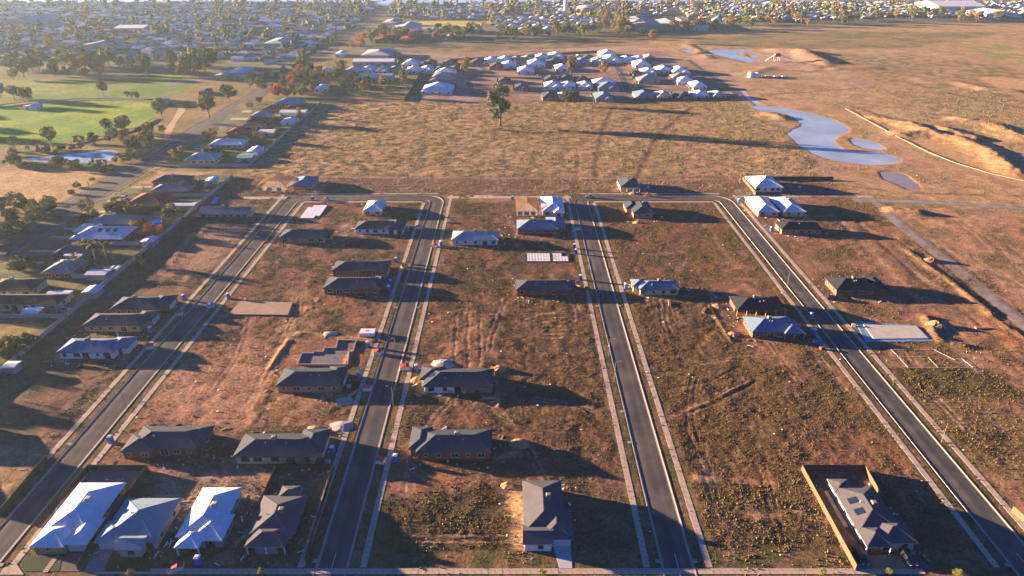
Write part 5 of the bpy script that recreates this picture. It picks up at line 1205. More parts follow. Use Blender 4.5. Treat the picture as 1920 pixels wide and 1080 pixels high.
fence('steel_fence', 'dark shaded fence across the back of the bottom right yard', PP((1502, 882), (1619, 882)), H_, mat('fence_tan_steel_shaded', (0.10, 0.08, 0.065), rough=.6, noise=.1), FT)  # back fence's shade is put into this darker copy of the tan steel
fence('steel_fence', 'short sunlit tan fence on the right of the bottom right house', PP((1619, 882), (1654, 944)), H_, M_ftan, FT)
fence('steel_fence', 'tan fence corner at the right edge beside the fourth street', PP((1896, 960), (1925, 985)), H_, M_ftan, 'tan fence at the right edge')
FP_ = 'pale steel fences of the old houses'
XF = G(190, 541)[0]
fence('steel_fence', 'long pale rear fence between the old houses and the empty lots', [(XF, G(960, 702)[1] - 45), (XF, G(960, 412)[1])], H_, M_fpale, FP_)
XF2 = G(342, 412)[0]
fence('steel_fence', 'pale rear fence behind the farther old houses, above the black fence corner', [(XF2, G(960, 411)[1]), (XF2, G(960, 332)[1])], H_, M_fpale, FP_)
fence('steel_fence', 'pale rear fence along the paddock behind the upper left row', PP((466, 313), (602, 194)), H_, M_fpale, FP_, single=False)
fence('steel_fence', 'pale fence across the near end of the upper left row', PP((338, 313), (466, 313)), H_, M_fpale, FP_)
fence('steel_fence', 'pale fence across the front of the dry yard at left edge', PP((-90, 597), (128, 597)), H_, M_fpale, FP_)
fence('steel_fence', 'pale fence in front of the rounded shed lawn', PP((100, 522), (204, 522)), H_, M_fpale, FP_)
fence('steel_fence', 'pale fence right of the brick red tiled house', PP((286, 369), (392, 369)), H_, M_fpale, FP_)
fence('steel_fence', 'pale fence below the brick red tiled house', PP((290, 391), (368, 391)), H_, M_fpale, FP_)
fence('steel_fence', 'pale fence between the dark grey and the large pale roof', PP((250, 440), (285, 440)), H_, M_fpale, FP_)
fence('steel_fence', 'pale fence below the large pale roof', PP((180, 460), (262, 460)), H_, M_fpale, FP_)
fence('steel_fence', 'pale fence below the upper yards beside the pool', PP((262, 412), (312, 412)), H_, M_fpale, FP_)
fence('steel_fence', 'dark fence in front of the long low dark roofed house', PP((342, 414), (480, 413)), H_, M_fdark, 'black fences')
fence('steel_fence', 'black fence ending beside the white houses at upper right', PP((1392, 337), (1562, 337)), H_, M_fdark, 'black fences')
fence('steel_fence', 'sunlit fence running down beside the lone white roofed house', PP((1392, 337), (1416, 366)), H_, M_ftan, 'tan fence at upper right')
MF = 'dark fences of the small estate'
fence('steel_fence', 'dark slanting side fence left of the small estate', PP((758, 190), (790, 137)), H_, M_fdark, MF, single=False)
fence('steel_fence', 'long dark fence behind the small estate', PP((855, 113), (960, 107), (1130, 97)), H_, M_fdark, MF, single=False)
fence('steel_fence', 'long dark fence along the paddock in front of the small estate', PP((1186, 189), (1370, 188)), H_, M_fdark, MF, single=False)
fence('steel_fence', 'slanting dark fence beside the wide grey roofed complex', PP((730, 97), (755, 128)), H_, M_fdark, MF, single=False)
for k in range(6):
    y = 142 + k * 7
    fence('steel_fence', 'dark yard fence, %s nearest of six in the strip yards of the rear estate' % ordn(k), PP((793 - k * 5, y), (822, y)), H_, M_fdark, MF, single=False)
M_tanbar = mat('silt_cloth', (0.36, 0.33, 0.24), rough=.9)
for rr, lab in YARDS:
    y_ = rr[3] + 5; fence('steel_fence', 'yard fence of ' + lab.replace(' roofed house', ' roof').replace(' metal', '').replace('pale grey', 'pale').replace('blue grey', 'blue').replace('in the', 'in'), [(rr[0] - 1.2, rr[2] + 3), (rr[0] - 1.2, y_), (rr[1] + 1.2, y_), (rr[1] + 1.2, rr[2] + 3)], 1.8, M_fdark, 'yard fences of the rear estate', single=False)
# white boundary rail round the oval
mb = MB(); P = PP((0, 199), (50, 193), (100, 191), (150, 187), (200, 187), (270, 190)); x0, y0 = P[0]
for i in range(len(P) - 1): mb.bar((P[i][0] - x0, P[i][1] - y0, 1.0), (P[i + 1][0] - x0, P[i + 1][1] - y0, 1.0), .12, .9)
tag(mb.build('boundary_rail', M_cage, None, (x0, y0, 0)), 'white boundary rail curving round the far side of the oval', 'railing')
mb = MB(); P = PP((130, 270), (200, 256), (260, 240), (290, 222)); x0, y0 = P[0]
for i in range(len(P) - 1): mb.bar((P[i][0] - x0, P[i][1] - y0, .8), (P[i + 1][0] - x0, P[i + 1][1] - y0, .8), .12, .8)
tag(mb.build('boundary_rail', M_cage, None, (x0, y0, 0)), 'white boundary rail on the near side of the oval behind the trees', 'railing')
mb = MB(); P = PP((1585, 205), (1600, 213), (1640, 235), (1690, 262), (1740, 287), (1790, 307), (1860, 328), (1925, 342)); x0, y0 = P[0]
for i in range(len(P) - 1): mb.bar((P[i][0] - x0, P[i][1] - y0, .6), (P[i + 1][0] - x0, P[i + 1][1] - y0, .6), .10, .22)
tag(mb.build('silt_barrier', M_tanbar, None, (x0, y0, 0)), 'long pale silt barrier winding below the orange embankment', 'silt barrier')
# ------------------------------------------------------------------ drives, lawns, yards
def sheet(name, pts, z, m, kind='structure'):
    cx, cy = pts[0]; mb = MB(); P = [(p[0] - cx, p[1] - cy) for p in pts]
    A = sum(P[i][0] * P[(i + 1) % len(P)][1] - P[(i + 1) % len(P)][0] * P[i][1] for i in range(len(P)))
    if A < 0: P = P[::-1]
    mb.poly([(*p, 0) for p in P])
    for i in range(len(P)): a, b = P[i], P[(i + 1) % len(P)]; mb.quad((*a, -z - .2), (*b, -z - .2), (*b, 0), (*a, 0))
    return tag(mb.build(name, m, None, (cx, cy, z)), kind=kind)
M_dkdrive = mat('dark_paving', (0.085, 0.08, 0.085), rough=.9, noise=.15)
M_paver = mat('grey_paving', (0.26, 0.23, 0.20), rough=.9, noise=.15)
M_lawn = mat('lawn_green', (0.022, 0.042, 0.012), rough=.95, noise=.35, scale=1.5, bump=.5)
M_tanyard = mat('tan_yard', (0.27, 0.18, 0.10), rough=.95, noise=.2, scale=1.5, bump=.3)
sheet('driveway', PP((1037, 1024), (1070, 1024), (1073, 1066), (1049, 1066)), .13, mat('new_driveway_concrete', (0.42, 0.42, 0.42), rough=.85, noise=.06))
sheet('driveway', PP((121, 1038), (163, 1038), (150, 1072), (113, 1072)), .12, M_dkdrive)
sheet('driveway', PP((180, 1026), (216, 1028), (190, 1073), (158, 1073)), .12, M_paver)
sheet('driveway', PP((1690, 1028), (1722, 1028), (1752, 1067), (1700, 1067)), .12, M_dkdrive)
sheet('front_yard', PP((1632, 1042), (1685, 1042), (1700, 1067), (1641, 1067)), .14, M_tanyard)
sheet('driveway', PP((1612, 1020), (1632, 1042), (1640, 1067), (1605, 1067)), .11, M_tanyard)
sheet('lawn', PP((38, 1064), (50, 1042), (119, 1040), (111, 1072), (46, 1072)), .12, M_lawn)
sheet('lawn', PP((218, 1042), (294, 1036), (282, 1072), (192, 1072)), .12, M_lawn)
sheet('side_path', PP((1545, 922), (1551, 920), (1591, 988), (1583, 989)), .13, M_conc)
sheet('gravel_yard', PP((170, 884), (274, 884), (262, 905), (154, 905)), .12, mat('dark_gravel', (0.12, 0.115, 0.125), rough=.95, noise=.3, scale=4, bump=.5))
sheet('concrete_pad', PP((30, 1056), (6, 1066), (0, 1078), (45, 1078)), .12, M_conc)
for a in (((10, 1066)), ): pass
mb = MB(); cx, cy = G(95, 1057)
e = empty('stepping_path', (cx, cy, 0), 0, 'line of pale stepping slabs across the dark front lawn at bottom left', 'path')
sl = box_mesh('stepping_slab', (1.1, .42, .16), M_conc)
for k in range(8): A = G(104 - k * 2.6, 1047 + k * 3.6); inst('stepping_slab', sl, e, (A[0] - cx, A[1] - cy, 0.0))
# driveways and lawns of the old houses along the main road
LAWNS = [((205, 375), (240, 348), (275, 348), (262, 362), (240, 366), (185, 375)), ((178, 384), (228, 384), (228, 392), (168, 400)), ((123, 422), (150, 410), (160, 418), (140, 424)), ((105, 434), (140, 430), (132, 438), (100, 440)),
         ((60, 462), (85, 443), (110, 446), (100, 460), (80, 468)), ((0, 506), (20, 504), (45, 512), (0, 514)), ((452, 192), (490, 192), (470, 206), (436, 206)), ((430, 213), (462, 216), (452, 228), (415, 232)),
         ((395, 240), (430, 240), (420, 248), (388, 250)), ((128, 545), (160, 545), (140, 565), (112, 565)), ((110, 575), (140, 575), (130, 588), (100, 588))]
for p in LAWNS: sheet('lawn', PP(*p), .09, mat('lawn_light', (0.10, 0.12, 0.022), rough=.95, noise=.3, scale=.6))
for y, x0, x1 in ((350, 243, 283), (376, 200, 232), (396, 176, 210), (412, 148, 168), (428, 118, 140), (444, 90, 128), (470, 52, 100), (492, 20, 80), (523, 0, 30), (236, 410, 440), (222, 430, 462), (208, 452, 470)):
    sheet('driveway', PP((x0, y + 3), (x1, y + 3), (x1 + 4, y - 1), (x0 + 4, y - 1)), .10, M_conc)
# worn dirt track in the park
sheet('dirt_track', PP((305, 262), (318, 258), (330, 230), (348, 208), (342, 196), (325, 190), (322, 193), (335, 203), (325, 222), (312, 240)), .11, mat('pale_dirt', (0.42, 0.26, 0.14), rough=.95, noise=.15, scale=.3))
# yellow far oval and the road crossing in front of the trees
sheet('oval', PP((756, 43), (800, 40), (880, 40), (905, 43), (902, 49), (850, 52), (800, 51)), .3, mat('oval_grass', (0.40, 0.30, 0.03), rough=.95, noise=.15, scale=.05))
sheet('road', PP((560, 104), (560, 98), (640, 95), (760, 92), (845, 96), (845, 98), (760, 95), (640, 99)), .12, mat('far_asphalt', (0.12, 0.11, 0.10), rough=.9, noise=.1))
sheet('car_park', PP((505, 112), (540, 98), (595, 98), (560, 118)), .12, mat('far_asphalt', (0.12, 0.11, 0.10)))
sheet('road', PP((300, 158), (372, 146), (400, 140), (470, 146), (440, 152), (400, 148), (330, 160)), .12, mat('far_asphalt', (0.12, 0.11, 0.10)))
for y in (112, 120, 132, 140): sheet('driveway', PP((512, y), (545 - (y - 112) * .6, y), (546 - (y - 112) * .6, y + 3), (508, y + 3)), .13, M_conc)

# ------------------------------------------------------------------ trees
LEAF = dict(olive=(0.150, 0.160, 0.042), dark=(0.080, 0.100, 0.036), gum=(0.21, 0.20, 0.05), gold=(0.36, 0.24, 0.03), orange=(0.42, 0.15, 0.035), green=(0.10, 0.15, 0.04), red=(0.42, 0.07, 0.03), bronze=(0.27, 0.18, 0.05), palm=(0.15, 0.14, 0.03), dry=(0.20, 0.15, 0.08))
def LM(k): return mat('leaves_' + k, LEAF[k], rough=.75, noise=.38, scale=.45, spec=.2, obj_var=.18)
def crown_mesh(kind, var, colr):
    key = ('crown', kind, var, colr)
    if key in _cache: return _cache[key]
    r = np.random.RandomState(var * 31 + len(kind) * 7 + 1); cen = []
    if kind == 'gum': n, ax, zc, zr, leaf, per = 22, .34, .66, .30, .034, 80
    elif kind == 'round': n, ax, zc, zr, leaf, per = 20, .42, .56, .40, .036, 80
    elif kind == 'tall': n, ax, zc, zr, leaf, per = 26, .20, .58, .40, .026, 80
    elif kind == 'sparse': n, ax, zc, zr, leaf, per = 14, .46, .62, .30, .03, 40
    elif kind == 'bush': n, ax, zc, zr, leaf, per = 18, .75, .50, .45, .07, 60
    else: n, ax, zc, zr, leaf, per = 14, .5, .5, .4, .06, 50
    V = []; F = []
    for b in range(n):
        d = r.normal(size=3); d /= np.linalg.norm(d); rr = r.uniform(.35, .92) ** .6
        c = np.array([d[0] * ax * rr, d[1] * ax * rr, zc + d[2] * zr * rr]); br = r.uniform(.28, .48) * min(ax, zr * 1.1)
        if kind == 'tall': br = r.uniform(.4, .65) * ax
        for k in range(per):
            q = r.normal(size=3); q /= np.linalg.norm(q); q[2] *= .75
            p = c + q * br * r.uniform(.65, 1.05); t1 = r.normal(size=3) + np.cross(q, [0, 0, 1]) * .8; t1 /= np.linalg.norm(t1); t2 = np.cross(q + r.normal(size=3) * .6, t1); t2 /= np.linalg.norm(t2) + 1e-6
            s_ = leaf * r.uniform(.6, 1.3); i = len(V); V += [p - t1 * s_, p + t1 * s_ * .8 - t2 * s_ * .5, p + t2 * s_]; F.append((i, i + 1, i + 2))
    me = npmesh('crown', V, F, LM(colr)); _cache[key] = me; return me
def trunk_mesh(kind, var):
    key = ('trunk', kind, var)
    if key in _cache: return _cache[key]
    r = random.Random(var * 13 + len(kind)); mb = MB(); top = .62 if kind != 'bush' else .5; bx = r.uniform(-.03, .03)
    def limb(a, b, r0, r1):
        a = Vector(a); b = Vector(b); d = (b - a).normalized(); u = d.cross(Vector((.3, .9, .1))).normalized(); v = d.cross(u); i = len(mb.v); n = 6
        for p, rr in ((a, r0), (b, r1)):
            for k in range(n): t = 2 * math.pi * k / n; mb.v.append(tuple(p + (u * math.cos(t) + v * math.sin(t)) * rr))
        for k in range(n): mb.f.append((i + k, i + (k + 1) % n, i + n + (k + 1) % n, i + n + k)); mb.m.append(0)
    limb((0, 0, -.03), (bx, 0, .28), .024, .018); limb((bx, 0, .28), (bx * 2, .01, top), .018, .010)
    for k in range(6):
        a = r.uniform(0, 6.28); z = r.uniform(.2, .45); l = r.uniform(.14, .28); limb((bx, 0, z), (bx + math.cos(a) * l, math.sin(a) * l, z + r.uniform(.15, .35)), .011, .004)
    _cache[key] = mb.mesh('trunk', M_bark); return _cache[key]
TREES = [0]
def tree(x, y, h, kind='gum', colr='olive', label='', group=None, cat='tree', wide=1.0, nm=None):
    TREES[0] += 1
    v = rng.randrange(5); e = empty(nm or {'gum': 'gum_tree', 'round': 'leafy_tree', 'tall': 'tall_tree', 'sparse': 'bare_tree', 'bush': 'bush'}.get(kind, 'tree'), (x, y, -.05), rng.uniform(0, 6.28), label, cat, group)
    inst('crown', crown_mesh(kind, v, colr), e, (0, 0, 0), 0, (h * wide, h * wide, h))
    if kind != 'bush' or h > 3: inst('trunk', trunk_mesh(kind, v), e, (0, 0, 0), 0, (h, h, h))
    return e
def ptree(px, py, h, kind, colr, label, wide=1.0, group=None, cat='tree'):
    x, y = G(px, py); return tree(x, y, h, kind, colr, label, group, cat, wide)
ptree(937, 236, 33, 'tall', 'dark', 'very tall lone gum tree standing in the middle of the paddock', 1.05)
ptree(1061, 199, 14.5, 'round', 'dark', 'dark spreading tree at the paddock edge in front of the white houses', .95)
ptree(1078, 198, 12, 'round', 'dark', 'dark tree touching the spreading dark tree at the paddock edge', .8)
ptree(848, 237, 12, 'sparse', 'dry', 'half bare bush-like tree left of the very tall gum', 1.0)
ptree(872, 141, 19, 'tall', 'bronze', 'slender golden gum inside the small estate, by the curved street', 1.1)
ptree(1070, 143, 20, 'gum', 'bronze', 'tall golden gum above the white roofed houses of the small estate', .85)
ptree(1131, 139, 13, 'round', 'bronze', 'round golden tree on open ground right of the estate gum', .9)
ptree(757, 159, 14, 'tall', 'gum', 'single oval green gold tree outside the slanting estate fence', 1.3)
ptree(720, 170, 14, 'gum', 'bronze', 'bronze spreading tree on the grass left of the oval tree', 1.0)
ptree(684, 180, 14, 'gum', 'bronze', 'leaning golden tree at the end of the tree clump', 1.0)
ptree(393, 222, 18, 'gum', 'olive', 'large olive gum on the park side of the main road, nearest of its line', 1.0)
ptree(431, 192, 16, 'round', 'dark', 'dark leafy gum beside the main road, behind the large olive gum', .9)
ptree(469, 167, 14, 'round', 'olive', 'leafy gum beside the main road, third from the nearest of its line', .9)
ptree(305, 226, 17, 'gum', 'olive', 'gum tree at the edge of the oval by the clubhouse', .95)
ptree(195, 181, 14, 'gum', 'olive', 'feathery gum standing alone between the two green fields', 1.0)
ptree(240, 184, 6, 'round', 'dark', 'small dark round tree, left of a pair beyond the oval', 1.0)
ptree(255, 188, 8, 'round', 'dark', 'larger dark round tree, right of a pair beyond the oval', 1.0)
ptree(98, 277, 14, 'gum', 'olive', 'tallest tree on the near edge of the oval', .9)
ptree(29, 280, 9, 'round', 'olive', 'small round tree at near left edge of the oval', 1.0)
ptree(73, 280, 7, 'round', 'dark', 'low dark tree beside the tallest oval-edge tree', 1.1)
ptree(148, 269, 6, 'bush', 'gum', 'small bush on the near edge of the oval, right of the tallest tree', .8)
ptree(205, 255, 13, 'gum', 'olive', 'gum tree on the right side of the oval, leftmost of the clump', .9)
ptree(235, 252, 14, 'gum', 'olive', 'broad gum tree in the middle of the clump right of the oval', 1.0)
ptree(305, 248, 6, 'round', 'gold', 'small bright yellow tree right of the oval clump')
ptree(98, 95, 20, 'round', 'gold', 'large bright golden tree in the upper left suburb', .8)
ptree(283, 442, 7, 'round', 'red', 'bright red orange autumn tree by the pale rear fence', .8)
ptree(303, 440, 5, 'round', 'orange', 'small orange tree beside the bright red autumn tree', 1)
ptree(254, 430, 5, 'round', 'gold', 'small golden round tree behind the large pale roof', 1)
ptree(318, 424, 9, 'round', 'dark', 'dark leafy tree at the corner of the pale rear fence', 1.0)
ptree(332, 418, 8, 'round', 'green', 'green leafy tree behind the dark corner tree', 1.0)
ptree(325, 408, 8, 'round', 'gum', 'yellow green tree above the corner of the pale fence', .8)
ptree(166, 400, 8, 'round', 'bronze', 'small spreading bronze tree on the lawn beside the main road', 1.1)
ptree(160, 416, 4, 'bush', 'dark', 'dark round bush in front of the dark grey roofed house', .8, None, 'bush')
ptree(180, 406, 3.5, 'bush', 'green', 'green bush behind the dark round bush by the main road', .9, None, 'bush')
ptree(264, 500, 6, 'round', 'gum', 'yellow green tree beside the rear fence right of the palms')
ptree(335, 302, 6, 'round', 'green', 'round green tree left of the pale green roof', 1.1)
ptree(328, 300, 7, 'round', 'gold', 'golden tree at left corner of the upper row fence')
ptree(343, 290, 6, 'round', 'bronze', 'bronze tree behind the pale green roof')
ptree(421, 296, 5, 'bush', 'dark', 'dark green shrub clump on the lawn right of the pale green roof', .8, None, 'bush')
ptree(481, 264, 6.5, 'round', 'gold', 'golden tree, left of a pair in the upper left row')
ptree(497, 266, 7.5, 'round', 'gum', 'wide yellow green tree, right of a pair in the upper left row', 1.1)
ptree(390, 262, 6.5, 'round', 'bronze', 'bronze bushy tree in front of the grey brown roofed house', 1.2)
ptree(402, 258, 8, 'round', 'bronze', 'taller bronze tree behind the bushy one by the main road')
ptree(470, 204, 6, 'round', 'bronze', 'golden brown hedge tree near the far end of the upper left row', 1.4)
ptree(487, 195, 6, 'round', 'bronze', 'bronze tree at the far end of the upper left row', 1.2)
ptree(561, 220, 8, 'tall', 'gold', 'narrow golden tree by the green roofed shed')
ptree(518, 250, 4, 'bush', 'gold', 'small golden shrub by the pale rear fence', .9, None, 'bush')
ptree(570, 128, 20, 'gum', 'gum', 'tall leaning golden gum beside the main road bend', .85)
ptree(641, 149, 19, 'gum', 'gum', 'tall rounded gum rising from the tree clump', .85)
ptree(1223, 80, 17, 'gum', 'bronze', 'lone gum at the left end of the right-hand plain', .9)
CW = dict(olive='olive', dark='dark', gum='pale', gold='golden', orange='orange', green='green', red='red', bronze='bronze', palm='lime', dry='dry')
def scatter(poly_px, n, hs, kinds, cols, lab, grp, cat='tree', wide=1.0, seed=1, mind=0.6):
    r = random.Random(seed); P = PP(*poly_px); xs = [p[0] for p in P]; ys = [p[1] for p in P]; pts = []; tries = 0
    while len(pts) < n and tries < n * 60:
        tries += 1; x = r.uniform(min(xs), max(xs)); y = r.uniform(min(ys), max(ys))
        if not inpoly(np.array([x]), np.array([y]), P)[0]: continue
        h = r.uniform(*hs)
        if any((x - a) ** 2 + (y - b) ** 2 < (mind * h * .5) ** 2 for a, b, _ in pts): continue
        if any(q[0] - 1 < x < q[1] + 1 and q[2] - 1 < y < q[3] + 1 for q in HOUSE_RECTS): continue
        pts.append((x, y, h))
    pts.sort(key=lambda p: p[0] / (p[1] + 60))
    for j, (x, y, h) in enumerate(pts):
        k, c = r.choice(kinds), r.choice(cols); sz = 'tall' if h > hs[0] + (hs[1] - hs[0]) * .6 else 'low' if h < hs[0] + (hs[1] - hs[0]) * .25 else 'medium'
        tree(x, y, h, k, c, '%s %s %s, %s from left in %s' % (sz, CW[c], {'bush': 'bush', 'gum': 'gum', 'round': 'leafy tree', 'tall': 'slender tree'}[k], ordn(j), grp), grp, cat, wide)
GK = ('gum', 'gum', 'round')
scatter([(0, 400), (30, 385), (95, 388), (100, 410), (60, 445), (0, 468), (-60, 500), (-70, 420)], 34, (6, 10.5), ('gum', 'round', 'round'), ('olive', 'green', 'dark', 'gum'), 'leafy tree in the dense belt on the left side of the main road', 'tree belt left of the main road', seed=2, mind=.7)
scatter([(-30, 190), (-30, 250), (-260, 260), (-260, 190)], 7, (12, 18), GK, ('olive', 'dark'), '', 'park trees outside the left edge', seed=31, mind=1.4)  # unseen trees added out of view to streak the oval with shade
scatter([(-90, 470), (-20, 470), (-60, 540), (-330, 760), (-420, 760)], 3, (9, 15), GK, ('olive', 'green', 'dark'), 'unseen leafy tree added for shade, continuing the main road belt outside the left edge', 'tree belt left of the main road', seed=3, mind=.8)  # belt carried on out of view, unseen trees added for their shade
scatter([(0, 315), (0, 302), (60, 305), (210, 308), (250, 290), (262, 300), (235, 318), (100, 322)], 26, (3, 6), ('bush', 'round'), ('dark', 'olive', 'green'), 'low dark shrub round the park pond', 'shrubs round the park pond', 'shrub', seed=4)
scatter([(150, 286), (165, 270), (245, 245), (300, 240), (298, 262), (262, 288), (215, 283)], 26, (5, 10), GK, ('olive', 'dark', 'bronze', 'olive'), 'tree in the clump between the oval and the park pond', 'trees between oval and pond', seed=5)
scatter([(0, 283), (90, 283), (150, 280), (120, 288), (40, 292), (0, 294)], 10, (3, 5), ('bush', 'round'), ('dark', 'olive'), 'low shrub between oval fence and park pond', 'shrubs between oval and pond', 'shrub', seed=6)
scatter([(505, 185), (530, 160), (560, 125), (600, 135), (640, 150), (660, 148), (620, 160), (585, 175), (590, 182), (520, 186)], 44, (6, 12), ('round', 'gum', 'round'), ('dark', 'olive', 'green', 'bronze', 'orange', 'dark', 'green'), 'tree in the dense autumn clump around the white roofed house beyond the old row', 'autumn tree clump', seed=7)
scatter([(612, 180), (650, 150), (700, 155), (690, 182), (640, 186)], 20, (5, 10), ('round', 'gum'), ('dark', 'green', 'olive', 'gum'), 'tree or tall shrub in the garden right of the autumn clump', 'garden trees right of the autumn clump', seed=8)
scatter([(0, 150), (0, 130), (150, 118), (300, 118), (410, 120), (410, 140), (300, 142), (150, 148)], 42, (10, 19), GK, ('olive', 'gum', 'dark', 'olive', 'bronze'), 'gum in the long tree line behind the green fields', 'tree line behind the green fields', seed=9, mind=.8)
scatter([(345, 138), (370, 122), (405, 118), (412, 140), (380, 150)], 8, (16, 22), ('round', 'gum'), ('dark', 'olive'), 'large dark gum at the right end of the field tree line', 'large gums right of the green fields', seed=10)
scatter([(0, 196), (0, 182), (60, 186), (62, 196)], 7, (8, 13), GK, ('olive', 'dark'), 'gum at the left edge between the two green fields', 'gums between the green fields', seed=11)
scatter([(470, 160), (495, 150), (560, 118), (552, 125), (500, 165), (478, 176)], 9, (4, 8), ('round', 'bush'), ('dark', 'olive'), 'bushy tree on the verge of the main road', 'verge trees on the main road', seed=12)
scatter([(690, 84), (760, 78), (960, 76), (1100, 72), (1240, 66), (1240, 54), (1000, 58), (800, 62), (690, 66)], 72, (9, 18), GK, ('olive', 'bronze', 'gum', 'dark', 'olive'), 'gum in the long shelter belt between the small estate and the far suburb', 'shelter belt of gums', seed=13, mind=.75)
scatter([(1130, 56), (1120, 30), (1150, 28), (1185, 52), (1180, 62)], 14, (14, 22), ('tall', 'gum'), ('bronze', 'bronze', 'gum'), 'tall golden tree left of the steel blue warehouse', 'golden trees left of the warehouses', seed=14)
scatter([(1240, 62), (1380, 58), (1380, 50), (1260, 54)], 10, (10, 18), GK, ('bronze', 'olive'), 'gum tree in front of the teal warehouses', 'gums in front of the warehouses', seed=15)
scatter([(1440, 52), (1540, 50), (1680, 42), (1920, 44), (1940, 34), (1700, 30), (1440, 42), (1290, 52), (1300, 60)], 55, (12, 20), GK, ('olive', 'bronze', 'dark'), 'gum along the far edge of the right-hand plain', 'gums edging the plain', seed=16)
scatter([(655, 84), (690, 70), (700, 78), (690, 90), (660, 92)], 8, (6, 11), ('round',), ('orange', 'orange', 'bronze'), 'orange autumn tree left of the red tiled courtyards', 'orange trees by the red courtyards', seed=17)
scatter([(205, 398), (215, 383), (300, 386), (300, 400)], 16, (3, 5.5), ('bush', 'round'), ('palm', 'green', 'palm', 'dark'), 'spiky garden shrub in the thicket below the brick red tiled house', 'thicket below the red tiled house', 'shrub', seed=18)
scatter([(25, 512), (25, 492), (75, 490), (72, 508)], 10, (3, 5), ('bush', 'round'), ('green', 'dark'), 'garden shrub beside the green grey roofed house', 'shrubs beside green grey roof', 'shrub', seed=19)
scatter([(0, 672), (0, 650), (40, 646), (62, 634), (60, 652), (20, 680)], 9, (3, 5), ('bush',), ('dark', 'olive', 'gum'), 'dark shrub inside the dry yard at the left edge', 'shrubs in the dry yard', 'shrub', seed=20)
scatter([(350, 344), (395, 341), (405, 352), (365, 358)], 6, (2, 4), ('bush',), ('gum', 'green'), 'small garden shrub beside the pale rear fence of the grey green roofed house', 'shrubs by the upper rear fence', 'shrub', seed=21)
scatter([(-60, 455), (-10, 470), (60, 425), (130, 370), (230, 300), (225, 296), (100, 372), (40, 410)], 24, (1.5, 3.5), ('bush',), ('dark', 'olive', 'gum'), 'roadside bush on the left verge of the main road', 'roadside bushes', 'bush', seed=22)

# palms
def palm(px, py, h, label, grp='palms in the left-hand gardens'):
    x, y = G(px, py); e = empty('palm_tree', (x, y, 0), rng.uniform(0, 6), label, 'palm', grp); v = rng.randrange(3)
    k = ('palm', v)
    if k not in _cache:
        r = random.Random(v); c = MB()
        for i in range(26):
            a = r.uniform(0, 6.28); el = r.uniform(-.35, 1.1); L = r.uniform(.26, .36); p = Vector((0, 0, .86)); d = Vector((math.cos(a) * math.cos(el), math.sin(a) * math.cos(el), math.sin(el)))
            sd_ = Vector((-math.sin(a), math.cos(a), 0)) * .028
            for j in range(4):
                q = p + d * L / 4; w0 = 1 - j / 4; w1 = 1 - (j + 1) / 4; c.quad(tuple(p - sd_ * w0), tuple(q - sd_ * w1), tuple(q), tuple(p)); c.quad(tuple(p), tuple(q), tuple(q + sd_ * w1), tuple(p + sd_ * w0)); p = q; d = (d + Vector((0, 0, -.36))).normalized()
        t = MB(); t.cyl(0, 0, -.02, .88, .03, .02, 7); _cache[k] = (c.mesh('fronds', LM('palm')), t.mesh('trunk', M_bark))
    c, t = _cache[k]; inst('fronds', c, e, (0, 0, 0), 0, (h * 1.2, h * 1.2, h)); inst('trunk', t, e, (0, 0, 0), 0, (h, h, h))
for i, (px, py, h) in enumerate(((170, 488, 9), (181, 492, 9.5), (191, 486, 9), (202, 490, 9.5), (213, 489, 8.5), (160, 482, 8), (146, 503, 7), (152, 508, 6.5), (40, 497, 4.5), (54, 496, 4.5))):
    palm(px, py, h, 'palm tree, %s from the left in the garden palms beside the main road' % ordn(i))
for i, px in enumerate((221, 232, 243, 256, 268)): palm(px, 402, 5.2, 'short palm, %s from the left below the brick red tiled house' % ordn(i))

# young street trees at the bottom footpath
for i, (px, py) in enumerate(((247, 1079), (1017, 1078), (1540, 1078), (1666, 1078), (1793, 1079), (490, 1079))):
    x, y = G(px, py); tree(x, max(y, 100.6), 1.9, 'round', 'gum', 'young street tree on the bottom verge, %s listed from %s' % (ordn(i), ['bottom left', 'below the concrete driveway', 'below the tan fence', 'below the tan yard', 'bottom right', 'left of the second street'][i]) if False else 'small golden street tree on the bottom verge %s' % ['below the teal roofed house', 'below the dark house with driveway', 'below the weedy lot by the tan fence', 'below the tan front yard', 'right of the driveway with bins', 'left of the second street'][i], 'young street trees', 'tree', 1.0, 'street_tree')

# ------------------------------------------------------------------ site objects
def toilet(px, py, label):
    x, y = G(px, py); e = empty('portable_toilet', (x, y, .03), rng.uniform(-.3, .3), label, 'toilet', 'blue portable site toilets')
    k = 'toilet'
    if k not in _cache:
        b = MB(); b.box(-.55, .55, -.58, .58, .08, 2.05); b.box(-.6, .6, -.63, .63, 0, .08)
        r = MB(); r.box(-.58, .58, -.6, .6, 2.05, 2.15)
        i = len(r.v); r.v += [(-.5, -.5, 2.15), (.5, -.5, 2.15), (.5, .5, 2.15), (-.5, .5, 2.15), (-.35, -.3, 2.34), (.35, -.3, 2.34), (.35, .3, 2.34), (-.35, .3, 2.34)]
        for q in ((0, 1, 5, 4), (1, 2, 6, 5), (2, 3, 7, 6), (3, 0, 4, 7), (4, 5, 6, 7)): r.f.append(tuple(i + j for j in q)); r.m.append(0)
        d = MB(); d.box(-.36, .36, -.62, -.575, .15, 1.95); _cache[k] = (b.mesh('cabin', M_blue), r.mesh('roof', M_white), d.mesh('door', mat('blue_door', (0.03, 0.14, 0.5), rough=.4, noise=.05)))
    b, r, d = _cache[k]; inst('cabin', b, e); inst('roof', r, e); inst('door', d, e)
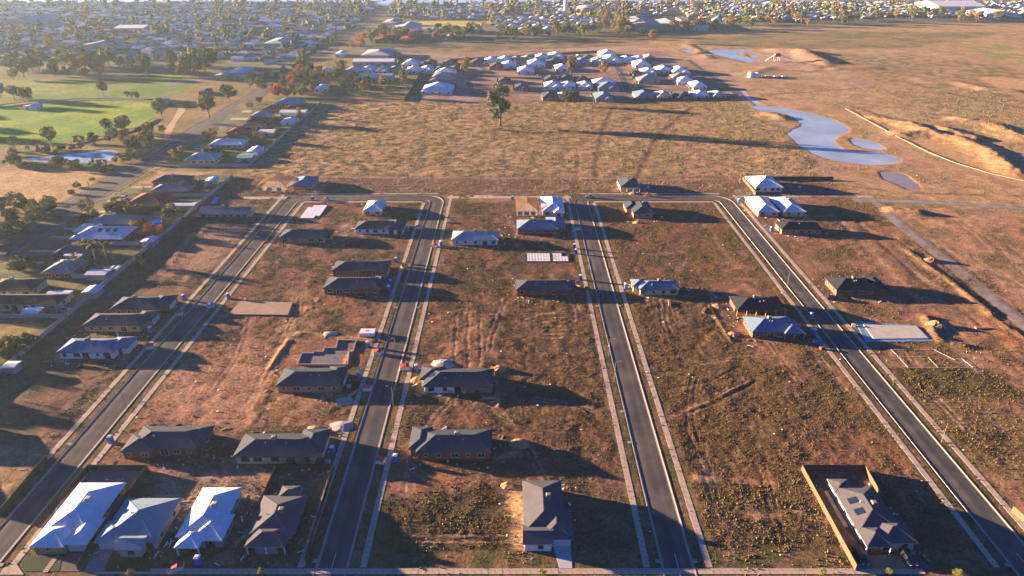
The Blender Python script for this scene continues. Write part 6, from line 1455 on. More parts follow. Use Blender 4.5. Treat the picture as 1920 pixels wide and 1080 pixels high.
T = [((345, 562), 'beside the upper charcoal house near the first street'), ((429, 560), 'on the right verge of the first street'), ((283, 623), 'beside the tan brick house near the first street'), ((209, 830), 'beside the brick house with lit gables'),
     ((373, 1057), 'in front of the unfinished white roofed house'), ((690, 651), 'above the brick footings right end'), ((674, 708), 'right of the orange brick house'), ((781, 695), 'left of the large dark roofed house'),
     ((586, 376), 'on the top street left end'), ((766, 434), 'right of the charcoal house with white walls'), ((827, 461), 'left of the pale grey roofed house'), ((743, 492), 'right of the upper dark brick house'), ((732, 534), 'right of the lower dark brick house'),
     ((730, 545), 'just below another toilet by the lower dark brick house'), ((624, 849), 'right of the house behind the black fenced yard'), ((742, 865), 'left of the red brick house beside the second street'), ((961, 375), 'left of the timber frame by the concrete strip'),
     ((1064, 385), 'right of the white roofed house by the third street'), ((1215, 358), 'right of the lone pale house above the top street'), ((1074, 441), 'right of the blue grey roofed house'), ((1077, 466), 'upper of two above the foundation pods'),
     ((1080, 476), 'lower of two right of the foundation pods'), ((1089, 525), 'right of the red brick house by the third street'), ((1173, 541), 'left of the bright blue roofed house'), ((1498, 357), 'right of the lone white roofed house'),
     ((1446, 434), 'left of the black roofed tan house'), ((1385, 380), 'on the verge at the top of the fourth street'), ((1520, 597), 'right of the black roofed house by the fourth street'), ((1526, 627), 'right of the steel blue roofed house')]
for p, l in T: toilet(*p, 'blue portable toilet ' + l)
def cage(px, py, colr, label):
    x, y = G(px, py); e = empty('waste_cage', (x, y, .03), rng.uniform(-.4, .4), label, 'waste cage', 'rubbish cages on building sites')
    k = ('cage', colr)
    if k not in _cache:
        b = MB(); b.box(-1.1, 1.1, -.9, .9, .05, 1.25)
        for q in (-1.1, 0, 1.1): b.box(q - .05, q + .05, -.96, -.9, 0, 1.3); b.box(q - .05, q + .05, .9, .96, 0, 1.3)
        t = MB(); m = {'red': M_red, 'pink': M_pink, 'blue': M_blue}[colr]
        t.quad((-1.15, -.95, 1.27), (0, -.95, 1.55), (0, .95, 1.55), (-1.15, .95, 1.27)); t.quad((0, -.95, 1.55), (1.15, -.95, 1.3), (1.15, .95, 1.3), (0, .95, 1.55)); t.tri((-1.15, -.95, 1.27), (1.15, -.95, 1.3), (0, -.95, 1.55)); t.tri((1.15, .95, 1.3), (-1.15, .95, 1.27), (0, .95, 1.55))
        _cache[k] = (b.mesh('bag', M_cage), t.mesh('tarp', m))
    inst('bag', _cache[k][0], e); inst('tarp', _cache[k][1], e)
for p, c, l in (((709, 664), 'red', 'red topped pale rubbish cage on the left kerb above the orange brick house'), ((689, 731), 'pink', 'pink topped white rubbish cage right of the orange brick house'), ((757, 692), 'red', 'red topped rubbish cage on the right kerb by the large dark roofed house'),
                ((784, 429), 'red', 'red topped rubbish cage on the left kerb by the charcoal house with white walls'), ((814, 463), 'red', 'orange red topped rubbish cage left of the pale grey roofed house'), ((714, 867), 'red', 'red topped rubbish cage on the right kerb left of the red brick house'),
                ((612, 376), 'red', 'red topped rubbish cage on the top street above the foundation pods'), ((1214, 368), 'red', 'red topped rubbish cage on the top street by the lone pale house'), ((282, 653), 'red', 'red topped white cage beside the blue grey roofed house by the first street'),
                ((337, 591), 'red', 'red topped white cage beside the tan brick house by the first street'), ((396, 576), 'blue', 'blue topped white rubbish cage on the right kerb of the first street'), ((335, 1066), 'red', 'red box lying in front of the unfinished white roofed house'), ((761, 692), 'red', 'second red rubbish cage tilted against the first, right kerb of the second street')):
    cage(*p, c, l)
def skip(px, py, m, label):
    x, y = G(px, py); e = empty('skip_bin', (x, y, .05), rng.uniform(-.3, .3), label, 'skip bin'); b = MB()
    P0 = [(-1.1, -.8), (1.1, -.8), (1.1, .8), (-1.1, .8)]; P1 = [(-1.7, -.85), (1.7, -.85), (1.7, .85), (-1.7, .85)]
    for i in range(4): a, c = P0[i], P0[(i + 1) % 4]; d, f = P1[(i + 1) % 4], P1[i]; b.quad((*a, 0), (*c, 0), (*d, 1.2), (*f, 1.2))
    b.poly([(*p, .0) for p in P0][::-1]); b.build('hopper', m, e); r = MB()
    for i in range(4): a, c = P1[i], P1[(i + 1) % 4]; r.bar((*a, 1.2), (*c, 1.2), .1)
    r.build('rim', m, e); f = MB(); f.box(-1.5, 1.5, -.75, .75, .8, .95); f.build('rubble', M_grav, e)
skip(1532, 644, M_blue, 'blue open skip bin right of the steel blue roofed house'); skip(761, 501, M_yellow, 'yellow skip bin on the verge right of the dark brick houses'); skip(1083, 431, M_white, 'white trailer skip on the left kerb of the third street')
def pile(px, py, r_, h, m, label, cat='pile'):
    x, y = G(px, py); n = 16; V = []; mb = MB(); rg = random.Random(int(px * 7 + py)); rings = ((1, -.1), (.8, .28), (.5, .68), (.22, .93))
    for q, z in rings:
        for k in range(n): a = 2 * math.pi * k / n; rr = r_ * q * rg.uniform(.82, 1.15); mb.v.append((rr * math.cos(a) * 1.25, rr * math.sin(a), h * z * rg.uniform(.85, 1.1)))
    mb.v.append((0, 0, h))
    for j in range(3):
        for k in range(n): a, b = j * n + k, j * n + (k + 1) % n; mb.f.append((a, b, b + n, a + n)); mb.m.append(0)
    for k in range(n): mb.f.append((3 * n + k, 3 * n + (k + 1) % n, 4 * n)); mb.m.append(0)
    o = mb.build(cat.replace(' ', '_'), m, None, (x, y, 0)); tag(o, label, cat)
pile(782, 714, 1.9, 1.5, M_sand, 'bright yellow sand heap left of the large dark roofed house', 'sand pile'); pile(936, 694, 2.2, 1.5, M_sand, 'sunlit sand heap at the right end of the large dark roofed house', 'sand pile'); pile(830, 684, 3.4, .9, M_grav, 'flat grey gravel heap behind the large dark roofed house', 'gravel pile')
pile(974, 833, 2.4, 1.2, M_sand, 'sand heap beside the hollow right of the lower dark roofed house', 'sand pile'); pile(1755, 611, 3.2, 1.9, M_sand, 'tall sandy soil heap right of the blue sheeted slab', 'soil pile'); pile(1000, 405 + 3, 1, .6, M_sand, 'little sand heap below the timber frame', 'sand pile')
pile(1374, 628, 2.0, 1.0, M_sand, 'sunlit soil heap left of the steel blue roofed house', 'soil pile'); pile(1345, 575, 2.0, .9, M_sand, 'sunlit soil heap left of the black roofed house', 'soil pile'); pile(617, 628, 2.6, .9, M_grav, 'pale gravel heap above the brick footings', 'gravel pile'); pile(646, 752, 2.4, .7, M_grav, 'white gravel heap below the right end of the orange brick house', 'gravel pile')
pile(1215, 566, 1.8, .4, M_sand, 'low oval sand heap below the bright blue roofed house', 'sand pile'); pile(1188, 364, 2.5, 1.0, M_sand, 'sand heap in front of the lone pale house above the top street', 'sand pile'); pile(1195, 418, 2, .8, M_sand, 'orange sand heap in front of the tan house below the top street', 'sand pile'); pile(640, 800, 3.0, .6, M_grav, 'pale rubble heap right above the pale brick front house', 'gravel pile')
pile(425, 1046, 2.4, 1.1, M_dirtpile, 'brown soil heap right of the blue toilet in front of the white roofed house', 'soil pile'); pile(590, 808, 2.6, 1.0, M_sand, 'sand heap behind the pale brick front house', 'sand pile'); pile(950, 911, 1.4, 1.0, M_sand, 'small bright sand heap above the lone dark house', 'sand pile')
pile(1745, 490, 3, 1.8, M_dirtpile, 'dark soil heap beside the gravel road', 'soil pile')
# brick and timber stacks
bs = MB()
for i in range(3):
    for j in range(2): bs.box(-.6 + i * .41, -.6 + i * .41 + .38, -.5 + j * .5, -.5 + j * .5 + .46, .1, .95)
bs.box(-.6, .6, -.5, .5, 0, .1); BRK = bs.mesh('brick_stack', WM('redbrick')); BRK2 = BRK.copy(); BRK2.materials[0] = WM('grey'); BRK3 = BRK.copy(); BRK3.materials[0] = WM('cream')
for i, (px, py, lab) in enumerate(((700, 405, 'by the small white roofed house'), (1140, 0, None), (800, 733, 'below the left wall of the large dark roofed house'), (822, 735, 'below the wall of the large dark roofed house'), (845, 736, 'below the middle of the large dark roofed house'), (870, 737, 'below the tan wall of the large dark roofed house'),
        (895, 738, 'below the right part of the large dark roofed house'), (1012, 403, 'beside the timber frame'), (655, 727, 'right of the orange brick house'), (500, 455, 'left of the low tan brick house'), (840, 418, 'behind the pale grey roofed house'), (1240, 410, 'right of the tan house below the top street'),
        (1100, 542, 'right of the red brick house by the third street'), (1290, 545, 'right of the bright blue roofed house'), (1550, 440, 'right of the black roofed tan house'), (1540, 655, 'below the blue skip bin'), (1560, 556, 'left of the lone black roofed house'), (1600, 612, 'at the corner of the blue sheeted slab'), (300, 612, 'by the tan brick house near the first street'), (615, 868, 'right of the black fenced yard'))):
    if lab is None: continue
    x, y = G(px, py); tag(inst('brick_stack', (BRK, BRK2, BRK3)[i % 3], None, (x, y, .05), rng.uniform(-.4, .4)), '%s brick stack %s' % (('red', 'grey', 'cream')[i % 3], lab), 'brick stack', 'brick stacks on building sites')
tb = MB()
for i in range(5): tb.box(-2.2, 2.2, -.5 + i * .2, -.34 + i * .2, .1, .45 + .05 * (i % 2))
tb.box(-1.5, -1.4, -.55, .55, 0, .1); tb.box(1.4, 1.5, -.55, .55, 0, .1); TBM = tb.mesh('timber_stack', M_timber)
for i, (px, py, rz, lab) in enumerate(((845, 418, 0, 'right of the second street above the pale grey roof'), (1110, 548, 1.3, 'right of the red brick house'), (664, 738, .9, 'near the pink topped cage'), (1255, 570, 1.4, 'below the bright blue roofed house'), (1320, 583, 1.1, 'left of the black roofed house'), (918, 748, 0, 'below the right end of the large dark roofed house'), (1840, 616, 0, 'out on the cleared land at right'), (455, 1010, 1.2, 'beside the dark grey roofed house'))):
    x, y = G(px, py); tag(inst('timber_stack', TBM, None, (x, y, .05), rz), 'stack of pale timber lengths ' + lab, 'timber stack', 'timber stacks on building sites')
# loose debris round the sites
def debris(seed, n):
    r = np.random.RandomState(seed); ctr = [((q[0] + q[1]) / 2, (q[2] + q[3]) / 2, (q[1] - q[0]) / 2 + 4, (q[3] - q[2]) / 2 + 4) for rs in NEARW for q in rs[:1]]
    mb = MB(); k = 0
    while k < n:
        c = ctr[r.randint(len(ctr))]; x = c[0] + r.uniform(-1, 1) * c[2]; y = c[1] + r.uniform(-1.1, 1) * c[3]
        if any(q[0] - .1 < x < q[1] + .1 and q[2] - .1 < y < q[3] + .1 for q in HOUSE_RECTS) or is_road(np.array([x]), np.array([y]), .5)[0]: continue
        s_ = r.uniform(.08, .3); a = r.uniform(0, 3.14); L = s_ * r.choice((1, 1.4, 3.5)); mb.bar((x - math.cos(a) * L, y - math.sin(a) * L, .12), (x + math.cos(a) * L, y + math.sin(a) * L, .12 + s_ * .3), s_ * 1.2, s_ * .5, int(r.choice((0, 1, 2, 3, 4), p=(.28, .22, .2, .2, .1)))); k += 1
    # a little litter out on the lots
    for _ in range(120):
        x = r.uniform(-110, 125); y = r.uniform(105, 330)
        if is_road(np.array([x]), np.array([y]), .5)[0]: continue
        mb.bar((x, y, .15), (x + r.uniform(.2, .6), y + r.uniform(-.2, .2), .25), .3, .12, int(r.choice((0, 1))))
    o = mb.build('building_debris', [M_white, M_conc, M_timber, WM('redbrick'), M_dframe]); tag(o, 'loose offcuts and litter scattered round the building sites', 'debris', kind='stuff')
debris(3, 1500)
# kerb drains
dm = box_mesh('drain_lid', (1.3, .9, .17), M_kerb)
for i, (px, py, w_) in enumerate(((1118, 574, 'left kerb of the third street, farther'), (1157, 574, 'right kerb of the third street, farther'), (1169, 772, 'left kerb of the third street, middle'), (1183, 830, 'left kerb of the third street, nearer'), (1238, 1053, 'left kerb at the third street mouth'), (1304, 1053, 'right kerb at the third street mouth'),
        (741, 577, 'left kerb of the second street, farther'), (783, 577, 'right kerb of the second street, farther'), (595, 1052, 'left kerb at the second street mouth'), (136, 833, 'left kerb of the first street'), (4, 1060, 'mouth of the first street'), (1895, 1060, 'mouth of the fourth street'))):
    x, y = G(px, py); X = min(ROADS, key=lambda q: abs(q - x)); x = X + (HW + .65) * (1 if x > X else -1)
    tag(inst('drain_lid', dm, None, (x, y, 0)), 'pale concrete drain lid on the ' + w_, 'drain lid', 'concrete drain lids along the kerbs')

# vehicles
def car(px, py, rz, m, label, pickup=False, z=.06):
    x, y = G(px, py); e = empty('pickup' if pickup else 'car', (x, y, z), rz, label, 'pickup' if pickup else 'car', None)
    k = ('car', pickup)
    if k not in _cache:
        if pickup: low = [(-2.5, .35), (-2.5, 1.05), (-.5, 1.08), (-.2, 1.1), (1.1, 1.1), (2.3, .95), (2.5, .7), (2.45, .35)]; cab = [(-.6, 1.08), (-.5, 1.72), (.6, 1.75), (1.3, 1.1)]
        else: low = [(-2.25, .35), (-2.3, .9), (-2.1, 1.02), (1.15, 1.0), (2.15, .82), (2.3, .6), (2.25, .35)]; cab = [(-2.05, 1.02), (-1.65, 1.5), (.25, 1.55), (1.25, 1.0)]
        def extr(P, w0, w1, zsplit=None):
            b = MB(); n = len(P)
            for i in range(n):
                a, c = P[i], P[(i + 1) % n]; wa = w1 if zsplit and a[1] > zsplit else w0; wc = w1 if zsplit and c[1] > zsplit else w0
                b.quad((a[0], -wa, a[1]), (a[0], wa, a[1]), (c[0], wc, c[1]), (c[0], -wc, c[1]))
            b.poly([(p[0], -(w1 if zsplit and p[1] > zsplit else w0), p[1]) for p in P]); b.poly([(p[0], (w1 if zsplit and p[1] > zsplit else w0), p[1]) for p in P][::-1]); return b
        body = extr(low, .9, .9); glass = extr(cab, .82, .66, 1.2); top = MB(); c = cab; top.box(c[1][0] + .05, c[2][0] - .05, -.64, .64, c[1][1] - .01, c[2][1] + .03)
        w_ = MB(); n = 12
        for s_ in (-1, 1):
            for q in range(n): a = 2 * math.pi * q / n; b2 = 2 * math.pi * (q + 1) / n; w_.quad((.33 * math.cos(a), -.1, .33 * math.sin(a)), (.33 * math.cos(b2), -.1, .33 * math.sin(b2)), (.33 * math.cos(b2), .1, .33 * math.sin(b2)), (.33 * math.cos(a), .1, .33 * math.sin(a)))
            w_.poly([(.33 * math.cos(2 * math.pi * q / n), .1 * s_, .33 * math.sin(2 * math.pi * q / n)) for q in range(n)][::s_])
        l = MB(); l.box(-.04, .04, -.2, .2, -.08, .08)
        _cache[k] = (body, glass.mesh('windows', M_glass), top, w_.mesh('wheel', M_tyre), l.mesh('headlight', M_white), l.mesh('tail_light', M_red))
    body, glass, top, wh, hl, tl = _cache[k]
    body.build('body', m, e); inst('windows', glass, e); top.build('car_roof', m, e)
    for wx in (-1.4, 1.4):
        for wy in (-.84, .84): inst('wheel', wh, e, (wx, wy, .33))
    for wy in (-.65, .65): inst('headlight', hl, e, (2.28 if not pickup else 2.44, wy, .7)); inst('tail_light', tl, e, (-2.29 if not pickup else -2.5, wy, .8))
    return e
M_carblack = mat('black_car_paint', (0.012, 0.013, 0.018), rough=.2, noise=.03, spec=.6); M_carwhite = mat('white_car_paint', (.7, .7, .7), rough=.25, noise=.03); M_cargrey = mat('grey_car_paint', (.2, .21, .22), rough=.3, noise=.03, metal=.3); M_carsilver = mat('silver_car_paint', (.4, .42, .44), rough=.3, noise=.03, metal=.3)
H90 = math.pi / 2
car(1125, 556, -H90, M_carblack, 'black car driving towards the camera on the third street')
car(1106, 371, 0, M_cargrey, 'grey pickup parked on the top street at the corner of the third street', True)
car(1612, 1047, -H90 + .05, M_carblack, 'black car parked beside the tan fence at the bottom right house')
car(1702, 1049, -H90, M_carblack, 'black car with sunlit left side in the open garage driveway at bottom right')
for px, py, rz, m, l in ((235, 373, .1, M_carwhite, 'white car in the drive above the brick red tiled house'), (206, 393, 0, M_cargrey, 'dark estate car on the lawn left of the brick red tiled house'), (283, 391, 0, M_carwhite, 'white van below the brick red tiled house'), (372, 280, .1, M_carwhite, 'white caravan beside the lilac grey roofed house'),
                         (452, 303, 1.2, M_carwhite, 'white car by the teal roofed shed, left of two'), (460, 303, 1.2, M_carblack, 'black car by the teal roofed shed, right of two'), (10, 583, 0, M_carsilver, 'pale blue car in front of the brown tiled house'), (121, 584, .2, M_carsilver, 'pale blue boat trailer by the brown house wall'),
                         (1009, 143, 0, M_carwhite, 'white car parked in the street of the small estate'), (1165, 139, 0, M_carwhite, 'white car at the upper end of the small estate street'), (104, 512, .2, M_carwhite, 'white trailer beside the pale front fence below the green grey roof'), (24, 478, .5, M_carblack, 'dark low car on the edge of the main road'), (1560, 561, 0, M_carblack, 'dark machine parked left of the lone black roofed house')):
    car(px, py, rz, m, l)
# wheelie bins
def bin_(px, py, lid, label):
    x, y = G(px, py); e = empty('wheelie_bin', (x, y, .08), rng.uniform(-.3, .3), label, 'bin', 'household bins'); b = MB()
    for (a, c) in ((-.24, .24),): 
        i = len(b.v); b.v += [(-.22, -.26, 0), (.22, -.26, 0), (.22, .2, 0), (-.22, .2, 0), (-.29, -.36, 1.0), (.29, -.36, 1.0), (.29, .34, 1.0), (-.29, .34, 1.0)]
        for f in ((0, 1, 5, 4), (1, 2, 6, 5), (2, 3, 7, 6), (3, 0, 4, 7)): b.f.append(tuple(i + k for k in f)); b.m.append(0)
    b.build('bin_body', M_dframe, e); l = MB(); l.box(-.31, .31, -.4, .38, 1.0, 1.08); l.build('lid', lid, e)
M_limelid = mat('green_lid', (0.04, 0.30, 0.08), rough=.5)
bin_(1730, 1049, M_yellow, 'bin with yellow lid near the driveway at bottom right'); bin_(1737, 1056, M_limelid, 'bin with green lid near the driveway at bottom right'); bin_(464, 1026, M_yellow, 'bin with yellow lid in front of the dark grey roofed house'); bin_(467, 1030, M_blue, 'bin with blue lid in front of the dark grey roofed house'); bin_(471, 1026, M_limelid, 'bin with green lid in front of the dark grey roofed house')
# blue tarpaulin lying, pool
tag(MB().build('x', M_blue) if False else sheet('tarpaulin', PP((394, 382), (403, 370), (412, 371), (404, 382)), .3, M_blue, None), 'bright blue tarpaulin on the bare ground by the pale rear fence', 'tarpaulin')
e = empty('garden_pool', (*G(295, 418), 0), 0, 'round blue garden pool with pale rim behind the dark grey roof', 'pool'); b = MB(); b.cyl(0, 0, 0, 1.1, 3.6, 3.6, 20, cap=False); b.cyl(0, 0, 1.1, 1.15, 3.8, 3.6, 20, cap=False); b.build('rim', M_blue, e); b = MB(); b.cyl(0, 0, .9, 1.0, 3.58, 3.58, 20); b.build('pool_water', mat('pool_blue', (0.03, 0.18, 0.42), rough=.1), e)
e = empty('shade_cover', (*G(217, 508), 0), 0, 'blue and white striped cover beside the flat grey shed', 'cover'); 
for i in range(5): b = MB(); b.box(-2.6 + i * 1.05, -1.6 + i * 1.05, -1.4, 1.4, 1.6 + .05 * (i % 2), 1.7 + .05 * (i % 2)); b.build('stripe', (M_blue, M_white)[i % 2], e)
b = MB(); [b.box(x - .06, x + .06, y - .06, y + .06, 0, 1.6) for x in (-2.5, 2.5) for y in (-1.3, 1.3)]; b.build('legs', M_white, e)
# white round tanks and shed row on the plain
for i, (px, nm) in enumerate(((1407, 'left'), (1419, 'right'))):
    x, y = G(px, 145); b = MB(); b.cyl(0, 0, 0, 4.2, 3.2, 3.2, 18, cap=False); b.cyl(0, 0, 4.2, 5.0, 3.3, .3, 18); tag(b.build('water_tank', M_white, None, (x, y, 0)), 'white round water tank on the plain, %s of two' % nm, 'water tank', 'white tanks')
x, y = G(1432, 145); b = MB(); [b.box(k * 4 - 2, k * 4 + 1.4, -2, 2, 0, .9 + (k % 2) * .4) for k in range(7)]; tag(b.build('stacked_pipes', M_cooler2, None, (x, y, 0)), 'row of grey site crates right of the white tanks', 'crates')
# screening machine on the far stockpile
x, y = G(1448, 115); e = empty('screening_machine', (x, y, 0), .2, 'earth screening machine with conveyors on the far orange stockpile', 'machine'); b = MB(); b.bar((-8, 0, 1), (4, 0, 8), 1.4, .6); b.bar((8, 0, 7), (22, -2, 2), 1.4, .6); b.build('conveyor', M_cooler2, e)
b = MB(); b.box(2, 8, -2, 2, 5, 8.5); b.build('hopper', M_dkdrive, e); b = MB(); [b.bar((q, s_, 0), (q, s_, 5), .4) for q in (2.2, 7.8) for s_ in (-1.8, 1.8)]; b.build('legs', M_cooler2, e)

# power poles and street lamps
def pole(px, py, h, label, grp):
    x, y = G(px, py); e = empty('power_pole', (x, y, 0), 0, label, 'pole', grp); b = MB(); b.cyl(0, 0, -.2, h, .17, .11, 8); b.build('shaft', M_bark, e); b = MB(); b.box(-1.2, 1.2, -.07, .07, h - .9, h - .75); b.build('crossarm', M_bark, e)
pole(176, 382, 12, 'thin dark power pole beside the main road in front of the small bronze tree', 'power poles')
for i, (px, py) in enumerate(((549, 134), (617, 98), (595, 105), (560, 112), (658, 93), (686, 96), (732, 88), (760, 90), (470, 120), (1105, 205))):
    if i < 9: pole(px, py, 11, 'pale tall pole %s along the far main road crossing' % ordn(i), 'poles at the far crossing')
def lamp(x, y, side, label):
    e = empty('street_lamp', (x, y, 0), 0, label, 'street lamp', 'slim street lamps along the estate kerbs')
    if 'lamp' not in _cache:
        b = MB(); b.cyl(0, 0, 0, 6.6, .08, .05, 6); a = MB(); a.bar((0, 0, 6.55), (1.3, 0, 6.8), .06); h = MB(); h.box(1.2, 1.75, -.1, .1, 6.74, 6.84); _cache['lamp'] = (b.mesh('shaft', M_cooler), a.mesh('arm', M_cooler), h.mesh('lamp_head', M_cooler2))
    for n_, m_ in zip(('shaft', 'arm', 'lamp_head'), _cache['lamp']): inst(n_, m_, e, (0, 0, 0), 0 if side > 0 else math.pi)
for i, (X, s_, py, w_) in enumerate(((ROADS[2], -1, 668, 'left kerb of the third street near its middle'), (ROADS[2], -1, 712, 'left kerb of the third street below the middle one'), (ROADS[0], 1, 772, 'right kerb of the first street'), (ROADS[2], -1, 505, 'left kerb of the third street in its upper half'), (ROADS[3], -1, 540, 'left kerb of the fourth street'), (ROADS[1], 1, 760, 'right kerb of the second street'), (ROADS[3], 1, 830, 'right kerb of the fourth street'))):
    lamp(X + s_ * (HW + 1.0), G(960, py)[1], -s_, 'slim street lamp on the ' + w_)

# two people walking on the second street
def person(px, py, rz, shirt, trous, label, step):
    x, y = G(px, py); top = {}
    def skin(name, V, E, Rr, m, parent=None):
        me = bpy.data.meshes.new(name); me.from_pydata(V, E, []); me.materials.append(m); o = bpy.data.objects.new(name, me); COL.objects.link(o)
        md = o.modifiers.new('skin', 'SKIN'); sv = me.skin_vertices[0].data
        for i, r_ in enumerate(Rr): sv[i].radius = (r_, r_)
        sv[0].use_root = True; s2 = o.modifiers.new('sub', 'SUBSURF'); s2.levels = 1; s2.render_levels = 1
        if parent: o.parent = parent
        return o
    k = step
    V = [(0, 0, .95), (0, 0, 1.2), (0, 0, 1.42), (0, 0, 1.5), (0, .02, 1.62), (0, .01, 1.72), (.09, 0, .9), (.1, .12 * k, .5), (.1, .02 * k, .08), (.1, .16 * k, .04), (-.09, 0, .9), (-.1, -.1 * k, .5), (-.1, -.32 * k, .1), (-.1, -.2 * k, .05),
         (.19, 0, 1.40), (.24, -.08 * k, 1.14), (.22, .06, .9), (.22, .1, .82), (-.19, 0, 1.40), (-.24, .08 * k, 1.14), (-.22, .16 * k, .92), (-.22, .2 * k, .84)]
    E = [(0, 1), (1, 2), (2, 3), (3, 4), (4, 5), (0, 6), (6, 7), (7, 8), (8, 9), (0, 10), (10, 11), (11, 12), (12, 13), (2, 14), (14, 15), (15, 16), (16, 17), (2, 18), (18, 19), (19, 20), (20, 21)]
    Rr = [.13, .13, .13, .055, .09, .07, .085, .06, .042, .035, .085, .06, .042, .035, .06, .045, .032, .035, .06, .045, .032, .035]
    body = skin('person', V, E, Rr, mat('skin', (0.42, 0.24, 0.17), rough=.6)); body.location = (x, y, .06); body.rotation_euler = (0, 0, rz); tag(body, label, 'person', 'two people walking on the street')
    up = lambda idx, g: ([V[i] for i in idx], [Rr[i] + g for i in idx])
    v, r_ = up([0, 1, 2, 14, 15, 18, 19], .018); skin('shirt', v, [(0, 1), (1, 2), (2, 3), (3, 4), (2, 5), (5, 6)], r_, shirt, body)
    v, r_ = up([0, 6, 7, 8, 10, 11, 12], .015); skin('trousers', v, [(0, 1), (1, 2), (2, 3), (0, 4), (4, 5), (5, 6)], r_, trous, body)
    skin('hair', [(0, -.02, 1.68), (0, -.01, 1.75)], [(0, 1)], [.085, .07], M_dframe, body)
    for a, b in ((8, 9), (12, 13)): skin('shoe', [V[a], V[b]], [(0, 1)], [.05, .045], M_white, body)
person(736, 640, math.pi, M_dframe, M_dframe, 'person in dark clothes and pale shoes walking, left of two on the second street', 1)
person(740, 641, math.pi + .1, M_dframe, mat('pale_trousers', (0.3, 0.3, 0.3), rough=.8), 'person in dark top with paler legs walking, right of two on the second street', -1)

# ------------------------------------------------------------------ far landmarks
x, y = G(1060, 25); e = empty('water_tower', (x, y, 0), 0, 'tall slender pale tower rising on the skyline right of centre', 'tower'); b = MB(); b.cyl(0, 0, 0, 52, 4.2, 3.8, 20); b.build('shaft', M_cage, e); b = MB(); b.cyl(0, 0, 52, 60, 7.5, 7.5, 24); b.build('tank', M_cage, e)
b = MB(); b.box(-16, 4, -6, 6, 0, 4.5); b.build('base_building', M_white, e)
x, y = G(1099, 27); e = empty('round_reservoir', (x, y, 0), 0, 'round tan reservoir tank with white domed top right of the tower', 'reservoir'); b = MB(); b.cyl(0, 0, 0, 13, 18, 18, 32, cap=False); b.build('wall', WM('tan'), e); b = MB(); b.cyl(0, 0, 13, 16, 18.4, 8, 32); b.build('dome', M_white, e)

# ------------------------------------------------------------------ far suburb
SUB = [PP((-700, 4), (722, 4), (655, 60), (610, 92), (560, 110), (500, 122), (430, 112), (200, 116), (0, 122), (-700, 150)), PP((735, 9), (1250, 4), (1250, 28), (1170, 36), (1120, 52), (950, 66), (905, 38), (750, 36), (722, 24)), PP((1250, 4), (2500, 3), (2600, 44), (1920, 36), (1700, 32), (1450, 42), (1340, 40), (1290, 34))]
def suburb():
    r = random.Random(99); spots = []
    y = 640.0
    rowi = 0
    while y < 1600:
        x = -1350.0
        while x < 1500:
            x += r.uniform(15, 21)
            if r.random() < .17: x += 9
            px_ = x + (y - 640) * .05
            spots.append((px_ + r.uniform(-1.5, 1.5), y + r.uniform(-2, 2), r.uniform(12, 18), r.uniform(10, 14)))
        rowi += 1; y += 15 if rowi % 2 else 26
    X = np.array([s[0] for s in spots]); Y = np.array([s[1] for s in spots]); ok = np.zeros(len(X), bool)
    for p in SUB: ok |= inpoly(X, Y, p)
    ok &= main_d(X, Y) > 22
    for q in [rect_px(*b[4]) for b in BIG]: ok &= ~((X > q[0] - 12) & (X < q[1] + 12) & (Y > q[2] - 14) & (Y < q[3] + 12))
    tw = [G(1060, 25), G(1099, 27)]
    for t in tw: ok &= np.hypot(X - t[0], Y - t[1]) > 32
    # stay inside what the lens can see plus a margin
    ok &= np.abs(X) < 0.86 * (Y + 60)
    S = [s for s, k in zip(spots, ok) if k and r.random() < .86]
    return S, r
S, rs_ = suburb(); S.sort(key=lambda s: s[1]); print('suburb houses', len(S))
FC = ['offwhite', 'lightgrey', 'grey', 'white', 'charcoal', 'brown', 'red', 'orange', 'steel', 'lightgrey', 'white', 'lightgrey', 'teal', 'steel', 'offwhite', 'white']
NIND = max(0, 298 - len(MID) - len(NEAR) - len(OLD)); FN_ = dict(offwhite='cream', lightgrey='pale grey', grey='grey', charcoal='charcoal', brown='brown', red='red', orange='orange', steel='steel blue', bronze='dark bronze', white='white', teal='teal')
def far_mesh(k, w_, d_, kd):
    key = ('farhouse', k, w_, d_, kd)
    if key not in _cache:
        a = MB(); a.box(-w_ / 2 + .4, w_ / 2 - .4, -d_ / 2 + .4, d_ / 2 - .4, 0, 2.6); b = MB(); hip_roof(b, -w_ / 2, w_ / 2, -d_ / 2, d_ / 2, 2.55, kd, m=0, mf=0); _cache[key] = (a.mesh('wall', WM(('cream', 'tan', 'redbrick', 'white')[(int(w_) + len(k)) % 4])), b.mesh('roof', RM(k)))
    return _cache[key]
FARH = []
for x, y, w_, d_ in S[:NIND]:
    k = rs_.choice(FC); w_ = float(rs_.choice((12, 14, 16))); d_ = float(rs_.choice((9, 11))); a, b = far_mesh(k, w_, d_, 'hip' if rs_.random() < .7 else 'gable')
    side = 'left of the main road' if x < -230 else 'right of the main road' if x < 330 else 'beyond the right-hand plain'
    e = empty('house', (x, y, 0), rs_.uniform(-.06, .06) + (H90 if rs_.random() < .25 else 0), '%s roofed house in the far suburb %s' % (FN_[k], side), 'house', '%s roofed houses of the far suburb %s' % (FN_[k], side)); inst('wall', a, e); inst('roof', b, e); FARH.append((FN_[k], side, x / (y + 60), e))
for kk in sorted(set(f[:2] for f in FARH)):
    for j, f in enumerate(sorted((f for f in FARH if f[:2] == kk), key=lambda f: f[2])): f[3]['label'] = '%s roofed house, %s from left in colour, far suburb %s' % (kk[0], ordn(j), kk[1].replace('the ', ''))
mb = MB(); mats_ = [WM('cream'), WM('tan')] + [RM(k) for k in sorted(set(FC))]; idx = {k: i + 2 for i, k in enumerate(sorted(set(FC)))}
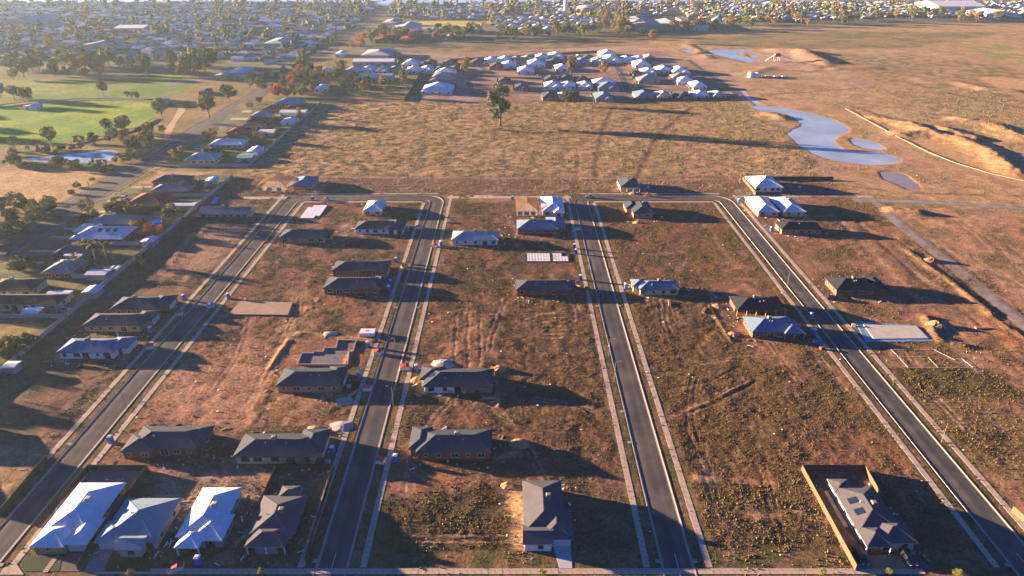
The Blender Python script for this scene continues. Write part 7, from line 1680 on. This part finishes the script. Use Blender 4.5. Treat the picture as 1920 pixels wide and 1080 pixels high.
for x, y, w_, d_ in S[NIND:]:
    k = rs_.choice(FC)
    if rs_.random() < .25: w_, d_ = d_, w_
    mb.box(x - w_ / 2 + .4, x + w_ / 2 - .4, y - d_ / 2 + .4, y + d_ / 2 - .4, 0, 2.6, rs_.choice((0, 1)))
    hip_roof(mb, x - w_ / 2, x + w_ / 2, y - d_ / 2, y + d_ / 2, 2.55, 'hip' if rs_.random() < .7 else 'gable', m=idx[k], mf=idx[k])
tag(mb.build('distant_houses', mats_), 'mass of distant suburban houses towards the lake', 'houses', kind='stuff')
# far trees
def far_trees():
    r = np.random.RandomState(5); pts = []
    for p, n in zip(SUB, (1050, 330, 480)):
        P = np.array(p); x0, y0 = P.min(0); x1, y1 = P.max(0); x0 = max(x0, -1400); x1 = min(x1, 1500)
        m = 0
        for _ in range(40):
            x = r.uniform(x0, x1, 4000); y = y0 + (min(y1, 1640) - y0) * r.rand(4000) ** 1.2; k = inpoly(x, y, p) & (main_d(x, y) > 11) & (np.abs(x) < .86 * (y + 60))
            # clumping
            k &= fbm(x, y, 90, 55, 3) + r.uniform(-.2, .2, 4000) > (.46 if p is SUB[0] else .50)
            for a, b in zip(x[k], y[k]): pts.append((a, b)); m += 1
            if m >= n: break
        del pts[len(pts) - max(0, m - n):]
    # fringe at the lake shore
    for _ in range(160): pts.append((r.uniform(-1300, 900), r.uniform(1575, 1650)))
    hr = [(s[0], s[1]) for s in S]; return pts, r
pts, r = far_trees(); pts = np.array(pts); pts = pts[np.argsort(pts[:, 1])]
NT = max(0, 300 - 0); print('explicit trees', TREES[0], 'far trees', len(pts))
# icosahedral clumps
phi = (1 + 5 ** .5) / 2
IV = np.array([(-1, phi, 0), (1, phi, 0), (-1, -phi, 0), (1, -phi, 0), (0, -1, phi), (0, 1, phi), (0, -1, -phi), (0, 1, -phi), (phi, 0, -1), (phi, 0, 1), (-phi, 0, -1), (-phi, 0, 1)], float); IV /= np.linalg.norm(IV[0])
IF = np.array([(0, 11, 5), (0, 5, 1), (0, 1, 7), (0, 7, 10), (0, 10, 11), (1, 5, 9), (5, 11, 4), (11, 10, 2), (10, 7, 6), (7, 1, 8), (3, 9, 4), (3, 4, 2), (3, 2, 6), (3, 6, 8), (3, 8, 9), (4, 9, 5), (2, 4, 11), (6, 2, 10), (8, 6, 7), (9, 8, 1)])
n = len(pts); B = 5; hgt = r.uniform(5, 12, n); hgt[r.rand(n) < .12] *= 1.35
cols = np.array([LEAF[k] for k in ('olive', 'gum', 'dark', 'bronze', 'green', 'olive', 'dark', 'gold', 'orange')]); ci = r.choice(9, n, p=(.22, .14, .16, .12, .12, .10, .06, .045, .035))
V = []; C = []; F = []; o_ = 0
for b in range(B):
    off = r.normal(size=(n, 3)) * np.array([.17, .17, .16]); rad = r.uniform(.15, .27, n) * hgt
    cen = np.stack([pts[:, 0] + off[:, 0] * hgt, pts[:, 1] + off[:, 1] * hgt, hgt * (.58 + off[:, 2])], -1)
    v = cen[:, None] + IV[None] * rad[:, None, None] * r.uniform(.65, 1.25, (n, 12, 1)); V.append(v.reshape(-1, 3))
    c = .78 * cols[ci][:, None] * r.uniform(.7, 1.25, (n, 1, 1)) * r.uniform(.8, 1.2, (n, 12, 1)); C.append(c.reshape(-1, 3))
    F.append((IF[None] + (np.arange(n) * 12)[:, None, None] + o_).reshape(-1, 3)); o_ += n * 12
me = npmesh('distant_trees', np.concatenate(V), np.concatenate(F), mat('distant_leaves', (1, 1, 1), rough=.9, noise=.3, scale=.3, attr='Col', spec=.1), np.concatenate(C))
tag(inst('distant_trees', me), 'countless trees among the distant suburban houses', 'trees', kind='stuff')

# ------------------------------------------------------------------ air
bpy.ops.mesh.primitive_cube_add(size=1); hz = bpy.context.active_object; hz.name = 'haze'
hz.scale = (14400, 9800, 134); hz.location = (0, 4350, 134 / 2 - 4.2); tag(hz, kind='stuff')
m = bpy.data.materials.new('pale_air'); m.use_nodes = True; t = m.node_tree; t.nodes.clear(); o = t.nodes.new('ShaderNodeOutputMaterial'); v = t.nodes.new('ShaderNodeVolumePrincipled')
v.inputs['Color'].default_value = (0.60, 0.82, 0.98, 1); v.inputs['Density'].default_value = 0.000065; v.inputs['Anisotropy'].default_value = 0.3
t.links.new(v.outputs[0], o.inputs['Volume']); hz.data.materials.append(m)
